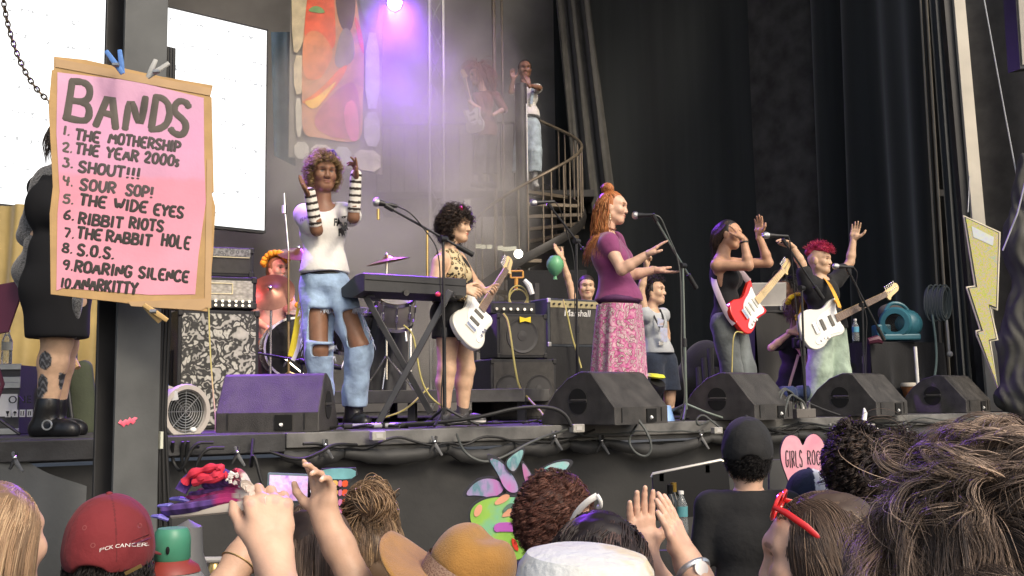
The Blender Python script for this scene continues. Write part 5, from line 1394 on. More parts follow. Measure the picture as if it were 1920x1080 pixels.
m = MB(); m.tube([P(1775, 600, 10.2), P(1780, 660, 10.2)], .012); m.ball(P(1781, 664, 10.2), .03); o = m.build('cable_plug', M_greyp); tag(o, 'grey cable plug dangling from the coiled cables', 'plug')
m = MB(); m.box(P(1770, 362, 11.3), (.16, .03, .07)); o = m.build('wall_box', M_black); tag(o, 'small black box on the side curtain above the coiled cables', 'box')
m = MB()
for k in range(5): m.tube([P(1310 + 11 * k, 690 - 18 * (k % 3), 10.2), P(1314 + 11 * k, 775, 10.0)], .03)
o = m.build('gear_pile', M_blackmatte); tag(o, 'dim pile of black gear cases behind the silver mic stand', 'gear')
sdf = SDF().ell(P(1325, 700, 11), (.26, .25, .34)).ell(P(1300, 730, 11), (.3, .25, .25)); o = sdf.build('covered_gear', M_blackmatte, None, .03, fold=folds(.03, (6, 6, 6), 2)); tag(o, 'hump of gear under black cloth left of the red guitar player', 'gear')
# lightning bolt
lb = thing('lightning_bolt', 'glittery yellow lightning bolt cut from board with white edge', 'decoration', P(1840, 720, 9.0))
bp = [(1805, 404), (1875, 436), (1870, 583), (1857, 577), (1871, 638), (1857, 641), (1870, 727), (1829, 628), (1828, 620), (1836, 618), (1810, 538), (1826, 536)]
bY_ = 9.0; b0_ = P(1840, 560, bY_); bex = nrm(V(.92, -.25, 0)); bez = V(0, 0, 1); bn = bex.cross(bez)
def b2(px, py):
	d = CR @ Vector(((px - 960) / F, -(py - 540) / F, -1.0)); t = (b0_ - CAM).dot(bn) / d.dot(bn); q = CAM + d * t - b0_
	return (q.dot(bex), q.dot(bez))
def inset(pl, k):
	o_ = []; n_ = len(pl)
	ar = sum(pl[i][0] * pl[(i + 1) % n_][1] - pl[(i + 1) % n_][0] * pl[i][1] for i in range(n_))
	if ar < 0: pl = pl[::-1]
	for i in range(n_):
		p0, p1, p2 = Vector(pl[i - 1]), Vector(pl[i]), Vector(pl[(i + 1) % n_]); d1 = (p1 - p0).normalized(); d2 = (p2 - p1).normalized()
		n1 = Vector((-d1.y, d1.x)); n2 = Vector((-d2.y, d2.x)); nn = (n1 + n2); nn = nn / max(.5, nn.length_squared / 2)
		o_.append(tuple(p1 + nn * k))
	return o_
pl0 = [b2(*q) for q in bp]
m = MB(); m.prism(pl0, b0_, bex, bez, .03, .003); m.build('board', mat('cream_edge', (.75, .68, .5), .6), lb, smooth=False)
m = MB(); m.prism(inset(pl0, .011), b0_ + bn * .031, bex, bez, .004); m.build('dark_outline', mat('bolt_dark', (.06, .05, .07), .5), lb, smooth=False)
M_glit = mat_pattern('glitter_yellow', 'voronoi', [(0, (.60, .60, .04)), (.26, (.64, .56, .025)), (.36, (.24, .48, .2)), (.46, (.66, .60, .06)), (.62, (.58, .40, .38)), (1, (.3, .55, .3))], 34, .4, interp='LINEAR', dist=.3)
m = MB(); m.prism(inset(pl0, .019), b0_ + bn * .036, bex, bez, .005); m.build('glitter_face', M_glit, lb, smooth=False)
top4 = inset([b2(*q) for q in [(1812, 414), (1869, 440), (1867, 478), (1820, 462)]], .03)
m = MB(); m.prism([b2(*q) for q in [(1820, 425), (1862, 446), (1860, 462), (1824, 446)]], b0_ + bn * .0415, bex, bez, .002); m.build('pale_patch', mat_pattern('glitter_pale', 'voronoi', [(0, (.62, .55, .62)), (.5, (.6, .66, .7)), (1, (.7, .7, .5))], 30, .4), lb, smooth=False)
m = MB(); m.tube([b0_ + bex * b2(1815, 398)[0] + bez * b2(1815, 398)[1], P(1818, 330, 9.2)], .004); m.build('hanging_wire', M_steel, lb)
# ------------------------------------------------------------------ cables and clutter along the stage edge
def E(px, dz=0., w=0.): 
	p = S(edge_u(px), w, 1.5 + dz); return p
def edgecable(label, a, b, n, r, seed, sag=.05, M=None, z=-.05):
	rr = random.Random(seed); pts = []
	for i in range(n + 1):
		t = i / n; px = a + (b - a) * t
		pts.append(E(px, z - sag * sin(pi * ((t * 3) % 1)) + rr.uniform(-.02, .02), -.045 - rr.uniform(0, .03)))
	return cable(label, pts, r, M, it=2)
M_cg = mat('cable_grey', (.07, .075, .07), .5)
edgecable('black cable draped along the middle of the stage edge', 560, 1100, 18, .008, 1)
edgecable('thin grey cable draped under the second wedge monitor', 1060, 1460, 16, .006, 2, .03, M_cg)
edgecable('thick black cable draped along the stage edge on the right', 1330, 1830, 18, .009, 3, .04)
edgecable('grey cable looping along the far right of the stage edge', 1480, 1840, 14, .006, 4, .05, M_cg, -.02)
edgecable('second black cable hanging under the third and fourth monitors', 1400, 1700, 14, .007, 5, .06)
cable('heavy black cable arching up to the square outlet box', [P(760, 795, 6.5), P(850, 790, 6.5), P(910, 780, 6.5), P(970, 764, 6.55), P(1030, 762, 6.6), P(1060, 775, 6.62), P(1072, 800, 6.62)], .012)
cable('cable loop hanging below the second wedge monitor', [E(1185, .0, -.04), P(1176, 825, 6.75), P(1190, 850, 6.75), P(1213, 858, 6.75), P(1223, 840, 6.75), P(1215, 812, 6.75), P(1190, 778, 6.8)], .008, M_cg)
cable('cable loop standing up beside the third wedge monitor', [E(1318, .0, -.04), P(1308, 800, 7.1), P(1305, 785, 7.1), P(1318, 776, 7.1), P(1335, 790, 7.1), P(1348, 800, 7.1)], .007, M_cg)
for k, (a, b) in enumerate((((322, 900), (400, 830)), ((340, 910), (420, 840)), ((470, 850), (520, 925)), ((350, 890), (372, 838)))):
	cable(['cable hanging in a bow under the left stage edge', 'second cable bow hanging under the left stage edge', 'cable drooping towards the phone under the stage edge', 'short cable loop at the dark left end of the stage'][k], [E(a[0], -.03, -.05), P(a[0], (a[1] + b[1]) / 2, 5.65), P((a[0] + b[0]) / 2 - 20, a[1] - 10, 5.6), P((a[0] + b[0]) / 2, b[1], 5.6), P(b[0], b[1], 5.65)], .009)
cable('cable sweeping along the skirt below the keyboard', [E(500, -.1, -.06), P(560, 865, 5.85), P(600, 850, 5.85), P(625, 832, 5.9), E(660, -.08, -.06)], .009)
cable('cable drooping on the skirt towards the green cut-out head', [E(845, -.04, -.06), P(870, 850, 6.3), P(905, 868, 6.35), P(940, 860, 6.4), P(1000, 825, 6.5), E(1050, -.03, -.06)], .008, M_cg)
def outlet(label, px, py, Y, s=.07):
	t = thing('outlet_box', label, 'outlet box', P(px, py, Y), 'pale outlet boxes along the stage edge'); R = Matrix.Rotation(SA, 3, 'Z')
	m_ = MB(); m_.box(P(px, py, Y), (s * 1.25, s * .7, s * .75), R); m_.build('shell', mat('box_grey', (.30, .29, .26), .5, var=.15), t, smooth=False, bevel=.006)
	m_ = MB(); m_.box(P(px, py, Y) + R @ V(0, -s * .36, 0), (s * .6, .004, s * .35), R); m_.build('socket', M_greyp, t, smooth=False)
outlet('grey outlet box on the stage edge below the keyboard stand', 708, 817, 6.15)
outlet('grey outlet box below the left end of the second wedge monitor', 1082, 803, 6.68)
outlet('pale outlet box beside the man\'s black cap', 1344, 807, 7.25, .06)
outlet('upright white outlet box in front of the fourth wedge monitor', 1631, 800, 8.2, .06)
def clamp(label, px, py, Y):
	t = thing('spring_clamp', label, 'clamp', P(px, py, Y), 'spring clamps along the stage edge')
	for k, (dx, dy) in enumerate(((14, 22), (-10, 18))):
		m_ = MB(); m_.tube([P(px - dx * .3, py - 14, Y), P(px, py, Y - .02), P(px + dx, py + dy, Y - .03)], [.008, .012, .007], 8, flat=((0, 1, 0), .7)); m_.build('jaw', M_rubber if k else mat('clamp_grey', (.12, .12, .12), .4), t)
	m_ = MB(); q = P(px, py - 4, Y - .03); m_.ball(q, .011); m_.build('spring', M_chrome, t)
for k, (px, py) in enumerate(((610, 838), (815, 832), (1128, 830), (1315, 820), (445, 852), (1040, 822), (1560, 808), (1645, 808), (1700, 808), (28, 862))):
	clamp(['clamp on the skirt below the first wedge monitor', 'clamp on the skirt below the boom stand', 'clamp gripping the skirt below the second wedge monitor', 'clamp beside the outlet box left of the black cap', 'orange tipped clamp by the hanging cable bows', 'clamp above the green cut-out head', 'clamp above the pink heart', 'clamp below the fourth wedge monitor', 'clamp left of the last wedge monitor', 'clamp holding the grey flap left of the column'][k], px, py, 6.72 / (1 - .62 * (px - 960) / F) - .04 if px > 60 else 5.05)
db = thing('stage_box', 'small grey stage box with a row of plugs between the monitors', 'stage box', G(1502, 8.0))
q = G(1502, 7.95); m = MB(); m.box(q + V(0, 0, .035), (.19, .12, .07), Matrix.Rotation(.5, 3, 'Z')); m.build('shell', mat('box_dark', (.11, .10, .09), .5), db, smooth=False, bevel=.005)
for k in range(4):
	m = MB(); p_ = q + V(-.08 + k * .05, -.03 + .02 * k, .07); m.tube([p_, p_ + V(0, -.01, .05)], .012); m.build('plug', M_chrome if k % 2 else M_white, db)
for k in range(5):
	cable(['dark cable rising from the stage box by the third monitor', 'grey cable rising from the stage box by the third monitor', 'looped cable at the corner of the third monitor', 'slack cable between the stage box and third monitor', 'cable tail curling before the third monitor'][k], [G(1445 + 6 * k, 7.7) + V(0, 0, .01), P(1452 + 7 * k, 745 - 8 * (k % 3), 7.8), P(1475 + 5 * k, 722 + 6 * k, 7.85), P(1482 + 6 * k, 752, 7.9), G(1480 + 8 * k, 7.9) + V(0, 0, .07)], .008, M_cg)
m = MB(); m.tube([P(1620, 788, 8.1), P(1622, 774, 8.1), P(1620, 765, 8.1)], [.02, .018, .006]); o = m.build('white_bulb', mat('bright_white', (.85, .84, .8), .3)); tag(o, 'white bulb shaped plug standing before the fourth monitor', 'plug')
m = MB(); m.box(P(1155, 793, 6.78), (.05, .03, .016)); o = m.build('red_tape', mat('red_tape', (.6, .06, .05), .5)); tag(o, 'scrap of red tape on the edge under the second monitor', 'tape')
m = MB(); m.lathe([(.075, 0), (.05, .10), (.045, .11)], G(1246, 7.6), n=16); o = m.build('light_blue_cup', mat('pale_blue', (.25, .42, .75), .4)); tag(o, 'pale blue cup on the floor right of the second monitor', 'cup')
tf = thing('work_light', 'yellow topped black work light behind the second monitor', 'lamp', G(1232, 7.9))
m = MB(); q = P(1230, 725, 7.9); m.lathe([(.03, -.10), (.06, -.07), (.07, 0), (.06, .04)], q, (.3, -.5, .8), 20); m.build('body', M_black, tf)
m = MB(); m.lathe([(.06, .0), (.075, .012), (.06, .03), (0, .035)], P(1229, 709, 7.9), (.1, -.1, 1), 20); m.build('cap', mat('hi_vis', (.62, .66, .04), .5), tf)
for k in range(14):
	px = 650 + 60 * k + rnd.uniform(-20, 20)
	if 1270 < px: break
	cable('short black cable tail tangled on the deck behind the stage edge', [E(px, .012, .2 + .1 * rnd.random()), E(px + 20, .03, .15), E(px + 45, .012, .25 + .2 * rnd.random()), E(px + 70, .02, .12), E(px + 95, .012, .3)], .008, None, 'cable_tail', 'loose cables along the stage deck')
# ------------------------------------------------------------------ people: one implicit surface per body, clothes and hair on top
M_skin = mat('skin', attr=True, rough=.48, var=.13, scale=24, bump=.05, bscale=220, sss=.06, spec=.4)
M_hair = mat('hair', attr=True, rough=.5, var=.15, scale=12, spec=.5)
M_fabric = mat('fabric', attr=True, rough=.88, var=.1, scale=5, bump=.55, bscale=22, sheen=.04)
M_denim = mat('denim', attr=True, rough=.9, var=.3, scale=11, bump=.7, bscale=26, sheen=.15)
M_leather = mat('leather', attr=True, rough=.35, var=.15, scale=8, bump=.15, bscale=40)
SK_BROWN, SK_DARK, SK_LIGHT, SK_PINK, SK_TAN, SK_OLIVE = (.21, .105, .06), (.12, .062, .04), (.57, .37, .24), (.60, .375, .265), (.46, .26, .16), (.50, .31, .21)
def rotm(F_, U_):
	f = nrm(F_); r = f.cross(Vector(U_)).normalized(); u = r.cross(f)
	return f, u, r
def cjoin(name, parts, material, parent, base, paintfn=None):
	"""several implicit surfaces of different fineness joined as one mesh"""
	vs, fs, cs, b = [], [], [], 0
	for S, vox in parts:
		v, f = S.mesh(vox)
		s = np.zeros_like(v); c = np.zeros(len(v), np.float32)
		for i in range(4):
			np.add.at(s, f[:, i], v[f[:, (i + 1) % 4]]); np.add.at(c, f[:, i], 1)
		v = v * .5 + .5 * s / np.maximum(c, 1)[:, None]
		col = np.tile(np.array(base, np.float32), (len(v), 1))
		for cc, r, R, k in S.paint:
			q = v - cc
			if R is not None: q = q @ R
			w = np.clip(2.5 * (1 - ((q / r) ** 2).sum(1)), 0, .8)[:, None]
			col = col * (1 - w) + np.array(k, np.float32) * w
		if paintfn: col = paintfn(v, col)
		vs.append(v); fs.append(f + b); cs.append(col); b += len(v)
	return link(name, np.concatenate(vs), np.concatenate(fs), material, parent, cols=np.concatenate(cs))
def head(S, c, f, up=(0, 0, 1), h=.225, skin=SK_LIGHT, lip=(.42, .16, .13), brow=(.05, .03, .02), eye=(.03, .02, .015), smile=0., neck=None, shut=False, stub=None, wide=1.):
	"""face and skull; returns the head frame"""
	f, u, r = rotm(f, up); q = h / .225; c = Vector(c)
	def L(a, b, d): return c + (r * (a * wide) + u * b + f * d) * q
	R = np.array([r, f, u]).T
	S.ell(L(0, .022, -.012), (.074 * q * wide, .094 * q, .092 * q), R, .02)
	S.ell(L(0, .042, .032), (.056 * q * wide, .048 * q, .038 * q), R, .03 * q)
	S.ell(L(0, -.035, .018), (.057 * q * wide, .068 * q, .072 * q), R, .03 * q)
	S.ell(L(0, -.088, .058), (.024 * q * wide, .020 * q, .020 * q), R, .035 * q)
	for s in (-1, 1):
		S.ell(L(s * .040, -.020, .056), (.026 * q, .026 * q, .026 * q), R, .025 * q)
		S.cone(L(0, .030, .081), L(s * .045, .030, .066), .012 * q, .009 * q, .02 * q)
		S.cone(L(s * .052, -.055, -.0), L(s * .02, -.088, .055), .018 * q, .018 * q, .03 * q)
		S.ell(L(s * .074, -.008, -.008), (.010 * q, .020 * q, .031 * q), R, .008 * q)
		S.ell(L(s * .031, .009, .094), (.019 * q, .017 * q, .013 * q), R, .012 * q).sub()
		S.ell(L(s * .031, .007, .068), (.0145 * q, .0135 * q, .0115 * q), R, .004 * q)
		S.ell(L(s * .012, -.030, .092), (.009 * q, .011 * q, .008 * q), R, .008 * q)
		if not shut:
			S.dab(L(s * .031, .007, .084), (.0155 * q, .016 * q, .0066 * q), tuple(.35 * x + .05 for x in skin), R)
			S.dab(L(s * .031, .008, .086), (.0095 * q, .016 * q, .0085 * q), eye, R)
		S.dab(L(s * .031, .0145 if not shut else .004, .084), (.0185 * q, .019 * q, .0046 * q), tuple(x * .10 for x in skin), R)
		S.dab(L(s * .033, .031, .080), (.022 * q, .026 * q, .0058 * q), brow, R)
	S.cone(L(0, .018, .084), L(0, -.024, .096), .0075 * q, .0125 * q, .012 * q)
	S.ell(L(0, -.052, .082), (.022 * q, .012 * q, .0065 * q), R, .006 * q)
	S.ell(L(0, -.064, .080), (.019 * q, .012 * q, .0075 * q), R, .006 * q)
	S.dab(L(0, -.057, .090), ((.021 + .004 * smile) * q, .013 * q, .0095 * q), lip, R)
	S.dab(L(0, -.058, .092), ((.019 + .006 * smile) * q, .013 * q, .0016 * q), tuple(x * .5 for x in lip), R)
	if smile: S.dab(L(0, -.0575, .092), (.017 * q, .012 * q, .0042 * q), (.62, .58, .52), R)
	if stub: S.dab(L(0, .05, -.02), (.08 * q, .1 * q, .05 * q), stub, R)
	if neck is not None: S.cone(neck, L(0, -.055, -.018), .052 * q, .050 * q, .03 * q)
	return dict(c=c, f=f, u=u, r=r, q=q, L=L, R=R)
def hand(S, wrist, d, n, side, q=1., curl=.35, spread=.5, thumb=1., col=None, nails=None, wr=.026):
	"""d: finger direction, n: palm normal, side: +1/-1 which side (d x n) the thumb leaves from"""
	d = nrm(d); n = Vector(n); n = (n - d * n.dot(d)).normalized(); t = d.cross(n) * side; w = Vector(wrist)
	curls = curl if isinstance(curl, (list, tuple)) else [curl * .85, curl, curl * 1.1, curl * 1.2]
	def L(a, b, c): return w + (d * a + t * b + n * c) * q
	S.cone(L(-.02, 0, 0), L(.02, .0, 0), wr * q, .024 * q, .02 * q, col)
	kn = [(.088, .030), (.092, .010), (.088, -.010), (.080, -.029)]
	ln = [.072, .080, .074, .058]
	for i, (a, b) in enumerate(kn):
		S.cone(L(.012, b * .55, 0), L(a, b, .001), .0150 * q, .0118 * q, .012 * q, col)
	S.ell(L(.045, .018, .008), (.02 * q, .016 * q, .018 * q), None, .015 * q, col)
	S.ell(L(.045, -.018, .007), (.02 * q, .014 * q, .016 * q), None, .015 * q, col)
	for i, (a, b) in enumerate(kn):
		if nails:
			for aa in (a, a + .034): S.dab(L(aa, b * (1 + (aa - a) * spread * 4), -.010), (.0075 * q,) * 3, (.56, .31, .25))
		base = L(a, b, .001); sp = (1.5 - i) * .13 * spread
		dr = (d + t * sp).normalized(); nn = (n - dr * n.dot(dr)).normalized(); p = base; ang = 0
		for s_, (fr_, cf) in enumerate(((.46, .7), (.30, 1.0), (.24, .8))):
			ang += curls[i] * cf
			v = dr * cos(ang) + nn * sin(ang); e = p + v * (ln[i] * fr_ * q)
			r0 = (.0098 - .0011 * s_) * q; S.cone(p, e, r0, r0 - .0010 * q, .0035 * q, col); p_old = p; p = e
		if nails:
			S.dab(p - v * .006 * q + (v.cross(dr.cross(nn))).normalized() * 0 - nn * cos(ang) * .006 * q + dr * sin(ang) * .006 * q, (.0068 * q,) * 3, nails)
	tb = thumb
	p0 = L(.022, .022, .004); p1 = L(.052, .034 + .022 * tb, .012 + .012 * (1 - tb)); p2 = L(.078, .038 + .036 * tb, .016 + .022 * (1 - tb)); p3 = L(.100, .036 + .042 * tb, .018 + .03 * (1 - tb))
	S.cone(p0, p1, .0165 * q, .0135 * q, .016 * q, col); S.cone(p1, p2, .0122 * q, .0105 * q, .004 * q, col); S.cone(p2, p3, .0108 * q, .0085 * q, .004 * q, col)
	if nails: S.dab(p3 - n * .006 * q, (.007 * q,) * 3, nails)
def fill(J, f, sc=1.):
	"""complete a joint set: f is the way the chest faces"""
	f = nrm(f); r = f.cross(V(0, 0, 1)).normalized(); J['f'] = f; J['r'] = r; J['sc'] = sc
	if 'shR' not in J:
		J['shR'] = J['neck'] + r * .165 * sc - V(0, 0, .055 * sc); J['shL'] = J['neck'] - r * .165 * sc - V(0, 0, .055 * sc)
	if 'hipR' not in J:
		J['hipR'] = J['pel'] + r * .085 * sc - V(0, 0, .03 * sc); J['hipL'] = J['pel'] - r * .085 * sc - V(0, 0, .03 * sc)
	return J
def torso(S, J, o=0., gw=1., gd=1., col=None, belly=0., bust=0., k=.04):
	sc = J['sc']; up = nrm(J['neck'] - J['pel']); r = J['r']; f = nrm(up.cross(r)) if up.cross(r).dot(J['f']) > 0 else -nrm(up.cross(r)); r = f.cross(up)
	R = np.array([r, f, up]).T; pel, nk = J['pel'], J['neck']
	def L(t, b): return pel.lerp(nk, t) + f * b * sc
	S.ell(L(.0, -.012), (.158 * sc * gw + o, .118 * sc * gd + o, .115 * sc + o), R, k, col)
	S.ell(L(.30, .0), (.132 * sc * gw + o, .098 * sc * gd + o + belly, .16 * sc), R, k, col)
	S.ell(L(.68, -.004), (.152 * sc * gw + o, .108 * sc * gd + o, .17 * sc), R, k, col)
	if bust:
		for s in (-1, 1): S.ell(L(.62, .085) + r * s * .065 * sc, (.055 * sc + o, bust * sc + o, .06 * sc + o), R, k, col)
	for s in ('R', 'L'):
		S.cone(J['sh' + s], L(.93, -.015), .052 * sc + o, .056 * sc + o, k, col)
	return R
def arm(S, J, s, o=0., r0=.047, r1=.037, r2=.026, col=None, upto=2.):
	sc = J['sc']; a, b, c = J['sh' + s], J['el' + s], J['wr' + s]
	if upto <= 1: S.cone(a, a.lerp(b, upto), r0 * sc + o, (r0 + (r1 - r0) * upto) * sc + o, .025, col); return
	S.cone(a, b, r0 * sc + o, r1 * sc + o, .025, col)
	m = b.lerp(c, .3)
	S.cone(b, m, r1 * sc + o, (r1 + .001) * sc + o, .015, col); S.cone(m, c, (r1 + .001) * sc + o, r2 * sc + o, .015, col)
def leg(S, J, s, o=0., r0=.085, r1=.056, r2=.055, r3=.036, col=None):
	sc = J['sc']; a, b, c = J['hip' + s], J['kn' + s], J['an' + s]
	S.cone(a, b, r0 * sc + o, r1 * sc + o, .03, col); m = b.lerp(c, .3) - J['f'] * .012 * sc
	S.cone(b, m, r1 * sc + o, r2 * sc + o, .03, col); S.cone(m, c, r2 * sc + o, r3 * sc + o, .03, col)
def foot(S, an, d, sc=1., o=0., col=None, z=STAGE_Z):
	d = nrm(V(d[0], d[1], 0)); b = V(an.x, an.y, z + .035 * sc)
	S.cone(V(an.x, an.y, an.z + .02), b - d * .03 * sc + V(0, 0, .01), .038 * sc + o, .042 * sc + o, .03, col)
	S.cone(b - d * .04 * sc, b + d * .13 * sc, .038 * sc + o, .033 * sc + o, .03, col); S.cone(b + d * .1 * sc, b + d * .155 * sc - V(0, 0, .006), .037 * sc + o, .026 * sc + o, .03, col)
	S.clip(V(0, 0, z + .002), (0, 0, -1))
def body(t, J, skin, hd=None, hands=(), vox=.006, legs=True, arms='RL', bare=True, gw=1., gd=1., paintfn=None, feet=None, z=STAGE_Z, thick=1., **hk):
	"""skin surface: torso, limbs, hands, head"""
	S = SDF(); Sh = SDF(); torso(S, J, -.004, gw, gd)
	for s in arms: arm(S, J, s, 0, .047 * thick, .037 * thick, .026 * thick)
	if legs:
		for s in 'RL': leg(S, J, s, 0, .085 * thick, .056 * thick, .055 * thick, .036 * thick)
	if feet:
		for s in 'RL': foot(S, J['an' + s], feet, J['sc'], -.006, z=z)
	S.cone(J['neck'] - V(0, 0, .03), J['neck'].lerp(J['head'], .6), .054, .05)
	H = head(Sh, J['head'], J['hf'], J.get('hup', (0, 0, 1)), J.get('hh', .225), skin, neck=J['neck'], **hk)
	for h in hands: hand(Sh, **h)
	cjoin('body', [(S, vox * 1.25), (Sh, vox * .68)], M_skin, t, skin, paintfn)
	return H
def shirt(t, J, col, name='shirt', o=.012, sleeve=.5, hem=-.12, neckr=.085, M=None, vox=.008, gw=1., gd=1., foldamp=.004, seed=1, paintfn=None, bust=0., sleeves='RL', neckoff=(0, 0), belly=0., so=.016, extra=None, strapless=False):
	S = SDF(); torso(S, J, o, gw, gd, bust=bust, belly=belly); sc = J['sc']
	p = J['pel'] + V(0, 0, hem * sc)
	S.cone(J['pel'], p, .145 * sc * gw + o, .150 * sc * gw + o, .06)
	for s in sleeves: arm(S, J, s, so, .052, .043, .036, upto=sleeve)
	if extra: extra(S)
	S.ell(J['neck'] + J['f'] * (.03 + neckoff[0]) * sc + V(0, 0, (.035 + neckoff[1]) * sc), (neckr * sc,) * 3, None, .012).sub()
	S.clip(p, (0, 0, -1))
	return S.build(name, M or M_fabric, t, vox, col, fold=folds(foldamp, (8, 8, 4), seed), paintfn=paintfn)
def pants(t, J, col, name='trousers', r=(.105, .085, .085, .085), frac=.95, M=None, vox=.008, foldamp=.005, seed=2, top=.06, o=.012, cuts=None, paintfn=None, gw=1.):
	S = SDF(); sc = J['sc']
	S.ell(J['pel'] - J['f'] * .012, (.158 * sc * gw + o, .124 * sc + o, .14 * sc + o), np.array([J['r'], J['f'], V(0, 0, 1)]).T, .04)
	for s in 'RL':
		a, b, c = J['hip' + s], J['kn' + s], J['an' + s]; e = b.lerp(c, frac) if frac > 0 else None
		if frac > 0:
			S.cone(a, b, r[0] * sc, r[1] * sc, .035); S.cone(b, e, r[2] * sc, r[3] * sc, .03)
		else: S.cone(a, a.lerp(b, -frac), r[0] * sc, r[1] * sc, .035)
	if cuts:
		for c in cuts: S.box(*c).sub()
	S.clip(J['pel'] + V(0, 0, top * sc), (0, 0, 1))
	lowz = min((J['kn' + s].lerp(J['an' + s], frac) if frac > 0 else J['hip' + s].lerp(J['kn' + s], -frac)).z for s in 'RL')
	S.clip(V(0, 0, lowz), (0, 0, -1))
	return S.build(name, M or M_denim, t, vox, col, fold=folds(foldamp, (10, 10, 12), seed), paintfn=paintfn)
def shoe(t, J, s, col, d, z=STAGE_Z, o=.006, high=.0, vox=.007, sole=None):
	S = SDF(); foot(S, J['an' + s], d, J['sc'], o, z=z)
	if high: S.cone(V(J['an' + s].x, J['an' + s].y, z + .06), J['an' + s].lerp(J['kn' + s], high), .05 * J['sc'], .055 * J['sc'], .03)
	return S.build('boot' if high else 'shoe', M_leather, t, vox, col, paintfn=(lambda v, c: np.where((v[:, 2] < z + .028)[:, None], np.array(sole), c)) if sole else None)
def scalp(H, n, keep, seed=0, inflate=1.02):
	"""root points and outward directions on the skull where keep(F,U,R) holds"""
	r = np.random.default_rng(seed); out = []
	f, u, rr, q = A(H['f']), A(H['u']), A(H['r']), H['q']
	d = r.normal(size=(n * 6, 3)); d /= np.linalg.norm(d, axis=1, keepdims=True)
	k = keep(d[:, 0], d[:, 1], d[:, 2])
	d = d[k][:n]
	c = A(H['L'](0, .022, -.012))
	p = c + (d[:, :1] * f * .094 + d[:, 1:2] * u * .092 + d[:, 2:] * rr * .074) * q * inflate
	nn = d[:, :1] * f + d[:, 1:2] * u + d[:, 2:] * rr
	return p, nn
def hairkeep(front=.45, low=-.45, line=.55):
	return lambda f, u, r: (((f < front) | (u > line)) & (u > low - .3 * (f < -.2)) & ~((f > .15) & (u < .1)))
def haircap(H, t, col, name='hair_base', scale=1.06, line=.045, vox=.007, M=None, lowb=-.06, extra=None, fold=.003, side=.0):
	"""close fitting cap of hair below the strands"""
	S = SDF(); L, q, R = H['L'], H['q'], H['R']
	S.ell(L(0, .024, -.016), (.078 * q * scale, .095 * q * scale, .094 * q * scale), R, .02)
	S.ell(L(0, -.03, -.055), (.066 * q * scale, .055 * q * scale, .07 * q * scale), R, .03)
	if extra: extra(S, L, q, R)
	S.box(L(0, line - .10, .095), (.10 * q, .075 * q, .10 * q), R, .03 * q, .02).sub()
	S.clip(L(0, lowb - .03, 0), tuple(-x for x in H['u']))
	return S.build(name, M or M_hair, t, vox, col, fold=folds(fold, (40, 40, 25), 3))
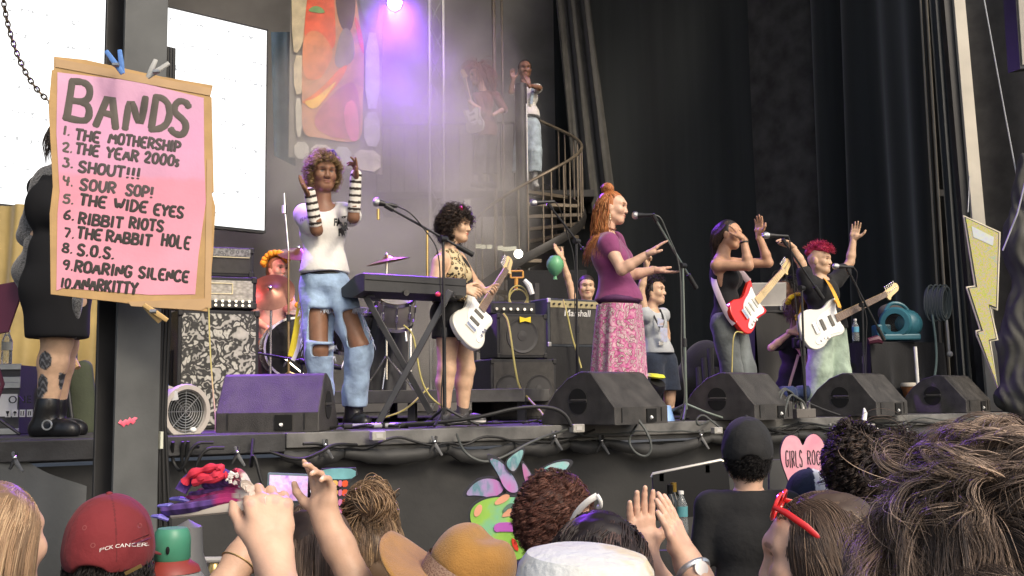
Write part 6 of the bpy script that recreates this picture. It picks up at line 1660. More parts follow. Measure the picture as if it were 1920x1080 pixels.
# ------------------------------------------------------------------ guitars
def guitar(label, tail, headp, nhint, bodycol, guardcol, neckM, shape=0, name='electric_guitar', tortoise=False):
	tail, headp = Vector(tail), Vector(headp); t = thing(name, label, 'guitar', tail)
	x = (headp - tail); L_ = x.length; x.normalize(); n = Vector(nhint); n = (n - x * n.dot(x)).normalized(); y = n.cross(x)
	X, Yv = x * L_, y * L_
	if shape == 0:
		ol = [(0, -.02), (.015, .075), (.07, .145), (.15, .15), (.225, .112), (.29, .108), (.36, .14), (.415, .142), (.425, .115), (.37, .06), (.355, .03), (.355, -.035), (.38, -.07), (.375, -.11), (.33, -.128), (.27, -.115), (.21, -.112), (.14, -.15), (.06, -.145), (.012, -.10)]
	else:
		ol = [(0, 0), (.01, .085), (.06, .142), (.13, .145), (.20, .108), (.265, .102), (.34, .128), (.42, .155), (.445, .14), (.40, .085), (.365, .045), (.36, -.04), (.385, -.07), (.40, -.11), (.37, -.128), (.30, -.112), (.22, -.106), (.14, -.14), (.06, -.14), (.01, -.09)]
	pts = [(p.x, p.y) for p in smoothpts([Vector((a, b, 0)) for a, b in ol], 2, True)]
	m = MB(); m.prism(pts, tail - n * .042, X, Yv, .042, 0); 
	bo = m.build('body', mat('guitar_' + bodycol[0], bodycol[1], .22, coat=.5, var=.03), t, auto=50, bevel=.007)
	gd = [(.15, .035), (.22, .075), (.33, .088), (.40, .118), (.37, .052), (.36, -.04), (.37, -.085), (.345, -.108), (.27, -.09), (.21, -.085), (.15, -.122), (.09, -.115), (.085, -.08), (.17, -.055)]
	pg = [(p.x, p.y) for p in smoothpts([Vector((a, b, 0)) for a, b in gd], 2, True)]
	m = MB(); m.prism(pg, tail + n * .001, X, Yv, .004); m.build('pickguard', mat('guard_' + guardcol[0], guardcol[1], .3, var=.04), bo, smooth=False)
	Rg = Matrix((x, y, n)).transposed()
	for px in ((.205, .29) if shape == 0 else (.19, .25, .31)):
		m = MB(); m.box(tail + X * px + n * .009, (.028 * L_ if shape == 0 else .016 * L_, .085 * L_, .010), Rg); m.build('pickup', mat('pickup_' + ('dark' if shape == 0 else 'white'), (.10, .09, .07) if shape == 0 else (.6, .58, .5), .35), t, smooth=False, bevel=.002)
	m = MB(); m.box(tail + X * .135 + n * .008, (.03 * L_, .085 * L_, .012), Rg); m.build('bridge', M_chrome, t, smooth=False, bevel=.002)
	for a, b in ((.14, -.095), (.175, -.09), (.205, -.095)):
		m = MB(); q = tail + X * a + Yv * b; m.cyl(q, q + n * .02, .013, .011, 12); m.build('knob', M_chrome if shape == 0 else M_white, bo)
	m = MB(); m.prism([(.345, -.030), (.345, .030), (.862, .021), (.862, -.021)], tail - n * .012, X, Yv, .022, 0); m.build('neck', neckM, t, smooth=False, bevel=.004)
	m = MB(); m.prism([(.335, -.029), (.335, .029), (.86, .0205), (.86, -.0205)], tail + n * .0105, X, Yv, .005); fb_ = m.build('fretboard', neckM if shape else mat('rosewood', (.16, .10, .065), .5, var=.2), t, smooth=False)
	m = MB()
	for k in range(20):
		fx_ = .862 - .50 * (1 - 2 ** (-k / 12)) * 1.25; w = .0205 + (.862 - fx_) * .017; m.tube([tail + X * fx_ + Yv * w + n * .0158, tail + X * fx_ - Yv * w + n * .0158], .0009, 4)
	m.build('frets', M_chrome, fb_)
	hs = [(.858, -.021), (.87, -.052), (.885, -.055), (.90, -.035), (.975, -.02), (.995, -.012), (1.01, .015), (1.0, .045), (.975, .05), (.955, .035), (.88, .028), (.858, .021)]
	m = MB(); m.prism([(p.x, p.y) for p in smoothpts([Vector((a, b, 0)) for a, b in hs], 2, True)], tail - n * .016, X, Yv, .016); hsb = m.build('headstock', mat('maple', (.62, .46, .22), .35, var=.08, coat=.3), t, auto=50, bevel=.002)
	for k in range(6):
		m = MB(); q = tail + X * (.885 + .019 * k) + Yv * (.03 + .002 * k) - n * .008; m.tube([q, q + y * .018], .0035, 6); m.ball(q + y * .024, (.007, .007, .007)); q2 = tail + X * (.885 + .019 * k) + Yv * (.004 + .003 * k); m.cyl(q2, q2 + n * .008, .004, n=8); m.build('tuning_peg', M_chrome, hsb)
	m = MB()
	for k in range(6):
		b = (k - 2.5); m.tube([tail + X * .13 + Yv * b * .0095 + n * .018, tail + X * .862 + Yv * b * .0062 + n * .018, tail + X * (.885 + .019 * (5 - k)) + Yv * (.004 + .003 * (5 - k)) + n * .004], .0007, 4)
	m.build('strings', M_steel, t)
	return t, dict(x=x, y=y, n=n, L=L_, at=lambda a, b, c=0: tail + X * a + Yv * b + n * c)
def ribbon(name, pts, w, M, parent=None, nrm_=(0, -1, 0), th=.12, it=3, cols=None):
	m = MB(); m.tube(smoothpts(pts, it), w, 8, flat=(nrm_, th)); return m.build(name, M, parent)
def conform(o, target, dirv, off=.002):
	from mathutils.bvhtree import BVHTree
	tm = target.data; to = Vector(OFF[target.name]); bv = BVHTree.FromPolygons([v.co + to for v in tm.vertices], [tuple(p.vertices) for p in tm.polygons])
	oo = Vector(OFF[o.name]); d = nrm(dirv)
	for v in o.data.vertices:
		h = bv.ray_cast(v.co + oo - d * .3, d)
		if h[0] is not None: v.co = h[0] - d * off - oo
# ================================================================== performers
# ---- singer in the white shirt
Y = 6.95
p = lambda a, b, d=0., Y=Y: P(a, b, Y + d)
t = thing('person', 'singer in white printed T-shirt and ripped pale jeans clapping with striped arm warmers', 'person', G(630, Y))
J = fill(dict(head=p(607, 327), neck=p(606, 386), pel=p(608, 528), shR=p(573, 402, -.02), shL=p(644, 399, .03), elR=p(594, 432, -.17), wrR=p(583, 372, -.24), elL=p(663, 408, -.12), wrL=p(667, 338, -.17),
              hipR=p(592, 545), hipL=p(629, 545), knR=p(598, 655, -.08), anR=p(603, 768, .02), knL=p(674, 648, -.08), anL=p(664, 762, .0), hf=nrm(V(.42, -.9, -.03)), hh=.236), V(.18, -1, 0), 1.02)
H = body(t, J, SK_BROWN, hands=(dict(wrist=J['wrR'], d=p(553, 322, -.28) - J['wrR'], n=V(.5, -.2, .8), side=-1, curl=.12, spread=.3, q=.95), dict(wrist=J['wrL'], d=p(667, 292, -.22) - J['wrL'], n=V(-.9, -.4, 0), side=1, curl=[.1, .35, .8, .8], spread=.4, q=.95)), vox=.0055, lip=(.25, .105, .075), brow=(.05, .028, .018))
wm = SDF()
for s in 'RL':
	a = J['el' + s].lerp(J['wr' + s], .22); b = J['wr' + s] + (J['wr' + s] - J['el' + s]).normalized() * .035
	S_ = SDF().cone(a, b, .043, .036)
	ax_ = A(b - a); ln_ = float(np.linalg.norm(ax_)); ax_ /= ln_; a_ = A(a)
	S_.build('arm_warmer', M_fabric, t, .005, (.7, .66, .58), fold=folds(.002, (20, 20, 20), 2), paintfn=lambda v, c, a_=a_, ax_=ax_: np.where((np.mod((v - a_) @ ax_ + .004, .044) < .017)[:, None], np.array((.03, .022, .018)), c))
sh = shirt(t, J, (.64, .62, .575), sleeve=.62, hem=.055, gw=.88, gd=.85, foldamp=.010, seed=5, o=.016, neckr=.082, neckoff=(.01, -.01), so=.022)
for s_, px, py, sz in (('FAITH', 633, 408, .066), ('OVER', 634, 416, .020), ('FEAR', 638, 427, .066)):
	tx = text_mesh('shirt_print', s_, sz, p(px, py + 4, -.28), (.66, 0, .04), (.0, 0, 1), M_black, t, 0.0, bold=.003); conform(tx, sh, V(0, 1, 0), .0025)
tx = text_mesh('sleeve_print', 'FEAR', .032, p(559, 406, -.3), (.95, 0, .3), (-.2, 0, 1), M_black, t, 0.0); conform(tx, sh, V(.1, 1, 0), .0025)
rim = nrm(V(.1, -1, 0))
def hole(c, rx, rz, tilt=0.): return (c, (rx, .11, rz), Matrix.Rotation(tilt, 3, 'Y'), .02, .004)
thR = J['hipR'].lerp(J['knR'], .62); thL = J['hipL'].lerp(J['knL'], .74)
holes = [hole(p(601, 608, -.14), .080, .112, .04), hole(p(606, 657, -.14), .072, .036), hole(p(668, 612, -.14), .074, .125, -.22)]
J2 = dict(J); J2['anL'] = J['anL'] + V(0, 0, .02)
pants(t, J2, (.27, .37, .50), r=(.106, .092, .086, .084), frac=.96, vox=.0065, cuts=holes, seed=9, foldamp=.009, top=.055, gw=.92)
fr_ = []; fd_ = []
for c, r_, _, _, _ in holes:
	for k in range(110):
		a = rnd.uniform(-.95, .95); b_ = rnd.choice((-1, 1, 1)); fr_.append(tuple(c + V(r_[0] * a, .055 + .05 * a * a, r_[2] * b_))); fd_.append((rnd.uniform(-.4, .4), -.5, -.7))
for s, dx in (('R', -.1), ('L', .1)):
	for k in range(30):
		q = J['hip' + s].lerp(J['kn' + s], .15 + .85 * k / 30); fr_.append(tuple(q + V(dx, -.02, rnd.uniform(-.02, .02)))); fd_.append((dx * 4, -.3, -.5))
strands('frayed_threads', fr_, fd_, .04, .0024, M_fabric, t, segs=5, grav=1.0, wander=.7, col=(.62, .66, .72), cvar=.15, seed=4)
S_ = SDF(); S_.ell(J['pel'] + V(0, 0, .045), (.158, .128, .02), np.array([J['r'], J['f'], V(0, 0, 1)]).T); S_.build('belt', M_leather, t, .008, (.02, .018, .016))
for s in 'RL': shoe(t, J, s, (.012, .012, .013), (.55, -.8), high=.10, o=.012)
haircap(H, t, (.10, .062, .028), scale=1.1)
pp, nn = scalp(H, 1500, lambda f, u, r: ((f < .62) | (u > .62)) & (u > -.75) & ~((f > .3) & (u < .35)), 3)
strands('hair', pp, nn + np.array([0, 0, .1]), .078, .0024, M_hair, t, segs=11, grav=1.3, curl=.013, cfreq=2.6, wander=.6, col=(.22, .145, .06), col2=(.34, .23, .10), cvar=.35, seed=8)
m = MB()
for k in range(6): a = k * 1.047; m.ball(H['L'](-.04, .125, .03) + V(.022 * cos(a), -.01, .022 * sin(a)), (.016, .010, .016))
m.build('hair_flower', mat('violet_petal', (.08, .05, .25), .6), t)
# ---- scarf hanging at the singer's hip: yellow and white straps
ribbon('yellow_strap', [p(567, 540, .05), p(560, 590, 0), p(552, 640, -.02), p(545, 668, -.02)], .02, mat('yellow_strap', (.68, .55, .03), .7), t)
ribbon('white_strap', [p(574, 545, .05), p(568, 600, 0), p(560, 650, -.02), p(549, 676, -.02)], .014, mat('white_strap', (.7, .66, .66), .7), t)
# ---- guitarist with dark curls
Y = 7.25
p = lambda a, b, d=0., Y=Y: P(a, b, Y + d)
t = thing('person', 'guitarist with dark curly hair in leopard print halter top and black shorts', 'person', G(852, Y))
J = fill(dict(head=p(856, 424), neck=p(841, 470), pel=p(846, 592), shR=p(824, 492, -.15), shL=p(860, 486, .15), elR=p(812, 548, -.2), wrR=p(868, 541, -.2), elL=p(892, 535, .28), wrL=p(908, 546, .16),
              hipR=p(840, 605, -.08), hipL=p(860, 605, .08), knR=p(838, 692, -.09), anR=p(834, 772, -.06), knL=p(874, 692, .06), anL=p(868, 772, .08), hf=nrm(V(.93, -.35, -.06)), hh=.222), V(.93, -.38, 0), .92)
H = body(t, J, SK_LIGHT, hands=(dict(wrist=J['wrR'], d=V(.9, .1, -.25), n=V(.1, .9, -.4), side=1, curl=.5, spread=.2, q=.92), dict(wrist=J['wrL'], d=V(.55, -.5, -.2), n=V(-.3, -.6, .5), side=-1, curl=.8, spread=.2, q=.92)), vox=.0055, gw=1.0, gd=1.05, thick=1.14, lip=(.45, .08, .07), brow=(.02, .012, .01))
M_leo = mat_pattern('leopard_print', 'voronoi', [(0, (.42, .28, .12)), (.22, (.40, .26, .11)), (.28, (.02, .014, .01)), (.42, (.03, .02, .012)), (.47, (.52, .42, .24)), (1, (.55, .45, .27))], 30, .8, dist=.03)
shirt(t, J, (1, 1, 1), 'halter_top', sleeves='', hem=.10, o=.010, M=M_leo, neckr=.12, neckoff=(-.10, .02), gw=.86, gd=1.02, bust=.055, foldamp=.003, extra=lambda S: [S.ell(J['sh' + s] + V(0, 0, .02), (.085, .085, .12), None, .01).sub() for s in 'RL'])
pants(t, J, (.012, .012, .013), 'shorts', r=(.112, .118), frac=-.34, seed=4, top=.14, M=M_fabric, o=.016)
for s, zc in (('R', 0), ('L', 0)):
	shoe(t, J, s, (.05, .05, .052), (.9, -.4), sole=(.6, .58, .55))
	q = J['an' + s]; S_ = SDF().cone(q - V(0, 0, .03), q + V(0, 0, .04), .04, .042); S_.build('sock', M_fabric, t, .006, (.06, .055, .055))
haircap(H, t, (.012, .008, .007), scale=1.12, line=.06)
pp, nn = scalp(H, 1500, lambda f, u, r: ((f < .5) | (u > .5)) & (u > -.95) & ~((f > .2) & (u < .2)), 5)
strands('hair', pp, nn + np.array([0, 0, .0]), .095, .0026, M_hair, t, segs=11, grav=1.8, curl=.015, cfreq=2.4, wander=.6, col=(.022, .014, .011), col2=(.06, .035, .022), cvar=.45, seed=18)
m = MB(); m.tube([H['L'](.03, .118, .02), H['L'](.05, .125, .05), H['L'](.07, .11, .06)], .012, 8); m.build('hair_clip', mat('pink_clip', (.75, .06, .18), .35), t)
gt, gf = guitar('white offset electric guitar played by the dark haired guitarist', p(868, 636, -.28), p(960, 487, .42), V(.55, -.85, .15), ('ivory', (.64, .63, .56)), ('white', (.78, .78, .76)), mat('maple', (.62, .46, .22), .35, var=.08, coat=.3), 0)
ribbon('guitar_strap', [gf['at'](.41, .13, -.01), p(880, 500, .05), p(858, 475, .1), p(838, 474, .05), p(822, 500, .16), p(835, 560, .2), gf['at'](.0, .0, -.03)], .022, M_blackmatte, gt, V(.5, -.8, .3))
# ---- singer in purple
Y = 7.5
p = lambda a, b, d=0., Y=Y: P(a, b, Y + d)
t = thing('person', 'red haired singer in purple blouse and long floral skirt holding out both hands', 'person', G(1162, Y))
J = fill(dict(head=p(1149, 390), neck=p(1136, 438), pel=p(1160, 572), shR=p(1140, 456, -.14), shL=p(1152, 452, .14), elR=p(1166, 506, -.22), wrR=p(1212, 478, -.26), elL=p(1184, 516, .14), wrL=p(1228, 506, .10),
              hipR=p(1150, 585, -.08), hipL=p(1172, 585, .08), knR=p(1152, 690, -.08), anR=p(1150, 776, -.08), knL=p(1180, 690, .08), anL=p(1180, 776, .08), hf=nrm(V(.97, -.25, -.08)), hh=.23), V(.92, -.40, 0), 1.0)
H = body(t, J, SK_PINK, hands=(dict(wrist=J['wrR'], d=p(1244, 453, -.28) - J['wrR'], n=V(.4, .1, -.9), side=-1, curl=.10, spread=.15, thumb=.35), dict(wrist=J['wrL'], d=p(1262, 512, .06) - J['wrL'], n=V(.1, -.2, 1), side=-1, curl=.14, spread=.25, thumb=.5)), vox=.0055, gw=1.0, gd=1.0, feet=(.9, -.4), thick=1.06, lip=(.45, .12, .11), brow=(.22, .09, .03))
M_purp = mat('purple_cotton', (.20, .034, .12), .8, var=.15, bump=.5, bscale=20, sheen=.3)
shirt(t, J, (.2, .02, .12), 'blouse', sleeve=.26, hem=.03, o=.018, M=M_purp, neckr=.105, gd=1.05, gw=.98, foldamp=.011, seed=12, bust=.045)
m = MB()
S_ = SDF(); S_.ell(J['pel'] + V(0, 0, .035), (.19, .158, .05), np.array([J['r'], J['f'], V(0, 0, 1)]).T); S_.build('blouse_hem', mat('dark_purple_cotton', (.075, .02, .075), .8, var=.15, bump=.2), t, .008, fold=folds(.004, (20, 20, 3), 6))
M_flor = mat_pattern('floral_skirt', 'voronoi', [(0, (.34, .02, .16)), (.13, (.46, .06, .25)), (.22, (.62, .52, .50)), (.29, (.20, .02, .11)), (.38, (.60, .50, .47)), (.45, (.07, .09, .04)), (.53, (.40, .04, .20)), (1, (.6, .45, .45))], 18, .85, dist=.3, sheen=.3)
cS = J['pel']; m = MB()
def skf(u, v):
	a = 2 * pi * u; rr = (.182 + .058 * v ** .8) * (1 + .055 * sin(a * 13 + 1) * v ** .5 + .04 * sin(a * 7 + 2 * v))
	c = cS.lerp(V(p(1158, 700).x, p(1158, 700).y, 1.54), v)
	return V(c.x + J['r'].x * rr * cos(a) * 1.04 + J['f'].x * rr * .84 * sin(a), c.y + J['r'].y * rr * 1.04 * cos(a) + J['f'].y * rr * .84 * sin(a), cS.z + .0 + (1.54 - cS.z) * v)
m.grid(skf, 160, 40); m.build('skirt', M_flor, t)
HC, HC2 = (.36, .12, .035), (.50, .22, .075)
haircap(H, t, HC, scale=1.06, line=.075)
pp, nn = scalp(H, 350, lambda f, u, r: ((f < .4) | (u > .72)) & (u > .35), 16)
strands('hair', pp, (A(H['L'](0, .12, -.05)) - pp), np.linalg.norm(A(H['L'](0, .12, -.05)) - pp, axis=1) * .95, .0022, M_hair, t, segs=7, grav=0., wander=.1, col=(.36, .12, .035), col2=(.50, .22, .075), cvar=.3, seed=38, avoid=[(A(H['L'](0, .022, -.014)), np.array([.083, .098, .1]))])
pp, nn = scalp(H, 900, lambda f, u, r: (f < .25) & (u > -.7) & (u < .75) & ~((f > .05) & (u < .45)), 6)
back = A(-H['f'])
strands('hair', pp, nn * .5 + back * .45 + np.array([0, 0, -.3]), .44, .0024, M_hair, t, segs=16, grav=7., curl=.009, cfreq=2.2, wander=.35, col=HC, col2=HC2, cvar=.35, seed=28, avoid=[(A(H['c']), np.array([.088, .1, .11])), (A(J['neck'] - V(0, 0, .25)), np.array([.17, .17, .27]))])
bc = H['L'](0, .135, -.045)
r_ = np.random.default_rng(5); d_ = r_.normal(size=(260, 3)); d_ /= np.linalg.norm(d_, axis=1, keepdims=True)
SDF().ell(bc, (.04, .04, .038)).build('hair_bun', M_hair, t, .006, HC)
tang = np.cross(d_, np.array([.3, .8, .2])); strands('bun_strands', A(bc) + d_ * .04, tang, .11, .003, M_hair, t, segs=14, grav=.0, wander=.3, col=HC, col2=HC2, cvar=.3, seed=2, flow=lambda p, k: (A(bc) - p) * 70, avoid=[(A(bc), np.array([.044, .044, .042]))])
m = MB(); q = H['L'](.082, -.045, -.005)
for k in range(4): m.ball(q - V(0, 0, .016 * k), (.008, .008, .009))
m.build('earring', mat('cream_bead', (.7, .6, .4), .3), t)
m = MB(); m.tube([J['neck'] + V(.062 * cos(a) + .01, .062 * sin(a), .035 + .012 * sin(a * 2)) for a in [2 * pi * i / 20 for i in range(21)]], .0045, 6, cap=False); m.build('necklace', mat('bead_brown', (.2, .08, .06), .4), t)
# ---- girl with the red guitar
Y = 8.6
p = lambda a, b, d=0., Y=Y: P(a, b, Y + d)
t = thing('person', 'red guitar player in black tank top and grey jeans with one hand at her forehead', 'person', G(1376, Y))
J = fill(dict(head=p(1367, 440), neck=p(1354, 480), pel=p(1366, 600), shR=p(1344, 497, -.14), shL=p(1374, 494, .14), elR=p(1404, 499, -.24), wrR=p(1394, 448, -.20), elL=p(1441, 493, .04), wrL=p(1423, 442, .02),
              hipR=p(1357, 612, -.08), hipL=p(1376, 612, .08), knR=p(1372, 690, -.08), anR=p(1376, 770, -.06), knL=p(1396, 690, .08), anL=p(1400, 770, .1), hf=nrm(V(.90, -.42, -.12)), hh=.232), V(.92, -.40, 0), .96)
H = body(t, J, SK_TAN, hands=(dict(wrist=J['wrR'], d=p(1370, 418, -.12) - J['wrR'], n=V(-.7, .6, -.3), side=1, curl=.14, spread=.15, thumb=.3), dict(wrist=J['wrL'], d=p(1424, 406, .0) - J['wrL'], n=V(-.75, -.6, .1), side=1, curl=.18, spread=.45, thumb=1.0)), vox=.006, feet=(.9, -.4), lip=(.4, .14, .11), brow=(.03, .02, .015), thick=1.06)
shirt(t, J, (.013, .013, .014), 'tank_top', sleeves='', hem=-.0, o=.010, neckr=.14, neckoff=(.0, .02), gd=1.02, bust=.045, gw=.9, foldamp=.005, seed=3, extra=lambda S: [S.ell(J['sh' + s] + V(0, 0, .03), (.09, .09, .11), None, .01).sub() for s in 'RL'])
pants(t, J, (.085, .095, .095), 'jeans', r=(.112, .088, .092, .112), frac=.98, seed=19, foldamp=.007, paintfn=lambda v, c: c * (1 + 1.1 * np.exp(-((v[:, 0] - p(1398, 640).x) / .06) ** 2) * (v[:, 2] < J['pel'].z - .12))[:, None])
haircap(H, t, (.014, .010, .009), scale=1.03, line=.075)
pp, nn = scalp(H, 900, lambda f, u, r: ((f < .3) | (u > .8)) & (u > -.5) & ~((f > .05) & (u < .5)), 7)
strands('hair', pp, nn * .1 + A(-H['f']) * .9 + np.array([0, 0, -.2]), .12, .0016, M_hair, t, segs=9, grav=1.5, wander=.08, col=(.03, .018, .013), col2=(.09, .05, .03), cvar=.4, seed=3, avoid=[(A(H['L'](0, .02, -.014)), np.array([.082, .092, .097]))])
strands('ponytail', A(H['L'](0, .0, -.10)) + rng.normal(size=(220, 3)) * .012, np.tile(A(-H['f']) * .5 + np.array([0, 0, -.6]), (220, 1)), .22, .002, M_hair, t, segs=10, grav=5., curl=.006, wander=.3, col=(.05, .028, .018), cvar=.4, seed=12)
m = MB(); q = J['elR'].lerp(J['wrR'], .86); d = nrm(J['wrR'] - J['elR']); x, y_, _ = frame_of(d); m.tube([q + (x * cos(a) + y_ * sin(a)) * .031 for a in [2 * pi * i / 18 for i in range(19)]], .007, 6, cap=False); m.build('wristband', M_black, t)
gt, gf = guitar('bright red electric guitar with white pickguard hanging on the girl in black', p(1381, 606, -.25), p(1482, 492, .40), V(.45, -.88, .12), ('red', (.62, .022, .012)), ('white', (.78, .78, .76)), mat('maple', (.62, .46, .22), .35, var=.08, coat=.3), 1)
ribbon('guitar_strap', [gf['at'](.0, 0, -.02), p(1364, 590, -.22), p(1350, 560, -.2), p(1337, 527, -.1), p(1340, 500, .02), p(1356, 482, .1), p(1385, 505, .1), gf['at'](.43, .14, -.02)], .026, mat('pale_pink_strap', (.68, .55, .58), .6), gt, V(-.6, -.75, .1))
cable('yellow guitar cable hanging from the red guitar', [gf['at'](.03, -.1, -.02), p(1376, 620, -.3), p(1373, 660, -.28), p(1372, 720, -.28), p(1372, 770, -.25)], .0055, M_ycab)
# ---- child with pink hair
Y = 9.1
p = lambda a, b, d=0., Y=Y: P(a, b, Y + d)
t = thing('person', 'child with cropped pink hair raising both arms in a black T-shirt and pale green trousers', 'person', G(1548, Y))
J = fill(dict(head=p(1537, 489), neck=p(1538, 523), pel=p(1548, 612), shR=p(1514, 532, -.10), shL=p(1566, 527, .10), elR=p(1503, 494, -.12), wrR=p(1486, 463, -.16), elL=p(1594, 492, .10), wrL=p(1600, 450, .08),
              hipR=p(1538, 620, -.04), hipL=p(1562, 620, .04), knR=p(1536, 695, -.06), anR=p(1530, 765, -.03), knL=p(1572, 695, .02), anL=p(1573, 765, .05), hf=nrm(V(.78, -.60, -.03)), hh=.225), V(.55, -.8, 0), .86)
H = body(t, J, SK_LIGHT, hands=(dict(wrist=J['wrR'], d=p(1468, 448, -.2) - J['wrR'], n=V(.3, .2, -.9), side=-1, curl=.5, spread=.2, thumb=.6), dict(wrist=J['wrL'], d=p(1606, 422, .06) - J['wrL'], n=V(-.4, -.75, .3), side=1, curl=.15, spread=.5, thumb=1.3, q=.98)), vox=.006, feet=(.6, -.8), lip=(.38, .17, .14), brow=(.12, .05, .05), gw=1.15, gd=1.15, thick=1.18, stub=(.16, .075, .075), wide=1.08)
shirt(t, J, (.012, .012, .013), sleeve=.55, hem=-.02, gw=1.25, gd=1.2, o=.02, foldamp=.007, seed=21, neckr=.09, so=.028)
pants(t, J, (.33, .42, .33), r=(.13, .12, .12, .125), frac=.98, seed=23, foldamp=.010, gw=1.2)
def mohawk(S, L, q, R):
	for a, b, c in ((-.04, .12, .045), (-.02, .13, .0), (.0, .12, -.05), (.03, .128, .03)): S.ell(L(a, b, c), (.045 * q, .05 * q, .035 * q), R, .03)
S_ = SDF()
for a, b, c, r_ in ((.0, .088, .058, .036), (.02, .10, .03, .042), (-.02, .105, .0, .045), (.0, .10, -.04, .048), (.01, .075, -.075, .045)): S_.ell(H['L'](a, b, c), (r_ * 1.25, r_ * 1.2, r_ * .9), H['R'], .02)
S_.build('hair_base', M_hair, t, .007, (.38, .02, .07), fold=folds(.005, (40, 40, 30), 5))
pp, nn = scalp(H, 600, lambda f, u, r: (u > .45) & (np.abs(r) < .62) & (f > -.85), 8, 1.1)
strands('hair', pp, nn * .7 + A(H['f']) * .5 + A(H['u']) * .3, .07, .0028, M_hair, t, segs=6, grav=.4, curl=.006, cfreq=1.5, wander=.5, col=(.42, .022, .075), col2=(.5, .06, .10), cvar=.35, seed=6)
gt, gf = guitar('white electric guitar held sideways by the child with pink hair', p(1503, 628, -.40), p(1685, 540, .02), V(.28, -.95, .10), ('ivory', (.64, .63, .56)), ('white', (.78, .78, .76)), mat('maple', (.62, .46, .22), .35, var=.08, coat=.3), 0)
ribbon('guitar_strap', [gf['at'](.41, .13, -.01), p(1576, 580, -.36), p(1571, 565, -.3), p(1562, 545, -.24), p(1552, 527, -.16), p(1540, 518, .06), p(1510, 545, .12), p(1498, 600, .05), gf['at'](.0, 0, -.03)], .018, mat('orange_strap', (.72, .36, .04), .6), gt, V(.3, -.9, .2))
# ================================================================== people at the back of the stage
def simple(label, Y, Jd, f, sc, skin, shirtcol, pantcol, hands=(), base=None, vox=.008, sleeve=.5, hem=-.1, frac=.95, gw=1., shoes=(.02, .02, .02), shirt_kw={}, pants_kw={}, z=STAGE_Z, tuck=False, **hk):
	t = thing('person', label, 'person', base); J = fill(Jd, f, sc)
	H = body(t, J, skin, hands=hands, vox=vox, gw=gw, feet=(f[0], f[1]) if shoes else None, z=z, **hk)
	if shirtcol: shirt(t, J, shirtcol, sleeve=sleeve, hem=hem, gw=gw, **shirt_kw)
	if pantcol: pants(t, J, pantcol, frac=frac, **pants_kw)
	if shoes:
		for s in 'RL': shoe(t, J, s, shoes, (f[0], f[1]), z=z)
	return t, J, H
# man in the grey sleeveless shirt
Y = 9.9
p = lambda a, b, d=0., Y=Y: P(a, b, Y + d)
J = dict(head=p(1226, 547), neck=p(1222, 582), pel=p(1234, 668), shR=p(1210, 592, -.12), shL=p(1243, 590, .12), elR=p(1202, 545, -.14), wrR=p(1212, 502, -.16), elL=p(1250, 625, .2), wrL=p(1250, 660, .2), hipR=p(1224, 676, -.05), hipL=p(1248, 676, .05), knR=p(1226, 735, -.05), knL=p(1256, 735, .05), anR=p(1226, 780, -.05), anL=p(1258, 780, .05), hf=nrm(V(.9, -.42, .05)), hh=.245)
t, J, H = simple('dark haired man in grey sleeveless shirt and navy shorts raising a fist', Y, J, V(.55, -.8, 0), .9, SK_LIGHT, (.42, .44, .45), (.025, .034, .055), (dict(wrist=J['wrR'], d=V(.05, 0, 1), n=V(.8, -.5, 0), side=-1, curl=1.3, spread=0),), G(1240, Y), sleeve=.12, hem=.03, frac=-.95, smile=1., pants_kw=dict(r=(.118, .118)))
haircap(H, t, (.02, .014, .012), scale=1.1, line=.075)
pp, nn = scalp(H, 700, lambda f, u, r: ((f < .3) | (u > .6)) & (u > -.3) & ~((f > .1) & (u < .4)), 9)
strands('hair', pp, nn, .06, .0025, M_hair, t, segs=7, grav=.6, curl=.008, cfreq=1.5, wander=.5, col=(.022, .016, .013), cvar=.4, seed=31)
S_ = SDF(); S_.ell(J['pel'] + V(0, 0, .045), (.152, .12, .02), np.array([J['r'], J['f'], V(0, 0, 1)]).T); S_.build('belt', M_leather, t, .008, (.02, .018, .016))
m = MB(); m.box(p(1239, 644, -.16), (.045, .01, .035)); m.build('belt_buckle', M_chrome, t, smooth=False, bevel=.004)
ribbon('lanyard', [p(1219, 580, -.06), p(1230, 600, -.16), p(1240, 620, -.17), p(1246, 600, -.1), p(1237, 580, 0)], .009, M_black, t, it=2)
m = MB(); m.prism([(0, 0), (.055, -.01), (.06, .12), (-.01, .13)], p(1240, 640, -.19), V(1, .1, 0), V(0, 0, 1), .004); m.prism([(0, 0), (.05, 0), (.06, .06), (0, .08)], p(1233, 612, -.19), V(1, .1, 0), V(0, 0, 1), .004); m.build('pass_card', mat_pattern('pass_print', 'voronoi', [(0, (.6, .55, .62)), (.5, (.45, .5, .65)), (1, (.55, .35, .2))], 25, .4), t, smooth=False)
# woman behind the amplifier
Y = 10.9
p = lambda a, b, d=0., Y=Y: P(a, b, Y + d)
J = dict(head=p(1100, 539), neck=p(1100, 566), pel=p(1096, 660), shR=p(1078, 578, -.05), shL=p(1122, 578, .05), elR=p(1068, 532, -.08), wrR=p(1054, 484, -.1), elL=p(1130, 620), wrL=p(1120, 660, -.1), hipR=p(1086, 668), hipL=p(1108, 668), knR=p(1086, 725), knL=p(1108, 725), anR=p(1086, 775), anL=p(1108, 775), hf=nrm(V(.05, -1, -.03)), hh=.235)
t, J, H = simple('woman with tied back hair waving from behind the guitar amplifier', Y, J, V(0, -1, 0), .95, SK_LIGHT, (.02, .02, .022), (.02, .02, .022), (dict(wrist=J['wrR'], d=p(1036, 457, -.1) - J['wrR'], n=V(.6, -.5, .4), side=1, curl=.08, spread=.1, thumb=.4),), G(1096, Y), sleeve=.2, hem=-.05)
haircap(H, t, (.03, .02, .016), scale=1.1, line=.055)
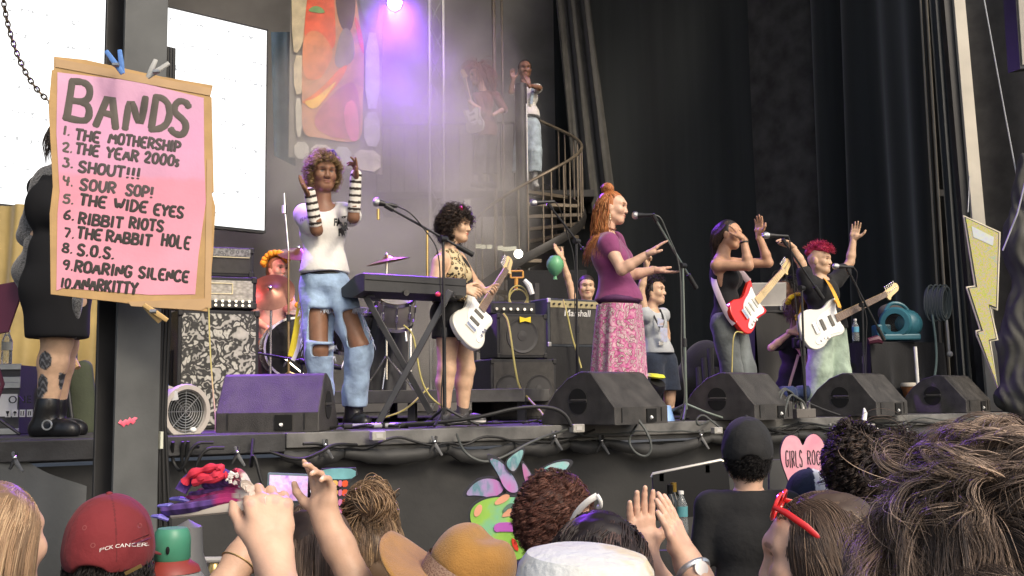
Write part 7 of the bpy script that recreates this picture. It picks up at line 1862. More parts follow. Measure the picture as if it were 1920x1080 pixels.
# disc jockey with laptop
Y = 10.75
p = lambda a, b, d=0., Y=Y: P(a, b, Y + d)
J = dict(head=p(1470, 545), neck=p(1474, 574), pel=p(1474, 660), shR=p(1455, 588, 0), shL=p(1495, 588, 0), elR=p(1450, 630, -.1), wrR=p(1455, 600, -.3), elL=p(1500, 630, -.1), wrL=p(1490, 600, -.3), hipR=p(1464, 668), hipL=p(1484, 668), knR=p(1464, 725), knL=p(1484, 725), anR=p(1464, 772), anL=p(1484, 772), hf=nrm(V(-.62, -.78, -.1)), hh=.25)
t, J, H = simple('dark skinned disc jockey with thin braids behind the laptop', Y, J, V(-.3, -1, 0), .95, SK_DARK, (.015, .014, .014), (.02, .02, .022), (), G(1474, Y), sleeve=.9, hem=-.05, lip=(.12, .04, .035))
haircap(H, t, (.008, .006, .006), scale=1.04, line=.08)
pp, nn = scalp(H, 60, lambda f, u, r: (f < .4) & (u > .1), 3)
strands('braids', pp, nn, .26, .005, M_hair, t, segs=10, grav=2.2, wander=.1, col=(.010, .007, .006), cvar=.2, seed=3, avoid=[(A(H['L'](0, .02, -.01)), np.array([.088, .096, .1]))], sides=5)
# photographer crouching
Y = 9.4
p = lambda a, b, d=0., Y=Y: P(a, b, Y + d)
J = dict(head=p(1499, 580), neck=p(1492, 622, .03), pel=p(1482, 735, .05), shR=p(1470, 640, 0), shL=p(1513, 640, 0), elR=p(1446, 652, -.1), wrR=p(1484, 622, -.18), elL=p(1528, 690, -.1), wrL=p(1503, 660, -.2), hipR=p(1470, 742), hipL=p(1500, 742), knR=p(1478, 738, -.38), knL=p(1508, 736, -.34), anR=p(1476, 782, .06), anL=p(1512, 782, .0), hf=nrm(V(.35, .9, -.1)), hh=.25)
t, J, H = simple('crouching photographer in black shirt with yellow flower crown holding up a camera', Y, J, V(.1, -1, 0), .85, SK_LIGHT, (.018, .018, .019), (.02, .035, .09), (dict(wrist=J['wrR'], d=V(.9, -.1, 0), n=V(.2, .9, -.4), side=1, curl=.8, spread=.1), dict(wrist=J['wrL'], d=V(-.3, 0, 1), n=V(-.2, .9, .1), side=-1, curl=.8, spread=.1)), G(1484, Y), sleeve=.6, hem=-.05, frac=.3, pants_kw=dict(r=(.1, .085, .085, .08)), shirt_kw=dict(foldamp=.008))
haircap(H, t, (.12, .07, .045), scale=1.12, line=.2, lowb=-.12)
pp, nn = scalp(H, 500, lambda f, u, r: (u > -.8), 4)
strands('hair', pp, nn * .3 + np.array([0, -.2, 0]), .12, .0022, M_hair, t, segs=8, grav=1.3, wander=.2, col=(.16, .09, .055), cvar=.3, seed=5, avoid=[(A(H['L'](0, .02, -.014)), np.array([.09, .1, .1]))])
m = MB()
for k in range(24):
	a = pi * (k / 23) ; c = p(1499 + 21 * cos(a), 568 - 16 * sin(a), -.09 - .02 * sin(k * 9)); m.ball(c, (.019 + .006 * (k % 3), .017, .019))
for k in range(6): m.ball(p(1498 + rnd.uniform(-6, 6), 600 + rnd.uniform(-7, 7), -.16), (.02, .018, .02))
m.build('flower_crown', mat('yellow_petal', (.72, .50, .015), .6), t)
cm = thing('camera_gear', 'black camera held up by the crouching photographer', 'camera', p(1498, 660, -.24))
m = MB(); m.box(p(1499, 643, -.24), (.12, .07, .09)); m.box(p(1499, 632, -.24), (.05, .06, .03)); m.build('housing', M_black, cm, smooth=False, bevel=.008)
m = MB(); m.lathe([(.033, 0), (.036, .03), (.034, .09), (.03, .1), (.028, .09), (0, .08)], p(1500, 645, -.27), (0, -1, .05), 20); m.build('lens', M_black, cm)
ribbon('neck_strap', [p(1497, 665, -.24), p(1490, 690, -.25), p(1482, 715, -.22), p(1478, 735, -.2)], .012, mat('strap_pink', (.5, .33, .3), .7), cm)
# drummer
Y = 9.95
p = lambda a, b, d=0., Y=Y: P(a, b, Y + d)
J = dict(head=p(521, 505), neck=p(512, 540), pel=p(508, 640), shR=p(486, 558, -.02), shL=p(538, 556, .02), elR=p(478, 600, -.1), wrR=p(505, 618, -.3), elL=p(552, 600, -.1), wrL=p(540, 622, -.3), hipR=p(496, 648), hipL=p(522, 648), knR=p(492, 660, -.4), knL=p(530, 660, -.4), anR=p(492, 725, -.4), anL=p(530, 725, -.4), hf=nrm(V(.75, -.65, -.05)), hh=.25)
t, J, H = simple('smiling drummer with orange flower garland behind the cymbals', Y, J, V(.3, -.95, 0), .95, SK_PINK, (.5, .30, .25), (.05, .05, .06), (dict(wrist=J['wrR'], d=V(.5, -.7, 0), n=V(0, 0, -1), side=1, curl=1.2, spread=0), dict(wrist=J['wrL'], d=V(-.4, -.8, 0), n=V(0, 0, -1), side=-1, curl=1.2, spread=0)), G(510, Y, zr), sleeve=.5, z=zr, smile=1., shoes=None)
haircap(H, t, (.20, .09, .04), scale=1.06, line=.07)
m = MB(); r2 = random.Random(5)
for k in range(17):
	a = radians(20 + 165 * k / 16); m.ball(H['c'] + V(-.01 + .115 * cos(a), -.05 - .02 * sin(k * 3), .045 + .105 * sin(a)), (.024 + .012 * r2.random(),) * 3, 10, 7)
m.build('flower_garland', mat('orange_pompom', (.80, .33, .02), .8, bump=.6, bscale=90), t)
for k in range(4):
	m = MB(); m.ball(p(492 + 14 * k + (34 if k > 1 else 0) - 10, 560 + 12 * (k % 2), -.15), (.03, .03, .03), 10, 7); m.build('orange_flower', mat('orange_pompom', (.80, .33, .02), .8, bump=.6, bscale=90), t)
for k, (a, b) in enumerate((((500, 617), (472, 668)), ((541, 620), (560, 590)))):
	m = MB(); m.tube([p(*a, -.32), p(*b, -.6)], .008); o = m.build('drumstick', mat('bare_wood', (.42, .27, .12), .6)); tag(o, ['pale drumstick pointing down beside the big cymbal', 'drumstick lifted in the drummer\'s left hand'][k], 'drumstick')
# person on the balcony
Y = 15.05
p = lambda a, b, d=0., Y=Y: P(a, b, Y + d)
zb_ = pz
J = dict(head=p(984, 130), neck=p(984, 160), pel=p(990, 232), shR=p(963, 168, 0), shL=p(1008, 166, 0), elR=p(958, 172, -.2), wrR=p(962, 150, -.25), elL=p(1012, 165, -.15), wrL=p(992, 160, -.28), hipR=p(980, 240), hipL=p(1000, 240), knR=p(976, 285, -.03), knL=p(1003, 285, -.03), anR=p(972, 325), anL=p(1003, 325), hf=nrm(V(.1, -1, -.12)), hh=.27)
t, J, H = simple('person in pale denim overalls on the balcony lifting one hand and touching the mouth', Y, J, V(.1, -1, 0), .98, SK_BROWN, (.6, .58, .54), (.33, .40, .45), (dict(wrist=J['wrR'], d=p(958, 112, -.28) - J['wrR'], n=V(.3, -.9, 0), side=1, curl=.1, spread=.5), dict(wrist=J['wrL'], d=V(-.25, -.1, 1), n=V(-.3, .9, .1), side=1, curl=.3, spread=.2)), V(p(988, 325).x, p(988, 325).y, zb_), sleeve=.12, hem=.1, z=zb_, gw=1.1, shoes=(.3, .3, .3), pants_kw=dict(r=(.115, .105, .105, .10), top=.30))
haircap(H, t, (.008, .007, .007), scale=1.05, line=.085)
for s in (-1, 1): ribbon('overall_strap', [p(986 + s * 10, 195, -.16), p(986 + s * 13, 172, -.13), p(985 + s * 15, 160, -.02)], .02, M_black if s < 0 else mat('denim_strap', (.3, .37, .42), .9), t)
# red haired musician in the smoke
Y = 14.9
p = lambda a, b, d=0., Y=Y: P(a, b, Y + d)
J = dict(head=p(894, 142), neck=p(905, 170), pel=p(912, 245), shR=p(893, 182, -.12), shL=p(930, 180, .12), elR=p(905, 210, -.25), wrR=p(880, 190, -.3), elL=p(945, 205, 0), wrL=p(925, 215, -.2), hipR=p(902, 252), hipL=p(922, 252), knR=p(900, 292, -.05), knL=p(920, 292), anR=p(900, 328, 0), anL=p(922, 328), hf=nrm(V(-.85, -.5, -.25)), hh=.26)
t, J, H = simple('red haired musician in a rust shirt half lost in the smoke on the balcony', Y, J, V(-.7, -.7, 0), .95, SK_PINK, (.15, .06, .05), (.05, .05, .05), (), V(p(912, 328).x, p(912, 328).y, zb_), sleeve=1., z=zb_)
haircap(H, t, (.2, .07, .04), scale=1.08, line=.08)
pp, nn = scalp(H, 400, lambda f, u, r: ((f < .4) | (u > .7)) & (u > -.4), 6)
strands('hair', pp, nn * .4, .36, .0035, M_hair, t, segs=10, grav=1.8, wander=.3, col=(.22, .075, .04), cvar=.3, seed=2, avoid=[(A(H['L'](0, .02, -.01)), np.array([.1, .1, .11]))])
guitar('pale guitar worn by the red haired musician in the smoke', p(893, 250, -.35), p(868, 130, -.2), V(-.5, -.85, 0), ('grey', (.35, .33, .3)), ('white', (.78, .78, .76)), mat('maple', (.62, .46, .22), .35, var=.08, coat=.3), 0)
# woman with the tattooed leg, behind the sign
Y = 5.75
p = lambda a, b, d=0., Y=Y: P(a, b, Y + d)
t = thing('person', 'woman in black dress and grey knitted wrap with tattooed leg and black boots', 'person', G(100, Y))
J = fill(dict(head=p(132, 262), neck=p(114, 322), pel=p(105, 545), shR=p(78, 352, .05), shL=p(138, 350, -.05), elR=p(56, 430, .06), wrR=p(90, 460, -.1), elL=p(165, 430, -.05), wrL=p(180, 490, -.1),
              hipR=p(92, 565, .05), hipL=p(122, 565, -.02), knR=p(108, 640, .0), anR=p(88, 772, .0), knL=p(118, 648, .2), anL=p(104, 770, .26), hf=nrm(V(.95, -.2, 0)), hh=.23), V(.85, -.5, 0), 1.05)
ink = (.035, .035, .037)
def tattoo(v, c):
	for (px, py, rx, ry) in ((95, 677, 13, 17), (88, 722, 11, 20), (80, 738, 12, 10), (118, 720, 4, 22)):
		q = A(p(px, py)); sc_ = Y / F
		m_ = (((v[:, 0] - q[0]) / (rx * sc_)) ** 2 + ((v[:, 2] - q[2]) / (ry * sc_)) ** 2 < 1) & (v[:, 1] < A(J['knR'])[1] + .03)
		w = .5 + .5 * np.sin(v[:, 2] * 160 + 3 * np.sin(v[:, 0] * 120)); cc = np.array(ink)[None] * (1 + 3 * (w > .75))[:, None]
		c = np.where(m_[:, None], cc, c)
	return c
H = body(t, J, SK_LIGHT, hands=(), vox=.0055, paintfn=tattoo, thick=1.32)
S_ = SDF(); torso(S_, J, .02, 1.02, 1.05, bust=.05); S_.cone(J['pel'] + V(0, 0, .05), p(108, 620), .17, .165, .06); S_.clip(p(108, 634), (0, 0, -1)); S_.ell(J['neck'] + V(0, 0, .03), (.1, .1, .1), None, .01).sub()
S_.build('dress', mat('black_jersey', (.006, .006, .007), .95, var=.2), t, .009, fold=folds(.005, (7, 7, 3), 8))
M_knit = mat_pattern('grey_knit', 'voronoi', [(0, (.18, .18, .18)), (.4, (.12, .12, .12)), (.8, (.035, .035, .035)), (1, (.02, .02, .02))], 95, .95, stretch=(1, 1, 1.5), sheen=.4, bump=.5)
S_ = SDF(); S_.cone(p(84, 350, .02), p(66, 440, .03), .075, .085, .04).cone(p(92, 335, .03), p(118, 330, 0), .07, .08, .04).cone(p(62, 425, .05), p(56, 440, .05), .07, .07); S_.build('knit_sleeve', M_knit, t, .009, fold=folds(.004, (12, 12, 12), 4))
S_ = SDF(); S_.cone(p(78, 470, .02), p(60, 510, .05), .09, .09, .05).cone(p(60, 510, .05), p(66, 590, .06), .09, .03, .05).cone(p(70, 455, 0), p(100, 450, -.08), .05, .05, .05).cone(p(146, 560, -.1), p(140, 630, -.05), .03, .015, .03); S_.build('knit_wrap', M_knit, t, .009, fold=folds(.006, (8, 8, 10), 9))
for s in 'RL':
	shoe(t, J, s, (.009, .009, .010), (.92, -.25), high=.14, o=.016, vox=.006)
m = MB(); q = p(88, 797, -.09); m.tube([q + V(.025 * cos(a), 0, .025 * sin(a)) for a in [2 * pi * i / 14 for i in range(15)]], .005, 6, cap=False); m.build('boot_ring', M_steel, t)
haircap(H, t, (.05, .035, .03), scale=1.06, line=.07)
pp, nn = scalp(H, 300, lambda f, u, r: (f < .3) & (u > -.5), 4)
strands('hair', pp, nn * .4 + A(-H['f']) * .3, .13, .002, M_hair, t, segs=8, grav=2.5, wander=.3, col=(.05, .04, .035), cvar=.4, seed=5)
# ================================================================== the crowd in front of the stage
NAIL = (.68, .42, .36)
def spectator(label, px, py, Y, f, hh=.225, skin=SK_LIGHT, shirtcol=(.05, .05, .06), pantcol=(.03, .035, .05), armsJ=None, hands=(), fine=.0045, headkw={}, sleeve=.5, up=(0, 0, 1), gw=1., shoulder=None, extra_fine=None, bodyf=None, bhead=True, drop=.0):
	"""a person standing on the ground, head centre at the pixel px,py"""
	c = P(px, py, Y); f = nrm(f); bf = nrm(bodyf or V(f.x, f.y, 0))
	hc = c.z; sc = min(1.05, max(.6, (hc + .11) / 1.68))
	nk = c - V(0, 0, .145) - bf * .015; pel = V(nk.x, nk.y, nk.z - .56 * sc); gz = 0.
	base = V(nk.x, nk.y, 0); t = thing('person', label, 'person', base)
	J = dict(head=c, neck=nk, pel=pel, hf=f, hup=up, hh=hh); fill(J, bf, sc); r = J['r']
	J['knR'] = V(pel.x, pel.y, pel.z * .53) + r * .09 * sc; J['knL'] = V(pel.x, pel.y, pel.z * .53) - r * .09 * sc
	J['anR'] = V(pel.x, pel.y, .085) + r * .1 * sc; J['anL'] = V(pel.x, pel.y, .085) - r * .1 * sc
	for s, k in (('R', 1), ('L', -1)):
		J['el' + s] = J['sh' + s] + r * k * .05 - V(0, 0, .27 * sc); J['wr' + s] = J['el' + s] + bf * .06 - V(0, 0, .24 * sc)
	if armsJ: J.update(armsJ)
	S = SDF(); torso(S, J, -.004, gw)
	for s in 'RL':
		leg(S, J, s); foot(S, J['an' + s], bf, sc, -.006, z=0.)
		arm(S, J, s)
	S.cone(nk - V(0, 0, .03), c - V(0, 0, .06), .054, .05)
	Sh = SDF(); H = head(Sh, c, f, up, hh, skin, neck=nk, **headkw)
	for h in hands: hand(Sh, **h)
	for a, b in (extra_fine or []):
		Sh.cone(a, a.lerp(b, .7), .041 * sc, .036 * sc, .02); Sh.cone(a.lerp(b, .7), b, .036 * sc, .0275, .02)
	cjoin('body', [(S, .012), (Sh, fine)], M_skin, t, skin)
	if shirtcol is not None:
		shirt(t, J, shirtcol, sleeve=sleeve, hem=-.1, gw=gw, vox=.010, foldamp=.006, seed=abs(int(px)), o=.014)
	pants(t, J, pantcol, vox=.014)
	for s in 'RL': shoe(t, J, s, (.03, .03, .03), bf, z=0., vox=.012)
	return t, J, H
def cap(H, t, col, name='cap', brim=(0, 1), scale=1.12, gap=False, vox=.004, seams=True, bill=True, col2=None):
	"""baseball cap; brim: direction (r, f) of the bill"""
	L, q, R = H['L'], H['q'], H['R']
	S = SDF(); S.ell(L(0, .052, -.012), (.083 * q * scale, .105 * q * scale, .092 * q * scale), R, .01)
	S.ell(L(0, .02, -.012), (.086 * q * scale, .108 * q * scale, .07 * q * scale), R, .02)
	S.clip(L(0, -.005, 0), tuple(-x for x in H['u']))
	if gap: S.ell(L(-.0 * brim[0], -.018, -.012 - .105 * brim[1] * scale), (.044 * q, .05 * q, .034 * q), R, .006).sub()
	c0, f0, r0, u0 = A(L(0, .02, -.012)), A(H['f']), A(H['r']), A(H['u'])
	def pf(v, c):
		d = v - c0; ang = np.arctan2(d @ f0, d @ r0); up_ = d @ u0
		s = np.abs(np.mod(ang / (pi / 3) + .5 - .5, 1) - .0); s = np.minimum(s, 1 - s)
		rad = np.sqrt((d @ f0) ** 2 + (d @ r0) ** 2)
		c = np.where(((s * rad * 1.05 < .0016) & (up_ > -.0))[:, None], c * .6, c)
		if col2 is not None: c = np.where(((d @ r0) * col2[1] + (d @ f0) * col2[2] > col2[3])[:, None], np.array(col2[0]), c)
		return c
	o = S.build(name, M_fabric, t, vox, col, paintfn=pf if seams else None, fold=folds(.0012, (30, 30, 30), 3))
	m = MB(); m.ball(L(0, .052 + .092 * scale, -.012), (.008, .008, .005)); m.build('button', mat('capbutton_%d' % int(1000 * col[0]), col, .8), o)
	if bill:
		m = MB(); br, bf_ = brim
		def fn(u, v):
			a = (u - .5) * 1.5; w = .108 * scale * q
			x = sin(a) * (.084 * scale * q + .012 * v); y = cos(a) * .10 * scale * q + .075 * v * cos(a * .8)
			return L(0, .008 - .012 * v - .02 * (a ** 2) * v * .5, -.012) + (H['r'] * x * (bf_ or 1) + H['f'] * y * bf_)
		m.grid(fn, 16, 6); o2 = m.build('bill', M_fabric, o, cols=False); ca = o2.data.color_attributes.new('Col', 'FLOAT_COLOR', 'POINT'); ca.data.foreach_set('color', np.tile(np.array([*col, 1], np.float32), len(o2.data.vertices)))
		sm_ = o2.modifiers.new('thick', 'SOLIDIFY'); sm_.thickness = .004
	return o
def longhair(H, t, col, col2, n=1600, L_=.32, grav=4., r=.0013, seed=1, keep=None, wander=.12, curl=.004, capcol=None, capscale=1.05, shoulders=None, cfreq=1.2, out=.15, segs=14, cvar=.35, line=.07, clump=250):
	haircap(H, t, capcol or tuple(x * .7 for x in col), scale=capscale, line=line, lowb=-.08)
	pp, nn = scalp(H, n, keep or (lambda f, u, r: ((f < .25) | (u > .6)) & (u > -.5)), seed, capscale * 1.035)
	return strands('hair', pp, nn * out + A(-H['f']) * .45 * np.ones((len(pp), 1)) + np.array([0, 0, -.35]), L_, r, M_hair, t, segs=segs, grav=grav, wander=wander, curl=curl, cfreq=cfreq, col=col, col2=col2, cvar=cvar, seed=seed, clump=min(clump, n), cl=.3,
                   avoid=[(A(H['L'](0, .02, -.014)), np.array([.086, .098, .098]) * H['q']), ] + (shoulders or []))
# ---- blond head at the left edge
t, J, H = spectator('fair haired person with hair tied back at the left edge of the crowd', -8, 1018, 2.15, V(.25, .97, .05), hh=.23, skin=SK_PINK, shirtcol=(.1, .1, .12))
longhair(H, t, (.24, .15, .085), (.36, .25, .15), n=2600, L_=.16, grav=1.0, seed=3, r=.0011, wander=.05, curl=.0, keep=lambda f, u, r: (u > -.35) & ~((np.abs(r) > .55) & (u < .0) & (f > -.3)))
# ---- red cap
t, J, H = spectator('person in dark red baseball cap with small white wording at the back', 208, 1052, 2.55, V(.02, 1, .05), hh=.235, skin=SK_PINK, shirtcol=(.05, .05, .055), fine=.005)
cap(H, t, (.17, .018, .022), gap=True, scale=1.10, vox=.0032)
crown = [o for o in t.children if o.name.startswith('cap')][0]
tx = text_mesh('cap_wording', 'F*CK CANCER', .0115, P(213, 1031, 2.4), (1, 0, 0), (0, 0, 1), mat('thread_white', (.75, .73, .7), .7), crown, 0.0, arc=5.); conform(tx, crown, V(0, 1, 0), .0018)
m = MB()
for dx, dy in ((-38, -28), (34, -32), (-58, -60), (54, -66)):
	q = P(208 + dx, 1052 + dy, 2.4); m.tube([q + V(.0045 * cos(a), 0, .0045 * sin(a)) for a in [2 * pi * i / 12 for i in range(13)]], .0012, 5, cap=False)
ey = m.build('eyelets', mat('thread_red', (.25, .06, .06), .7), crown); conform(ey, crown, V(0, 1, 0), .001)
m = MB(); m.box(P(250, 1068, 2.42), (.04, .004, .008), Matrix.Rotation(-.45, 3, 'Y')); m.build('strap_buckle', mat('brass', (.6, .42, .16), .3, .9), t, smooth=False)
pp, nn = scalp(H, 1400, lambda f, u, r: (u < .1) & (u > -.95) & (f < .3), 5)
strands('hair', pp, nn * .6 + np.array([0, 0, -.6]), .10, .0013, M_hair, t, segs=8, grav=2., curl=.006, cfreq=2, wander=.3, col=(.018, .014, .013), cvar=.4, seed=4, avoid=[(A(H['L'](0, .02, -.014)), np.array([.084, .094, .096]))])
# ---- arm holding a folded hand fan (the person stands just outside the picture)
wr = P(512, 1042, 1.68); el = P(585, 1350, 1.46)
t, J, H = spectator('person at lower left raising a bare forearm and closed fist', 330, 1390, 1.35, V(.1, 1, 0), skin=SK_PINK, fine=.0028, shirtcol=(.3, .3, .32), armsJ=dict(elR=el, wrR=wr), extra_fine=[(el, wr)],
					hands=(dict(wrist=wr, d=V(-.12, .1, 1), n=V(-.38, .92, .0), side=1, curl=[1.35, 1.4, 1.4, 1.4], spread=.1, thumb=.35, nails=NAIL, wr=.029, q=.95),))
haircap(H, t, (.1, .06, .04))
# fan: pleated leaf in purple, pink and white held by its pale guard stick
fnT = thing('folded_hand_fan', 'folded hand fan in pink, purple and cream held in the raised fist', 'hand fan', P(470, 950, 1.62))
a0, a1 = P(500, 952, 1.60), P(312, 972, 1.66)
m = MB(); m.tube([a0, a0.lerp(a1, .5), a1], [.011, .010, .009], 8, flat=((0, 1, 0), .5)); m.build('guard_stick', mat('cream_wood', (.62, .55, .46), .6, var=.1), fnT)
cols_ = [(.10, .05, .22), (.16, .03, .14), (.09, .05, .2), (.30, .03, .13), (.12, .05, .2), (.45, .04, .12), (.14, .06, .26), (.55, .05, .10), (.10, .04, .17), (.6, .05, .09)]
for k in range(10):
	b = k / 9.; m = MB(); hx = P(478 - 2 * k, 948 - 3.6 * k, 1.615 - .002 * k); tip = P(300 + 14 * k + 5 * (k % 2), 968 - 8.0 * k + (k % 3) * 3, 1.66 + .006 * (k % 3)); mid_ = hx.lerp(tip, .55) + V(0, 0, .006 * sin(k * 2.2) + .008 * b)
	pts = smoothpts([hx, hx.lerp(mid_, .5) + V(0, 0, .004), mid_, mid_.lerp(tip, .6) + V(0, -.004, -.003 * (k % 2)), tip], 2)
	n_ = len(pts)
	for i, q in enumerate(pts): pass
	m.tube(pts, [.0112 + .003 * sin(2.6 * i / n_ + k) for i in range(n_)], 8, flat=((.2, .6, 1), .55))
	cc = np.array(cols_[k]); me_ = m.build('pleat', M_fabric, fnT)
	vv = np.zeros(len(me_.data.vertices) * 3); me_.data.vertices.foreach_get('co', vv); vv = vv.reshape(-1, 3) + OFF[fnT.name]
	tx_ = (vv[:, 0] - hx.x) / (tip.x - hx.x); c4 = np.ones((len(vv), 4), np.float32)
	c4[:, :3] = np.where((tx_ < .17 + .05 * (k % 2))[:, None], (.60, .52, .46), np.where((tx_ < .42)[:, None], np.array((.42, .03, .16)) if k < 7 else np.array((.30, .1, .12)), cc[None] * (1 + .5 * np.sin(tx_ * 40 + k))[:, None]))
	ca = me_.data.color_attributes.new('Col', 'FLOAT_COLOR', 'POINT'); ca.data.foreach_set('color', c4.ravel())
for k, (x0, y0, x1, y1) in enumerate(((276, 978, 305, 986), (288, 958, 330, 962), (312, 944, 350, 950))):
	m = MB(); m.tube([P(x0, y0, 1.66), P((x0 + x1) / 2, (y0 + y1) / 2 - 3, 1.65), P(x1, y1, 1.655)], [.005, .0085, .006], 8, flat=((0, 0, 1), .5)); m.build('ribbon_tip', mat('lilac_ribbon', (.17, .15, .5), .5, var=.1), fnT)
m = MB(); r3 = random.Random(3)
loop = smoothpts([P(338, 912, 1.63), P(352, 893, 1.62), P(380, 886, 1.62), P(402, 880, 1.61), P(412, 888, 1.61), P(398, 900, 1.61), P(372, 902, 1.62), P(352, 912, 1.63), P(380, 908, 1.615), P(420, 898, 1.61)], 2)
m.tube(loop, [.0062 + .002 * sin(i * 1.3) for i in range(len(loop))], 8); m.build('red_ruffle', mat('coral_cloth', (.66, .035, .07), .8, var=.2), fnT)
loop = smoothpts([P(330, 930, 1.64), P(345, 905, 1.645), P(375, 893, 1.645), P(400, 890, 1.64), P(430, 905, 1.63)], 2)
m = MB(); m.tube(loop, .010, 8); m.build('violet_ruffle', mat('violet_cloth', (.09, .04, .22), .8, var=.2), fnT)
m = MB()
for k in range(16):
	q = P(428 + r3.uniform(-14, 22), 908 + r3.uniform(-12, 10), 1.605); m.tube([q, q + V(r3.uniform(-.008, .008), 0, r3.uniform(-.004, .006))], .0028, 5)
m.build('white_specks', mat('cream_bits', (.66, .62, .58), .7), fnT)
fnT.location.y += .08; fnT.location.x -= .018
# ---- person filming with a phone
Yp = 2.25
w2 = P(612, 975, Yp - .06); e2 = P(690, 1140, Yp - .10); w1 = P(474, 1012, Yp - .04); e1 = P(400, 1130, Yp - .12)
t, J, H = spectator('person with long straight brown hair filming the stage with a phone', 590, 1042, Yp + .12, V(-.05, 1, .12), skin=SK_OLIVE, fine=.0034, shirtcol=(.06, .06, .07), armsJ=dict(elR=e2, wrR=w2, elL=e1, wrL=w1), extra_fine=[(e2, w2), (e1, w1)],
					hands=(dict(wrist=w2, d=V(-.10, .05, 1), n=V(-.5, -.85, 0), side=-1, curl=[.25, .55, .75, .8], spread=.5, thumb=1.25, q=.80, nails=(.75, .6, .55)), dict(wrist=w1, d=V(.3, .25, .9), n=V(.3, -.9, 0), side=1, curl=[.6, .6, .7, .7], spread=.1, thumb=.2, q=.7)))
longhair(H, t, (.10, .066, .045), (.19, .13, .09), n=3000, L_=.36, grav=6., seed=5, r=.0011, wander=.06, curl=.001, keep=lambda f, u, r: (u > -.55) & ((f < .3) | (u > .6)))
ph = thing('phone', 'smartphone held sideways showing a purple stage picture', 'phone', P(552, 914, Yp - .02))
pc_ = P(553, 915, Yp - .01); Rp = Matrix.Rotation(.03, 3, 'Y') @ Matrix.Rotation(-.25, 3, 'Z')
m = MB(); m.box(pc_, (.126, .009, .060), Rp); m.build('case', mat('phone_case', (.16, .22, .25), .35), ph, smooth=False, bevel=.003)
m = MB(); m.box(pc_ + Rp @ V(-.012, -.0055, 0), (.088, .001, .051), Rp); scr_m = mat_pattern('phone_picture', 'noise', [(.3, (.34, .16, .5)), (.5, (.55, .42, .62)), (.62, (.62, .3, .5)), (.8, (.3, .2, .5))], 45, .2)
b_ = scr_m.node_tree.nodes["Principled BSDF"]; lk = b_.inputs['Base Color'].links[0].from_socket; scr_m.node_tree.links.new(lk, b_.inputs['Emission Color']); b_.inputs['Emission Strength'].default_value = .8
m.build('screen', scr_m, ph, smooth=False)
m = MB(); m.box(pc_ + Rp @ V(.045, -.0055, 0), (.028, .001, .051), Rp); m.build('control_bar', M_nearblack, ph, smooth=False)
m = MB(); q = pc_ + Rp @ V(.044, -.0062, -.004); m.cyl(q, q + Rp @ V(0, -.0008, 0), .006, n=16); m.build('shutter_button', mat('screen_white', (.9, .9, .9), .4, emit=.6), ph)
m = MB(); q = w2.lerp(P(600, 900, Yp), .55) + V(.028, -.01, .02); m.tube([q + V(.0095 * cos(a), .009 * sin(a), .002 * sin(a)) for a in [2 * pi * i / 14 for i in range(15)]], .002, 6, cap=False); o = m.build('ring', mat('dark_ring', (.06, .05, .04), .3, .8), t)
m = MB(); q = e1.lerp(w1, .62); x, y_, z_ = frame_of(w1 - e1); m.tube([q + (x * cos(a) + y_ * sin(a)) * .037 for a in [2 * pi * i / 20 for i in range(21)]], .0014, 5, cap=False); m.build('bracelet', mat('brass', (.6, .42, .16), .3, .9), t)
# ---- hair bun
t, J, H = spectator('person with brown hair in a messy bun behind the straw hat', 700, 1048, 2.75, V(.15, 1, .05), skin=SK_LIGHT, shirtcol=(.3, .3, .3), fine=.006)
longhair(H, t, (.13, .080, .045), (.26, .17, .09), n=10, L_=.05, seed=6)
bc = H['L'](0, .135, -.03)
pp, nn = scalp(H, 2600, lambda f, u, r: (u > -.8) & (f < .6), 6, 1.06)
strands('hair', pp, A(bc) - pp, np.linalg.norm(A(bc) - pp, axis=1) * .95, .0013, M_hair, t, segs=10, grav=0., wander=.25, col=(.13, .080, .045), col2=(.26, .17, .09), cvar=.45, seed=7, curl=.004, cfreq=1., clump=200, cl=.4, avoid=[(A(H['L'](0, .02, -.014)), np.array([.084, .1, .098]))])
SDF().ell(bc, (.055, .055, .05)).build('hair_bun', M_hair, t, .006, (.08, .05, .03))
d_ = rng.normal(size=(700, 3)); d_ /= np.linalg.norm(d_, axis=1, keepdims=True)
strands('bun_strands', A(bc) + d_ * .05, np.cross(d_, np.array([.2, .9, .3])) + d_ * .5, .13, .0014, M_hair, t, segs=16, grav=.0, wander=.45, flow=lambda p, k: (A(bc) - p) * 60, col=(.14, .085, .045), col2=(.28, .18, .1), cvar=.4, seed=2, avoid=[(A(bc), np.array([.056, .056, .052]))])
# ---- straw hat
t, J, H = spectator('person wearing a tan felt hat with a woven band', 854, 1126, 2.1, V(.2, .95, -.1), hh=.23, skin=SK_LIGHT, shirtcol=(.3, .25, .2), fine=.007, up=(.5, 0, .87))
M_tan = mat('tan_felt', (.33, .165, .036), .9, var=.12, scale=30, bump=.35, bscale=300, sheen=.2)
haX, haU, haF = H['r'], H['u'], H['f']
S_ = SDF(); L = H['L']
S_.ell(L(0, .07, -.01), (.084, .105, .07), H['R'], .02); S_.ell(L(0, .105, -.01), (.066, .085, .04), H['R'], .03)
S_.ell(L(.0, .158, -.01), (.018, .10, .028), H['R'], .03).sub(); S_.clip(L(0, .02, 0), tuple(-x for x in haU))
hT = thing('felt_hat', 'tan wide brimmed felt hat with a patterned band', 'hat', L(0, .02, 0))
o = S_.build('crown', M_tan, hT, .005, fold=folds(.003, (14, 14, 14), 5))
m = MB()
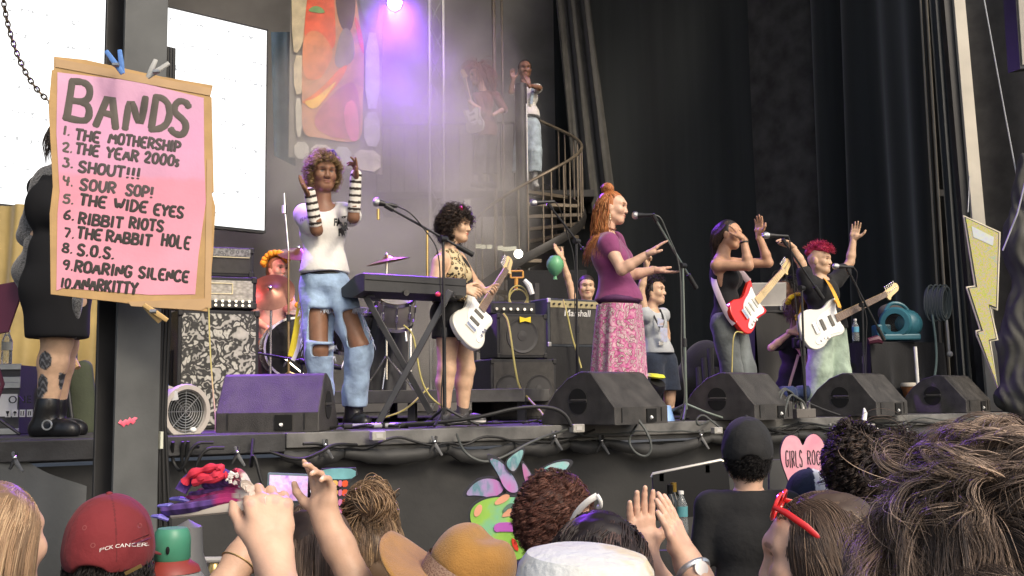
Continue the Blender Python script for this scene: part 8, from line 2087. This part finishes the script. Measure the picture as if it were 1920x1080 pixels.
def brimf(u, v):
	a = 2 * pi * u; r0, r1 = .085, .180; rr = r0 + (r1 - r0) * v
	lift = .030 * v * v * abs(cos(a)) ** 2 - .02 * v * v * abs(sin(a)) + .012 * cos(a) * v
	return L(0, .028 + lift, -.01) + haX * (rr * cos(a)) + haF * (rr * 1.15 * sin(a))
m.grid(brimf, 64, 8); o = m.build('brim', M_tan, hT); sd2 = o.modifiers.new('thick', 'SOLIDIFY'); sd2.thickness = .004
M_band = mat_pattern('woven_band', 'voronoi', [(0, (.45, .33, .25)), (.3, (.16, .08, .06)), (.6, (.40, .28, .2)), (1, (.1, .05, .04))], 160, .8, stretch=(1, 1, 2.))
m = MB(); 
def bandf(u, v):
	a = 2 * pi * u; return L(0, .032 + .03 * v, -.01) + haX * (.0885 * cos(a)) + haF * (.1095 * sin(a))
m.grid(bandf, 64, 3); m.build('band', M_band, hT)
haircap(H, t, (.06, .04, .03), scale=1.02)
# ---- auburn curls with white sunglasses
t, J, H = spectator('person with big auburn curls and white sunglasses pushed back', 1046, 972, 3.1, V(.85, .5, .02), hh=.23, skin=SK_PINK, shirtcol=(.08, .08, .09), fine=.006)
haircap(H, t, (.05, .018, .012), scale=1.1, lowb=-.1)
pp, nn = scalp(H, 4200, lambda f, u, r: ((f < .25) | (u > .35)) & (u > -.98), 15)
strands('hair', pp, nn + np.array([0, 0, .1]), .06, .0011, M_hair, t, segs=26, grav=2.4, curl=.009, cfreq=2.6, wander=.6, clump=700, cl=.2, col=(.075, .028, .019), col2=(.15, .065, .045), cvar=.45, seed=41)
gl = thing('white_sunglasses', 'white sunglasses pushed up on auburn curly hair', 'sunglasses', P(1098, 955, 2.7))
m = MB(); m.tube(smoothpts([P(1074, 976, 2.74), P(1083, 958, 2.72), P(1104, 938, 2.70), P(1120, 929, 2.70)], 2), [.005] * 3 + [.008] * 7 if False else .008, 8, flat=((0, 1, 0), .4)); m.build('temple', M_white, gl)
m = MB(); m.tube(smoothpts([P(1119, 928, 2.70), P(1126, 938, 2.70), P(1127, 950, 2.71), P(1121, 951, 2.72)], 2), .0055, 8); m.build('rim', M_white, gl)
# ---- dark wavy head and pale bucket hat
t, J, H = spectator('person with dark wavy hair behind the pale bucket hat', 1126, 1092, 1.95, V(.2, 1, 0), hh=.23, skin=SK_LIGHT, shirtcol=(.1, .1, .1), fine=.007)
longhair(H, t, (.02, .013, .012), (.06, .035, .03), n=3000, L_=.24, grav=1.6, seed=9, r=.0014, wander=.25, curl=.010, cfreq=2.2, capscale=1.08)
t, J, H = spectator('person in a pale grey and cream bucket hat close to the camera', 1094, 1212, 1.42, V(0, 1, 0), hh=.22, skin=SK_LIGHT, shirtcol=(.3, .3, .3), fine=.006)
L = H['L']
bh = thing('bucket_hat', 'pale grey bucket hat with faint cream blotches', 'hat', L(0, .0, 0))
M_bk = mat_pattern('bucket_cloth', 'noise', [(.35, (.58, .60, .60)), (.5, (.62, .62, .58)), (.58, (.60, .52, .36)), (.66, (.62, .62, .60)), (.8, (.5, .53, .56))], 9, .9, detail=6, bump=.4)
m = MB(); m.lathe([(0, .098), (.055, .097), (.078, .09), (.088, .075), (.096, .02), (.100, .0), (.13, -.035), (.16, -.06), (.158, -.064), (.128, -.04), (.097, -.004)], L(0, .03, -.01), tuple(H['u'] + V(.06, -.05, 0)), 48, cap=False); m.build('cloth', M_bk, bh)
m = MB(); m.tube([L(0, .108, -.01) + V(.096 * cos(a), .096 * sin(a), -.085) for a in [2 * pi * i / 40 for i in range(41)]], .0012, 4, cap=False); m.build('stitching', mat('stitch_grey', (.4, .4, .42), .8), bh)
# ---- clapping hands
Yc = 2.15
wa, wb = P(1206, 1040, Yc + .08), P(1290, 1056, Yc - .03); ea, eb = P(1330, 1250, Yc + .05), P(1350, 1150, Yc - .1)
t, J, H = spectator('person below the picture edge clapping with both palms raised', 1330, 1260, Yc, V(-.1, 1, .2), skin=SK_PINK, fine=.0024, shirtcol=(.2, .2, .22), armsJ=dict(elL=ea, wrL=wa, elR=eb, wrR=wb), extra_fine=[(ea, wa), (eb, wb)],
					hands=(dict(wrist=wa, d=P(1198, 922, Yc + .08) - wa, n=V(.35, -.93, .05), side=1, curl=.10, spread=.45, thumb=.95, q=.80, wr=.028), dict(wrist=wb, d=P(1246, 948, Yc - .03) - wb, n=V(-.86, .5, 0), side=-1, curl=.07, spread=.12, thumb=.75, q=.84, nails=NAIL, wr=.028)))
haircap(H, t, (.05, .03, .02))
wt = thing('wristwatch', 'silver wristwatch on the clapping wrist', 'watch', wb)
q = wb.lerp(eb, .16); x, y_, z_ = frame_of(eb - wb)
m = MB(); m.tube([q + (x * cos(a) + y_ * sin(a)) * .031 for a in [2 * pi * i / 24 for i in range(25)]], .007, 8, cap=False, flat=(z_, 1.0)); m.build('band', mat('silver_band', (.6, .6, .6), .3, .8), wt)
m = MB(); qq = q + nrm(V(.3, -1, .3)) * .032; m.cyl(qq, qq + nrm(V(.3, -1, .3)) * .008, .014, n=20); m.build('case', mat('silver_band', (.6, .6, .6), .3, .8), wt)
# ---- man with black cap and T-shirt
t, J, H = spectator('man seen from behind in plain black cap and black T-shirt', 1401, 856, 4.25, V(.12, 1, .03), hh=.235, skin=SK_PINK, shirtcol=(.012, .012, .0125), pantcol=(.02, .02, .025), fine=.0055, sleeve=.75, gw=1.12)
cap(H, t, (.014, .014, .0145), gap=True, scale=1.10, vox=.004)
pp, nn = scalp(H, 1600, lambda f, u, r: (u < .2) & (u > -.95) & (f < .15), 5)
strands('hair', pp, nn * .6 + np.array([0, 0, -.5]), .036, .0017, M_hair, t, segs=6, grav=1.2, curl=.007, cfreq=1.4, wander=.4, col=(.012, .010, .010), cvar=.4, seed=4)
# ---- navy and white cap, dark curls
t, J, H = spectator('person in navy and white baseball cap below the pink heart', 1516, 945, 4.3, V(-.35, .95, .0), hh=.205, skin=SK_LIGHT, shirtcol=(.1, .1, .12), fine=.007)
cap(H, t, (.012, .018, .045), scale=1.12, vox=.005, col2=((.58, .6, .62), .9, -.5, .012))
t, J, H = spectator('person with dense dark brown curls right of the pink heart', 1606, 872, 4.0, V(.05, 1, 0), hh=.235, skin=SK_TAN, shirtcol=(.05, .05, .05), fine=.008)
haircap(H, t, (.012, .009, .008), scale=1.2, lowb=-.14)
pp, nn = scalp(H, 2600, lambda f, u, r: (u > -.98) & (f < .6), 25)
strands('hair', pp, nn + np.array([0, 0, .1]), .095, .0022, M_hair, t, segs=24, grav=1.8, curl=.011, cfreq=3., wander=.55, clump=420, cl=.3, col=(.022, .014, .011), col2=(.055, .034, .024), cvar=.5, seed=42)
t, J, H = spectator('person with dark hair half hidden behind the big wind blown hair', 1690, 872, 4.3, V(.1, 1, 0), hh=.225, skin=SK_TAN, shirtcol=(.05, .05, .05), fine=.008)
haircap(H, t, (.02, .014, .012), scale=1.12, lowb=-.1)
pp, nn = scalp(H, 900, lambda f, u, r: (u > -.9) & (f < .6), 26)
strands('hair', pp, nn, .08, .0022, M_hair, t, segs=8, grav=1.5, curl=.010, cfreq=2., wander=.5, col=(.035, .022, .016), cvar=.5, seed=43)
# ---- girl with red sunglasses
t, J, H = spectator('person in profile with long brown hair and red sunglasses on the head', 1540, 1054, 1.95, V(-.93, .36, -.02), hh=.235, skin=SK_PINK, shirtcol=(.3, .12, .12), fine=.0036, headkw=dict(brow=(.2, .11, .08)))
longhair(H, t, (.085, .054, .036), (.19, .125, .08), n=5200, L_=.42, grav=3.4, seed=12, r=.0011, wander=.09, curl=.003, cfreq=1.1, keep=lambda f, u, r: ((f < .42) | (u > .55)) & (u > -.6) & ~((f > .1) & (u < .1)), out=.2, segs=16, clump=500)
rs = thing('red_sunglasses', 'red plastic sunglasses pushed up on brown hair', 'sunglasses', H['L'](0, .09, .07))
M_red = mat('red_acetate', (.62, .02, .02), .2, coat=.5, var=.05)
for s in (-1, 1):
	c_ = H['L'](s * .034, .098, .066); m = MB(); e1_, e2_ = H['r'], nrm(H['u'] * .75 + H['f'] * .3 * -1); m.tube([c_ + e1_ * (.029 * cos(a)) + e2_ * (.024 * sin(a)) for a in [2 * pi * i / 24 for i in range(25)]], .0036, 8, cap=False); m.build('rim', M_red, rs)
	m = MB(); m.lathe([(0, .0), (.027, .0)], c_, tuple(e1_.cross(e2_)), 24); m.build('lens', mat('dark_lens', (.03, .01, .01), .08, trans=.4), rs)
	m = MB(); m.tube([H['L'](s * .066, .10, .066), H['L'](s * .080, .092, .045), H['L'](s * .088, .070, .012), H['L'](s * .089, .045, -.015)], [.0045, .006, .006, .004], 8, flat=(H['r'], .4)); m.build('temple', M_red, rs)
m = MB(); m.tube([H['L'](-.008, .10, .07), H['L'](.008, .10, .07)], .004); m.build('bridge', M_red, rs)
# ---- big wind blown brown hair close to the camera
t, J, H = spectator('person with big wind blown wavy brown hair filling the lower right corner', 1858, 1062, 1.22, V(-.2, .97, .05), hh=.24, skin=SK_LIGHT, shirtcol=(.1, .09, .09), fine=.006)
haircap(H, t, (.03, .021, .016), scale=1.13, lowb=-.14, vox=.005)
HB, HB2 = (.15, .106, .08), (.36, .26, .19)
cH = A(H['c'])
def swirl(p, k):
	q = p - cH; o = q / (np.linalg.norm(q, axis=1, keepdims=True) + 1e-6)
	a = np.stack([np.sin(q[:, 2] * 34 + q[:, 0] * 21), np.cos(q[:, 0] * 27 + q[:, 2] * 11), np.sin(q[:, 0] * 25 - q[:, 2] * 23 + 1)], 1)
	a = a - o * (a * o).sum(1, keepdims=True)
	return a * 3.2 - o * np.maximum(0, np.linalg.norm(q, axis=1, keepdims=True) - (.118 + .02 * np.sin(q[:, :1] * 30))) * 70
av = [(A(H['L'](0, .015, -.02)), np.array([.094, .105, .106]))]
pp, nn = scalp(H, 13000, lambda f, u, r: (u > -.98) & (f < .75), 51, 1.1)
tg = np.cross(nn, np.array([.2, .6, -.5])) + nn * .35
strands('hair', pp, tg, .17, .0005, M_hair, t, segs=26, grav=.25, curl=.013, cfreq=1.1, wander=.6, col=HB, col2=HB2, cvar=.5, seed=61, flow=swirl, avoid=av, clump=700, cl=.28)
pp, nn = scalp(H, 700, lambda f, u, r: (u > -.98) & (f < .5), 52, 1.2)
strands('loose_strands', pp, np.cross(nn, np.array([.2, .6, -.5])) + nn * .6, .13, .0005, M_hair, t, segs=18, grav=.6, curl=.008, cfreq=1.2, wander=.8, col=(.12, .085, .06), col2=HB2, cvar=.4, seed=62, flow=swirl)
# ================================================================== things among the crowd
# gas cylinder with green cap
gc = thing('gas_cylinder', 'grey gas cylinder with a green valve guard before the stage', 'gas cylinder', (P(322, 1060, 2.75).x, P(322, 1060, 2.75).y, 0))
b0 = Vector(gc.location); ztop = P(320, 990, 2.75).z
m = MB(); m.lathe([(.085, 0), (.09, .03), (.09, ztop - .17), (.082, ztop - .125), (.06, ztop - .10), (.042, ztop - .085)], b0, n=32); m.build('bottle_body', mat('cylinder_grey', (.30, .31, .30), .35, .2, var=.15), gc)
m = MB(); m.lathe([(.044, ztop - .096), (.072, ztop - .112), (.066, ztop - .098), (.043, ztop - .082)], b0 + V(0, 0, .003), n=32, cap=False); m.build('red_ring', mat('ring_red', (.25, .04, .03), .5), gc)
m = MB(); m.lathe([(.040, ztop - .085), (.046, ztop - .075), (.046, ztop - .026), (.042, ztop - .008), (.036, ztop), (0, ztop)], b0, n=28); m.build('valve_guard', mat('guard_green', (.06, .24, .15), .4, var=.2), gc)
m = MB(); q = V(b0.x + .004, b0.y - .047, ztop - .05); m.ball(q, (.005, .004, .010)); m.build('guard_slot', M_nearblack, gc)
g2 = thing('gas_cylinder', 'grey dull gas cylinder half hidden behind the green capped one', 'gas cylinder', (P(352, 1060, 2.95).x, 2.95, 0))
b1 = Vector(g2.location); m = MB(); m.lathe([(.07, 0), (.075, ztop - .2), (.04, ztop - .09), (.036, ztop - .02), (0, ztop)], b1, n=24); m.build('bottle_body', mat('cylinder_dark', (.12, .12, .12), .5), g2)
vl = thing('valve', 'small brass valve with a grey tap wheel before the skirt', 'valve', (P(402, 1060, 3.1).x, P(402, 1060, 3.1).y, 0))
vb = Vector(vl.location); vz = P(402, 1055, 3.1).z; m = MB(); m.cyl(vb, vb + V(0, 0, vz), .013, n=12); m.lathe([(.02, vz - .04), (.022, vz - .02), (.012, vz)], vb, n=12); m.build('stem', mat('brass_and_gold_light', (.5, .36, .14), .35, .7), vl)
m = MB(); m.tube([vb + V(-.035, 0, vz + .008), vb + V(.035, 0, vz + .008)], .009); m.build('tap_wheel', M_greyp, vl)
# painted column cut-out (teal ends, glowing bricks)
cs = thing('painted_cutout', 'painted board cut out with teal ends and orange brick squares', 'cut-out', (P(642, 960, 4.9).x, 4.9, 0))
Yk = 4.9
def kp(px, py, d=0.): return P(px, py, Yk + d)
def plate(name, q, M, par, d=0., th=.02, it=0, Yq=None):
	q = [Vector((a, b, 0)) for a, b in q]; q = smoothpts(q, it, True) if it else q
	o_ = P(q[0].x, q[0].y, (Yq or Yk) + d); Y_ = (Yq or Yk) + d
	pl = [((P(a.x, a.y, Y_) - o_).x, (P(a.x, a.y, Y_) - o_).z) for a in q]
	m_ = MB(); m_.prism(pl, V(o_.x, Y_, o_.z), V(1, 0, 0), V(0, 0, 1), th, 0); return m_.build(name, M, par, smooth=False)
M_tealp = mat('teal_paint', (.15, .36, .38), .5, var=.3, scale=12)
plate('backing', [(604, 878), (668, 876), (671, 890), (655, 905), (656, 965), (690, 962), (700, 985), (640, 1004), (600, 1000)], mat('board_dark', (.03, .03, .035), .6), cs, .0)
plate('top_block', [(600, 882), (630, 877), (668, 879), (667, 896), (640, 899), (600, 896)], M_tealp, cs, -.012, .012, 1)
plate('lower_block', [(625, 972), (690, 965), (682, 984), (628, 1000)], mat('pale_teal_paint', (.36, .48, .48), .5, var=.3, scale=12), cs, -.012, .012, 1)
for r_, yy in enumerate((900, 917, 935, 951)):
	for c_, (x0, x1, cc) in enumerate(((622, 634, (.72, .42, .12)), (635, 642, (.55, .18, .35)), (642, 653, (.75, .10, .03)))):
		plate('brick', [(x0, yy + 1), (x1, yy), (x1, yy + 12), (x0, yy + 13)], mat('brick%s' % 'abc'[c_], cc, .5, var=.2), cs, -.012, .012, 1)
m = MB(); m.cyl(P(642, 1000, 4.93), V(P(642, 1000, 4.93).x, 4.93, 0), .02); m.build('post', M_black, cs)
# painted head cut-out with feathered crest
Yf = 4.6
fm = thing('painted_head_cutout', 'painted board head with green face and pink feathered crest', 'cut-out', (P(945, 950, Yf).x, Yf, 0))
M_dkp = mat('board_dark', (.03, .03, .035), .6)
feathers = [([(870, 930), (888, 906), (910, 896), (935, 900), (948, 918), (925, 934), (896, 928)], (.50, .14, .42)), ([(914, 858), (935, 862), (958, 884), (975, 918), (962, 926), (945, 915), (935, 890)], (.52, .16, .44)),
			([(946, 868), (965, 850), (984, 840), (975, 868), (962, 888)], (.36, .34, .40)), ([(978, 864), (990, 878), (1000, 898), (990, 910), (982, 896)], (.55, .08, .30)), ([(1000, 896), (1020, 876), (1048, 865), (1072, 866), (1056, 886), (1020, 905)], (.38, .42, .46))]
for i, (q, c) in enumerate(feathers):
	cx = sum(a for a, b in q) / len(q); cy = sum(b for a, b in q) / len(q)
	plate('feather_edge', [(cx + (a - cx) * 1.22, cy + (b - cy) * 1.24) for a, b in q], M_dkp, fm, .06 - .012 * i, .006, 2, Yf)
	plate('feather', q, mat_pattern('feather%s' % 'abcde'[i], 'noise', [(.35, c), (.5, (c[0] * .7, c[1] + .12, c[2] + .05)), (.6, (.10, .24, .27)), (.7, c)], 16, .5, stretch=(1, 1, .5)), fm, .053 - .012 * i, .004, 2, Yf)
plate('face_edge', [(876, 975), (880, 948), (905, 932), (940, 928), (990, 930), (1010, 980), (1000, 1040), (960, 1060), (900, 1040)], M_dkp, fm, -.002, .01, 2, Yf)
plate('face', [(880, 974), (884, 951), (907, 936), (940, 931), (986, 934), (1004, 980), (996, 1036), (960, 1055), (904, 1036)], mat_pattern('green_face', 'noise', [(.3, (.20, .42, .06)), (.5, (.28, .50, .08)), (.65, (.18, .45, .30)), (.8, (.25, .48, .1))], 7, .5), fm, -.0125, .004, 2, Yf)
for q in ([(888, 958), (898, 944), (906, 950), (900, 966), (890, 970)], [(926, 942), (944, 926), (958, 928), (950, 940), (930, 948)], [(940, 968), (952, 952), (968, 956), (962, 966), (944, 970)]):
	plate('cheek_patch', q, mat('peach_paint', (.68, .33, .20), .5, var=.15), fm, -.017, .003, 2, Yf)
plate('brow_arc', [(942, 956), (955, 942), (974, 945), (972, 952), (956, 950), (946, 962)], mat('grey_green', (.10, .18, .14), .6), fm, -.0205, .003, 2, Yf)
plate('glasses_frame', [(925, 985), (940, 978), (985, 982), (986, 998), (940, 996), (928, 998)], mat('magenta_paint', (.42, .10, .42), .5), fm, -.017, .005, 1, Yf)
plate('mouth', [(958, 1008), (968, 1012), (974, 1035), (962, 1028)], mat('mouth_red', (.6, .04, .02), .5), fm, -.017, .005, 1, Yf)
m = MB(); m.cyl(P(945, 1000, Yf + .03), V(P(945, 1000, Yf).x, Yf + .03, 0), .022); m.build('post', M_black, fm)
# open gear box with bottles in front of the stage
Yb = 5.0
ob = thing('open_crate', 'open dark equipment crate with a pale metal rim against the skirt', 'crate', (P(1300, 950, Yb).x, Yb, 0))
def bp_(px, py, d=0.): return P(px, py, Yb + d)
c0, c1 = bp_(1222, 898), bp_(1350, 866); zt_ = c0.z
m = MB(); w_ = bp_(1450, 880).x - c0.x
m.box(V(c0.x + w_ * .5, Yb + .45, .45), (w_, .04, .9)); m.box(V(c0.x + .02, Yb + .22, .45), (.04, .46, .9)); m.box(V(c0.x + w_ - .02, Yb + .22, .45), (.04, .46, .9)); m.box(V(c0.x + w_ * .5, Yb + .2, .06), (w_, .5, .05)); m.build('shell', M_deck, ob, smooth=False)
lidp = [(1222, 890), (1352, 864), (1362, 870), (1370, 960), (1226, 975)]
plate('lid', lidp, mat('crate_black', (.009, .009, .009), .8, var=.2), ob, 0., .03, 0, Yb)
m = MB(); m.tube([bp_(1222, 895, -.01), bp_(1224, 889, -.01), bp_(1352, 863, -.01), bp_(1361, 868, -.01)], .008); m.build('metal_rim', mat('pale_rim', (.5, .48, .43), .4, .4), ob)
m = MB(); strip(m, 1346, 1356, 1356, 1368, 866, 960, Yb - .02, .012); m.build('side_rail', mat('pale_rim', (.5, .48, .43), .4, .4), ob, smooth=False)
plate('right_lid', [(1440, 862), (1462, 861), (1476, 915), (1440, 920)], mat('crate_grey', (.07, .07, .068), .6), ob, .02, .03, 0, Yb)
m = MB()
for px, py in ((1240, 890), (1326, 874)): m.box(bp_(px, py + 5, -.02), (.02, .02, .035))
m.build('hinge', M_black, ob, smooth=False)
for k, (px, yt, lab, c) in enumerate(((1265, 908, 'dark bottle with gold neck in the open crate', (.25, .16, .03)), (1258, 913, 'slim black bottle beside the gold necked one', (.01, .01, .01)))):
	tb_ = thing('bottle', lab, 'bottle', bp_(px, 975, -.10)); b_ = bp_(px, 975, -.10 - .05 * k); hh_ = (975 - yt) * Yb / F
	m = MB(); m.lathe([(.03, 0), (.032, .01), (.032, hh_ * .55), (.013, hh_ * .75), (.012, hh_ * .93)], b_, n=18); m.build('glass', mat('dark_glass', (.01, .012, .01), .1, coat=.4), tb_)
	m = MB(); m.lathe([(.0135, hh_ * .72), (.0135, hh_), (0, hh_)], b_, n=14); m.build('neck_foil', mat('foil%s' % 'ab'[k], c, .35, .5), tb_)
bottle('clear water bottle with teal label in the open crate', bp_(1279, 1000, -.12), .19, M_white, mat('teal_label', (.1, .3, .33), .5))
# pink heart sign
Yh = 4.75
hs = thing('heart_sign', 'pink hand held heart board reading GIRLS ROCK', 'sign', (P(1505, 900, Yh).x, Yh, 0))
hp_ = [(1505, 838), (1498, 820), (1485, 813), (1470, 818), (1461, 840), (1463, 868), (1476, 900), (1484, 930), (1505, 960), (1535, 935), (1552, 895), (1554, 860), (1546, 826), (1528, 809), (1512, 818)]
plate('board', hp_, mat('heart_edge', (.03, .02, .025), .7), hs, .0, .012, 2, Yh)
cx, cy = 1507, 870
plate('pink_face', [(cx + (a - cx) * .955, cy + (b - cy) * .965) for a, b in hp_], mat_pattern('heart_pink', 'noise', [(.3, (.80, .30, .38)), (.5, (.78, .40, .46)), (.7, (.72, .25, .36))], 9, .75), hs, -.0125, .003, 2, Yh)
kH = Yh / F
for tx_, x0, y0, w_, h_ in (('GIRLS', 1474, 876, 5.0, 30), ('ROCK', 1515, 872, 6.0, 26), ):
	m = MB(); b_ = P(x0, y0, Yh - .017); lettering(m, tx_, lambda x, y, b_=b_: b_ + V(x, 0, y), w_ * kH, h_ * kH, 2.2 * kH, .03, .85 * kH, .3, .06, V(0, -1, 0), 8); m.build('lettering', M_ink, hs)
m = MB(); m.cyl(P(1506, 940, Yh + .02), V(P(1506, 940, Yh).x, Yh + .02, .9), .012); m.build('stick', mat('bare_wood', (.42, .27, .12), .6), hs)
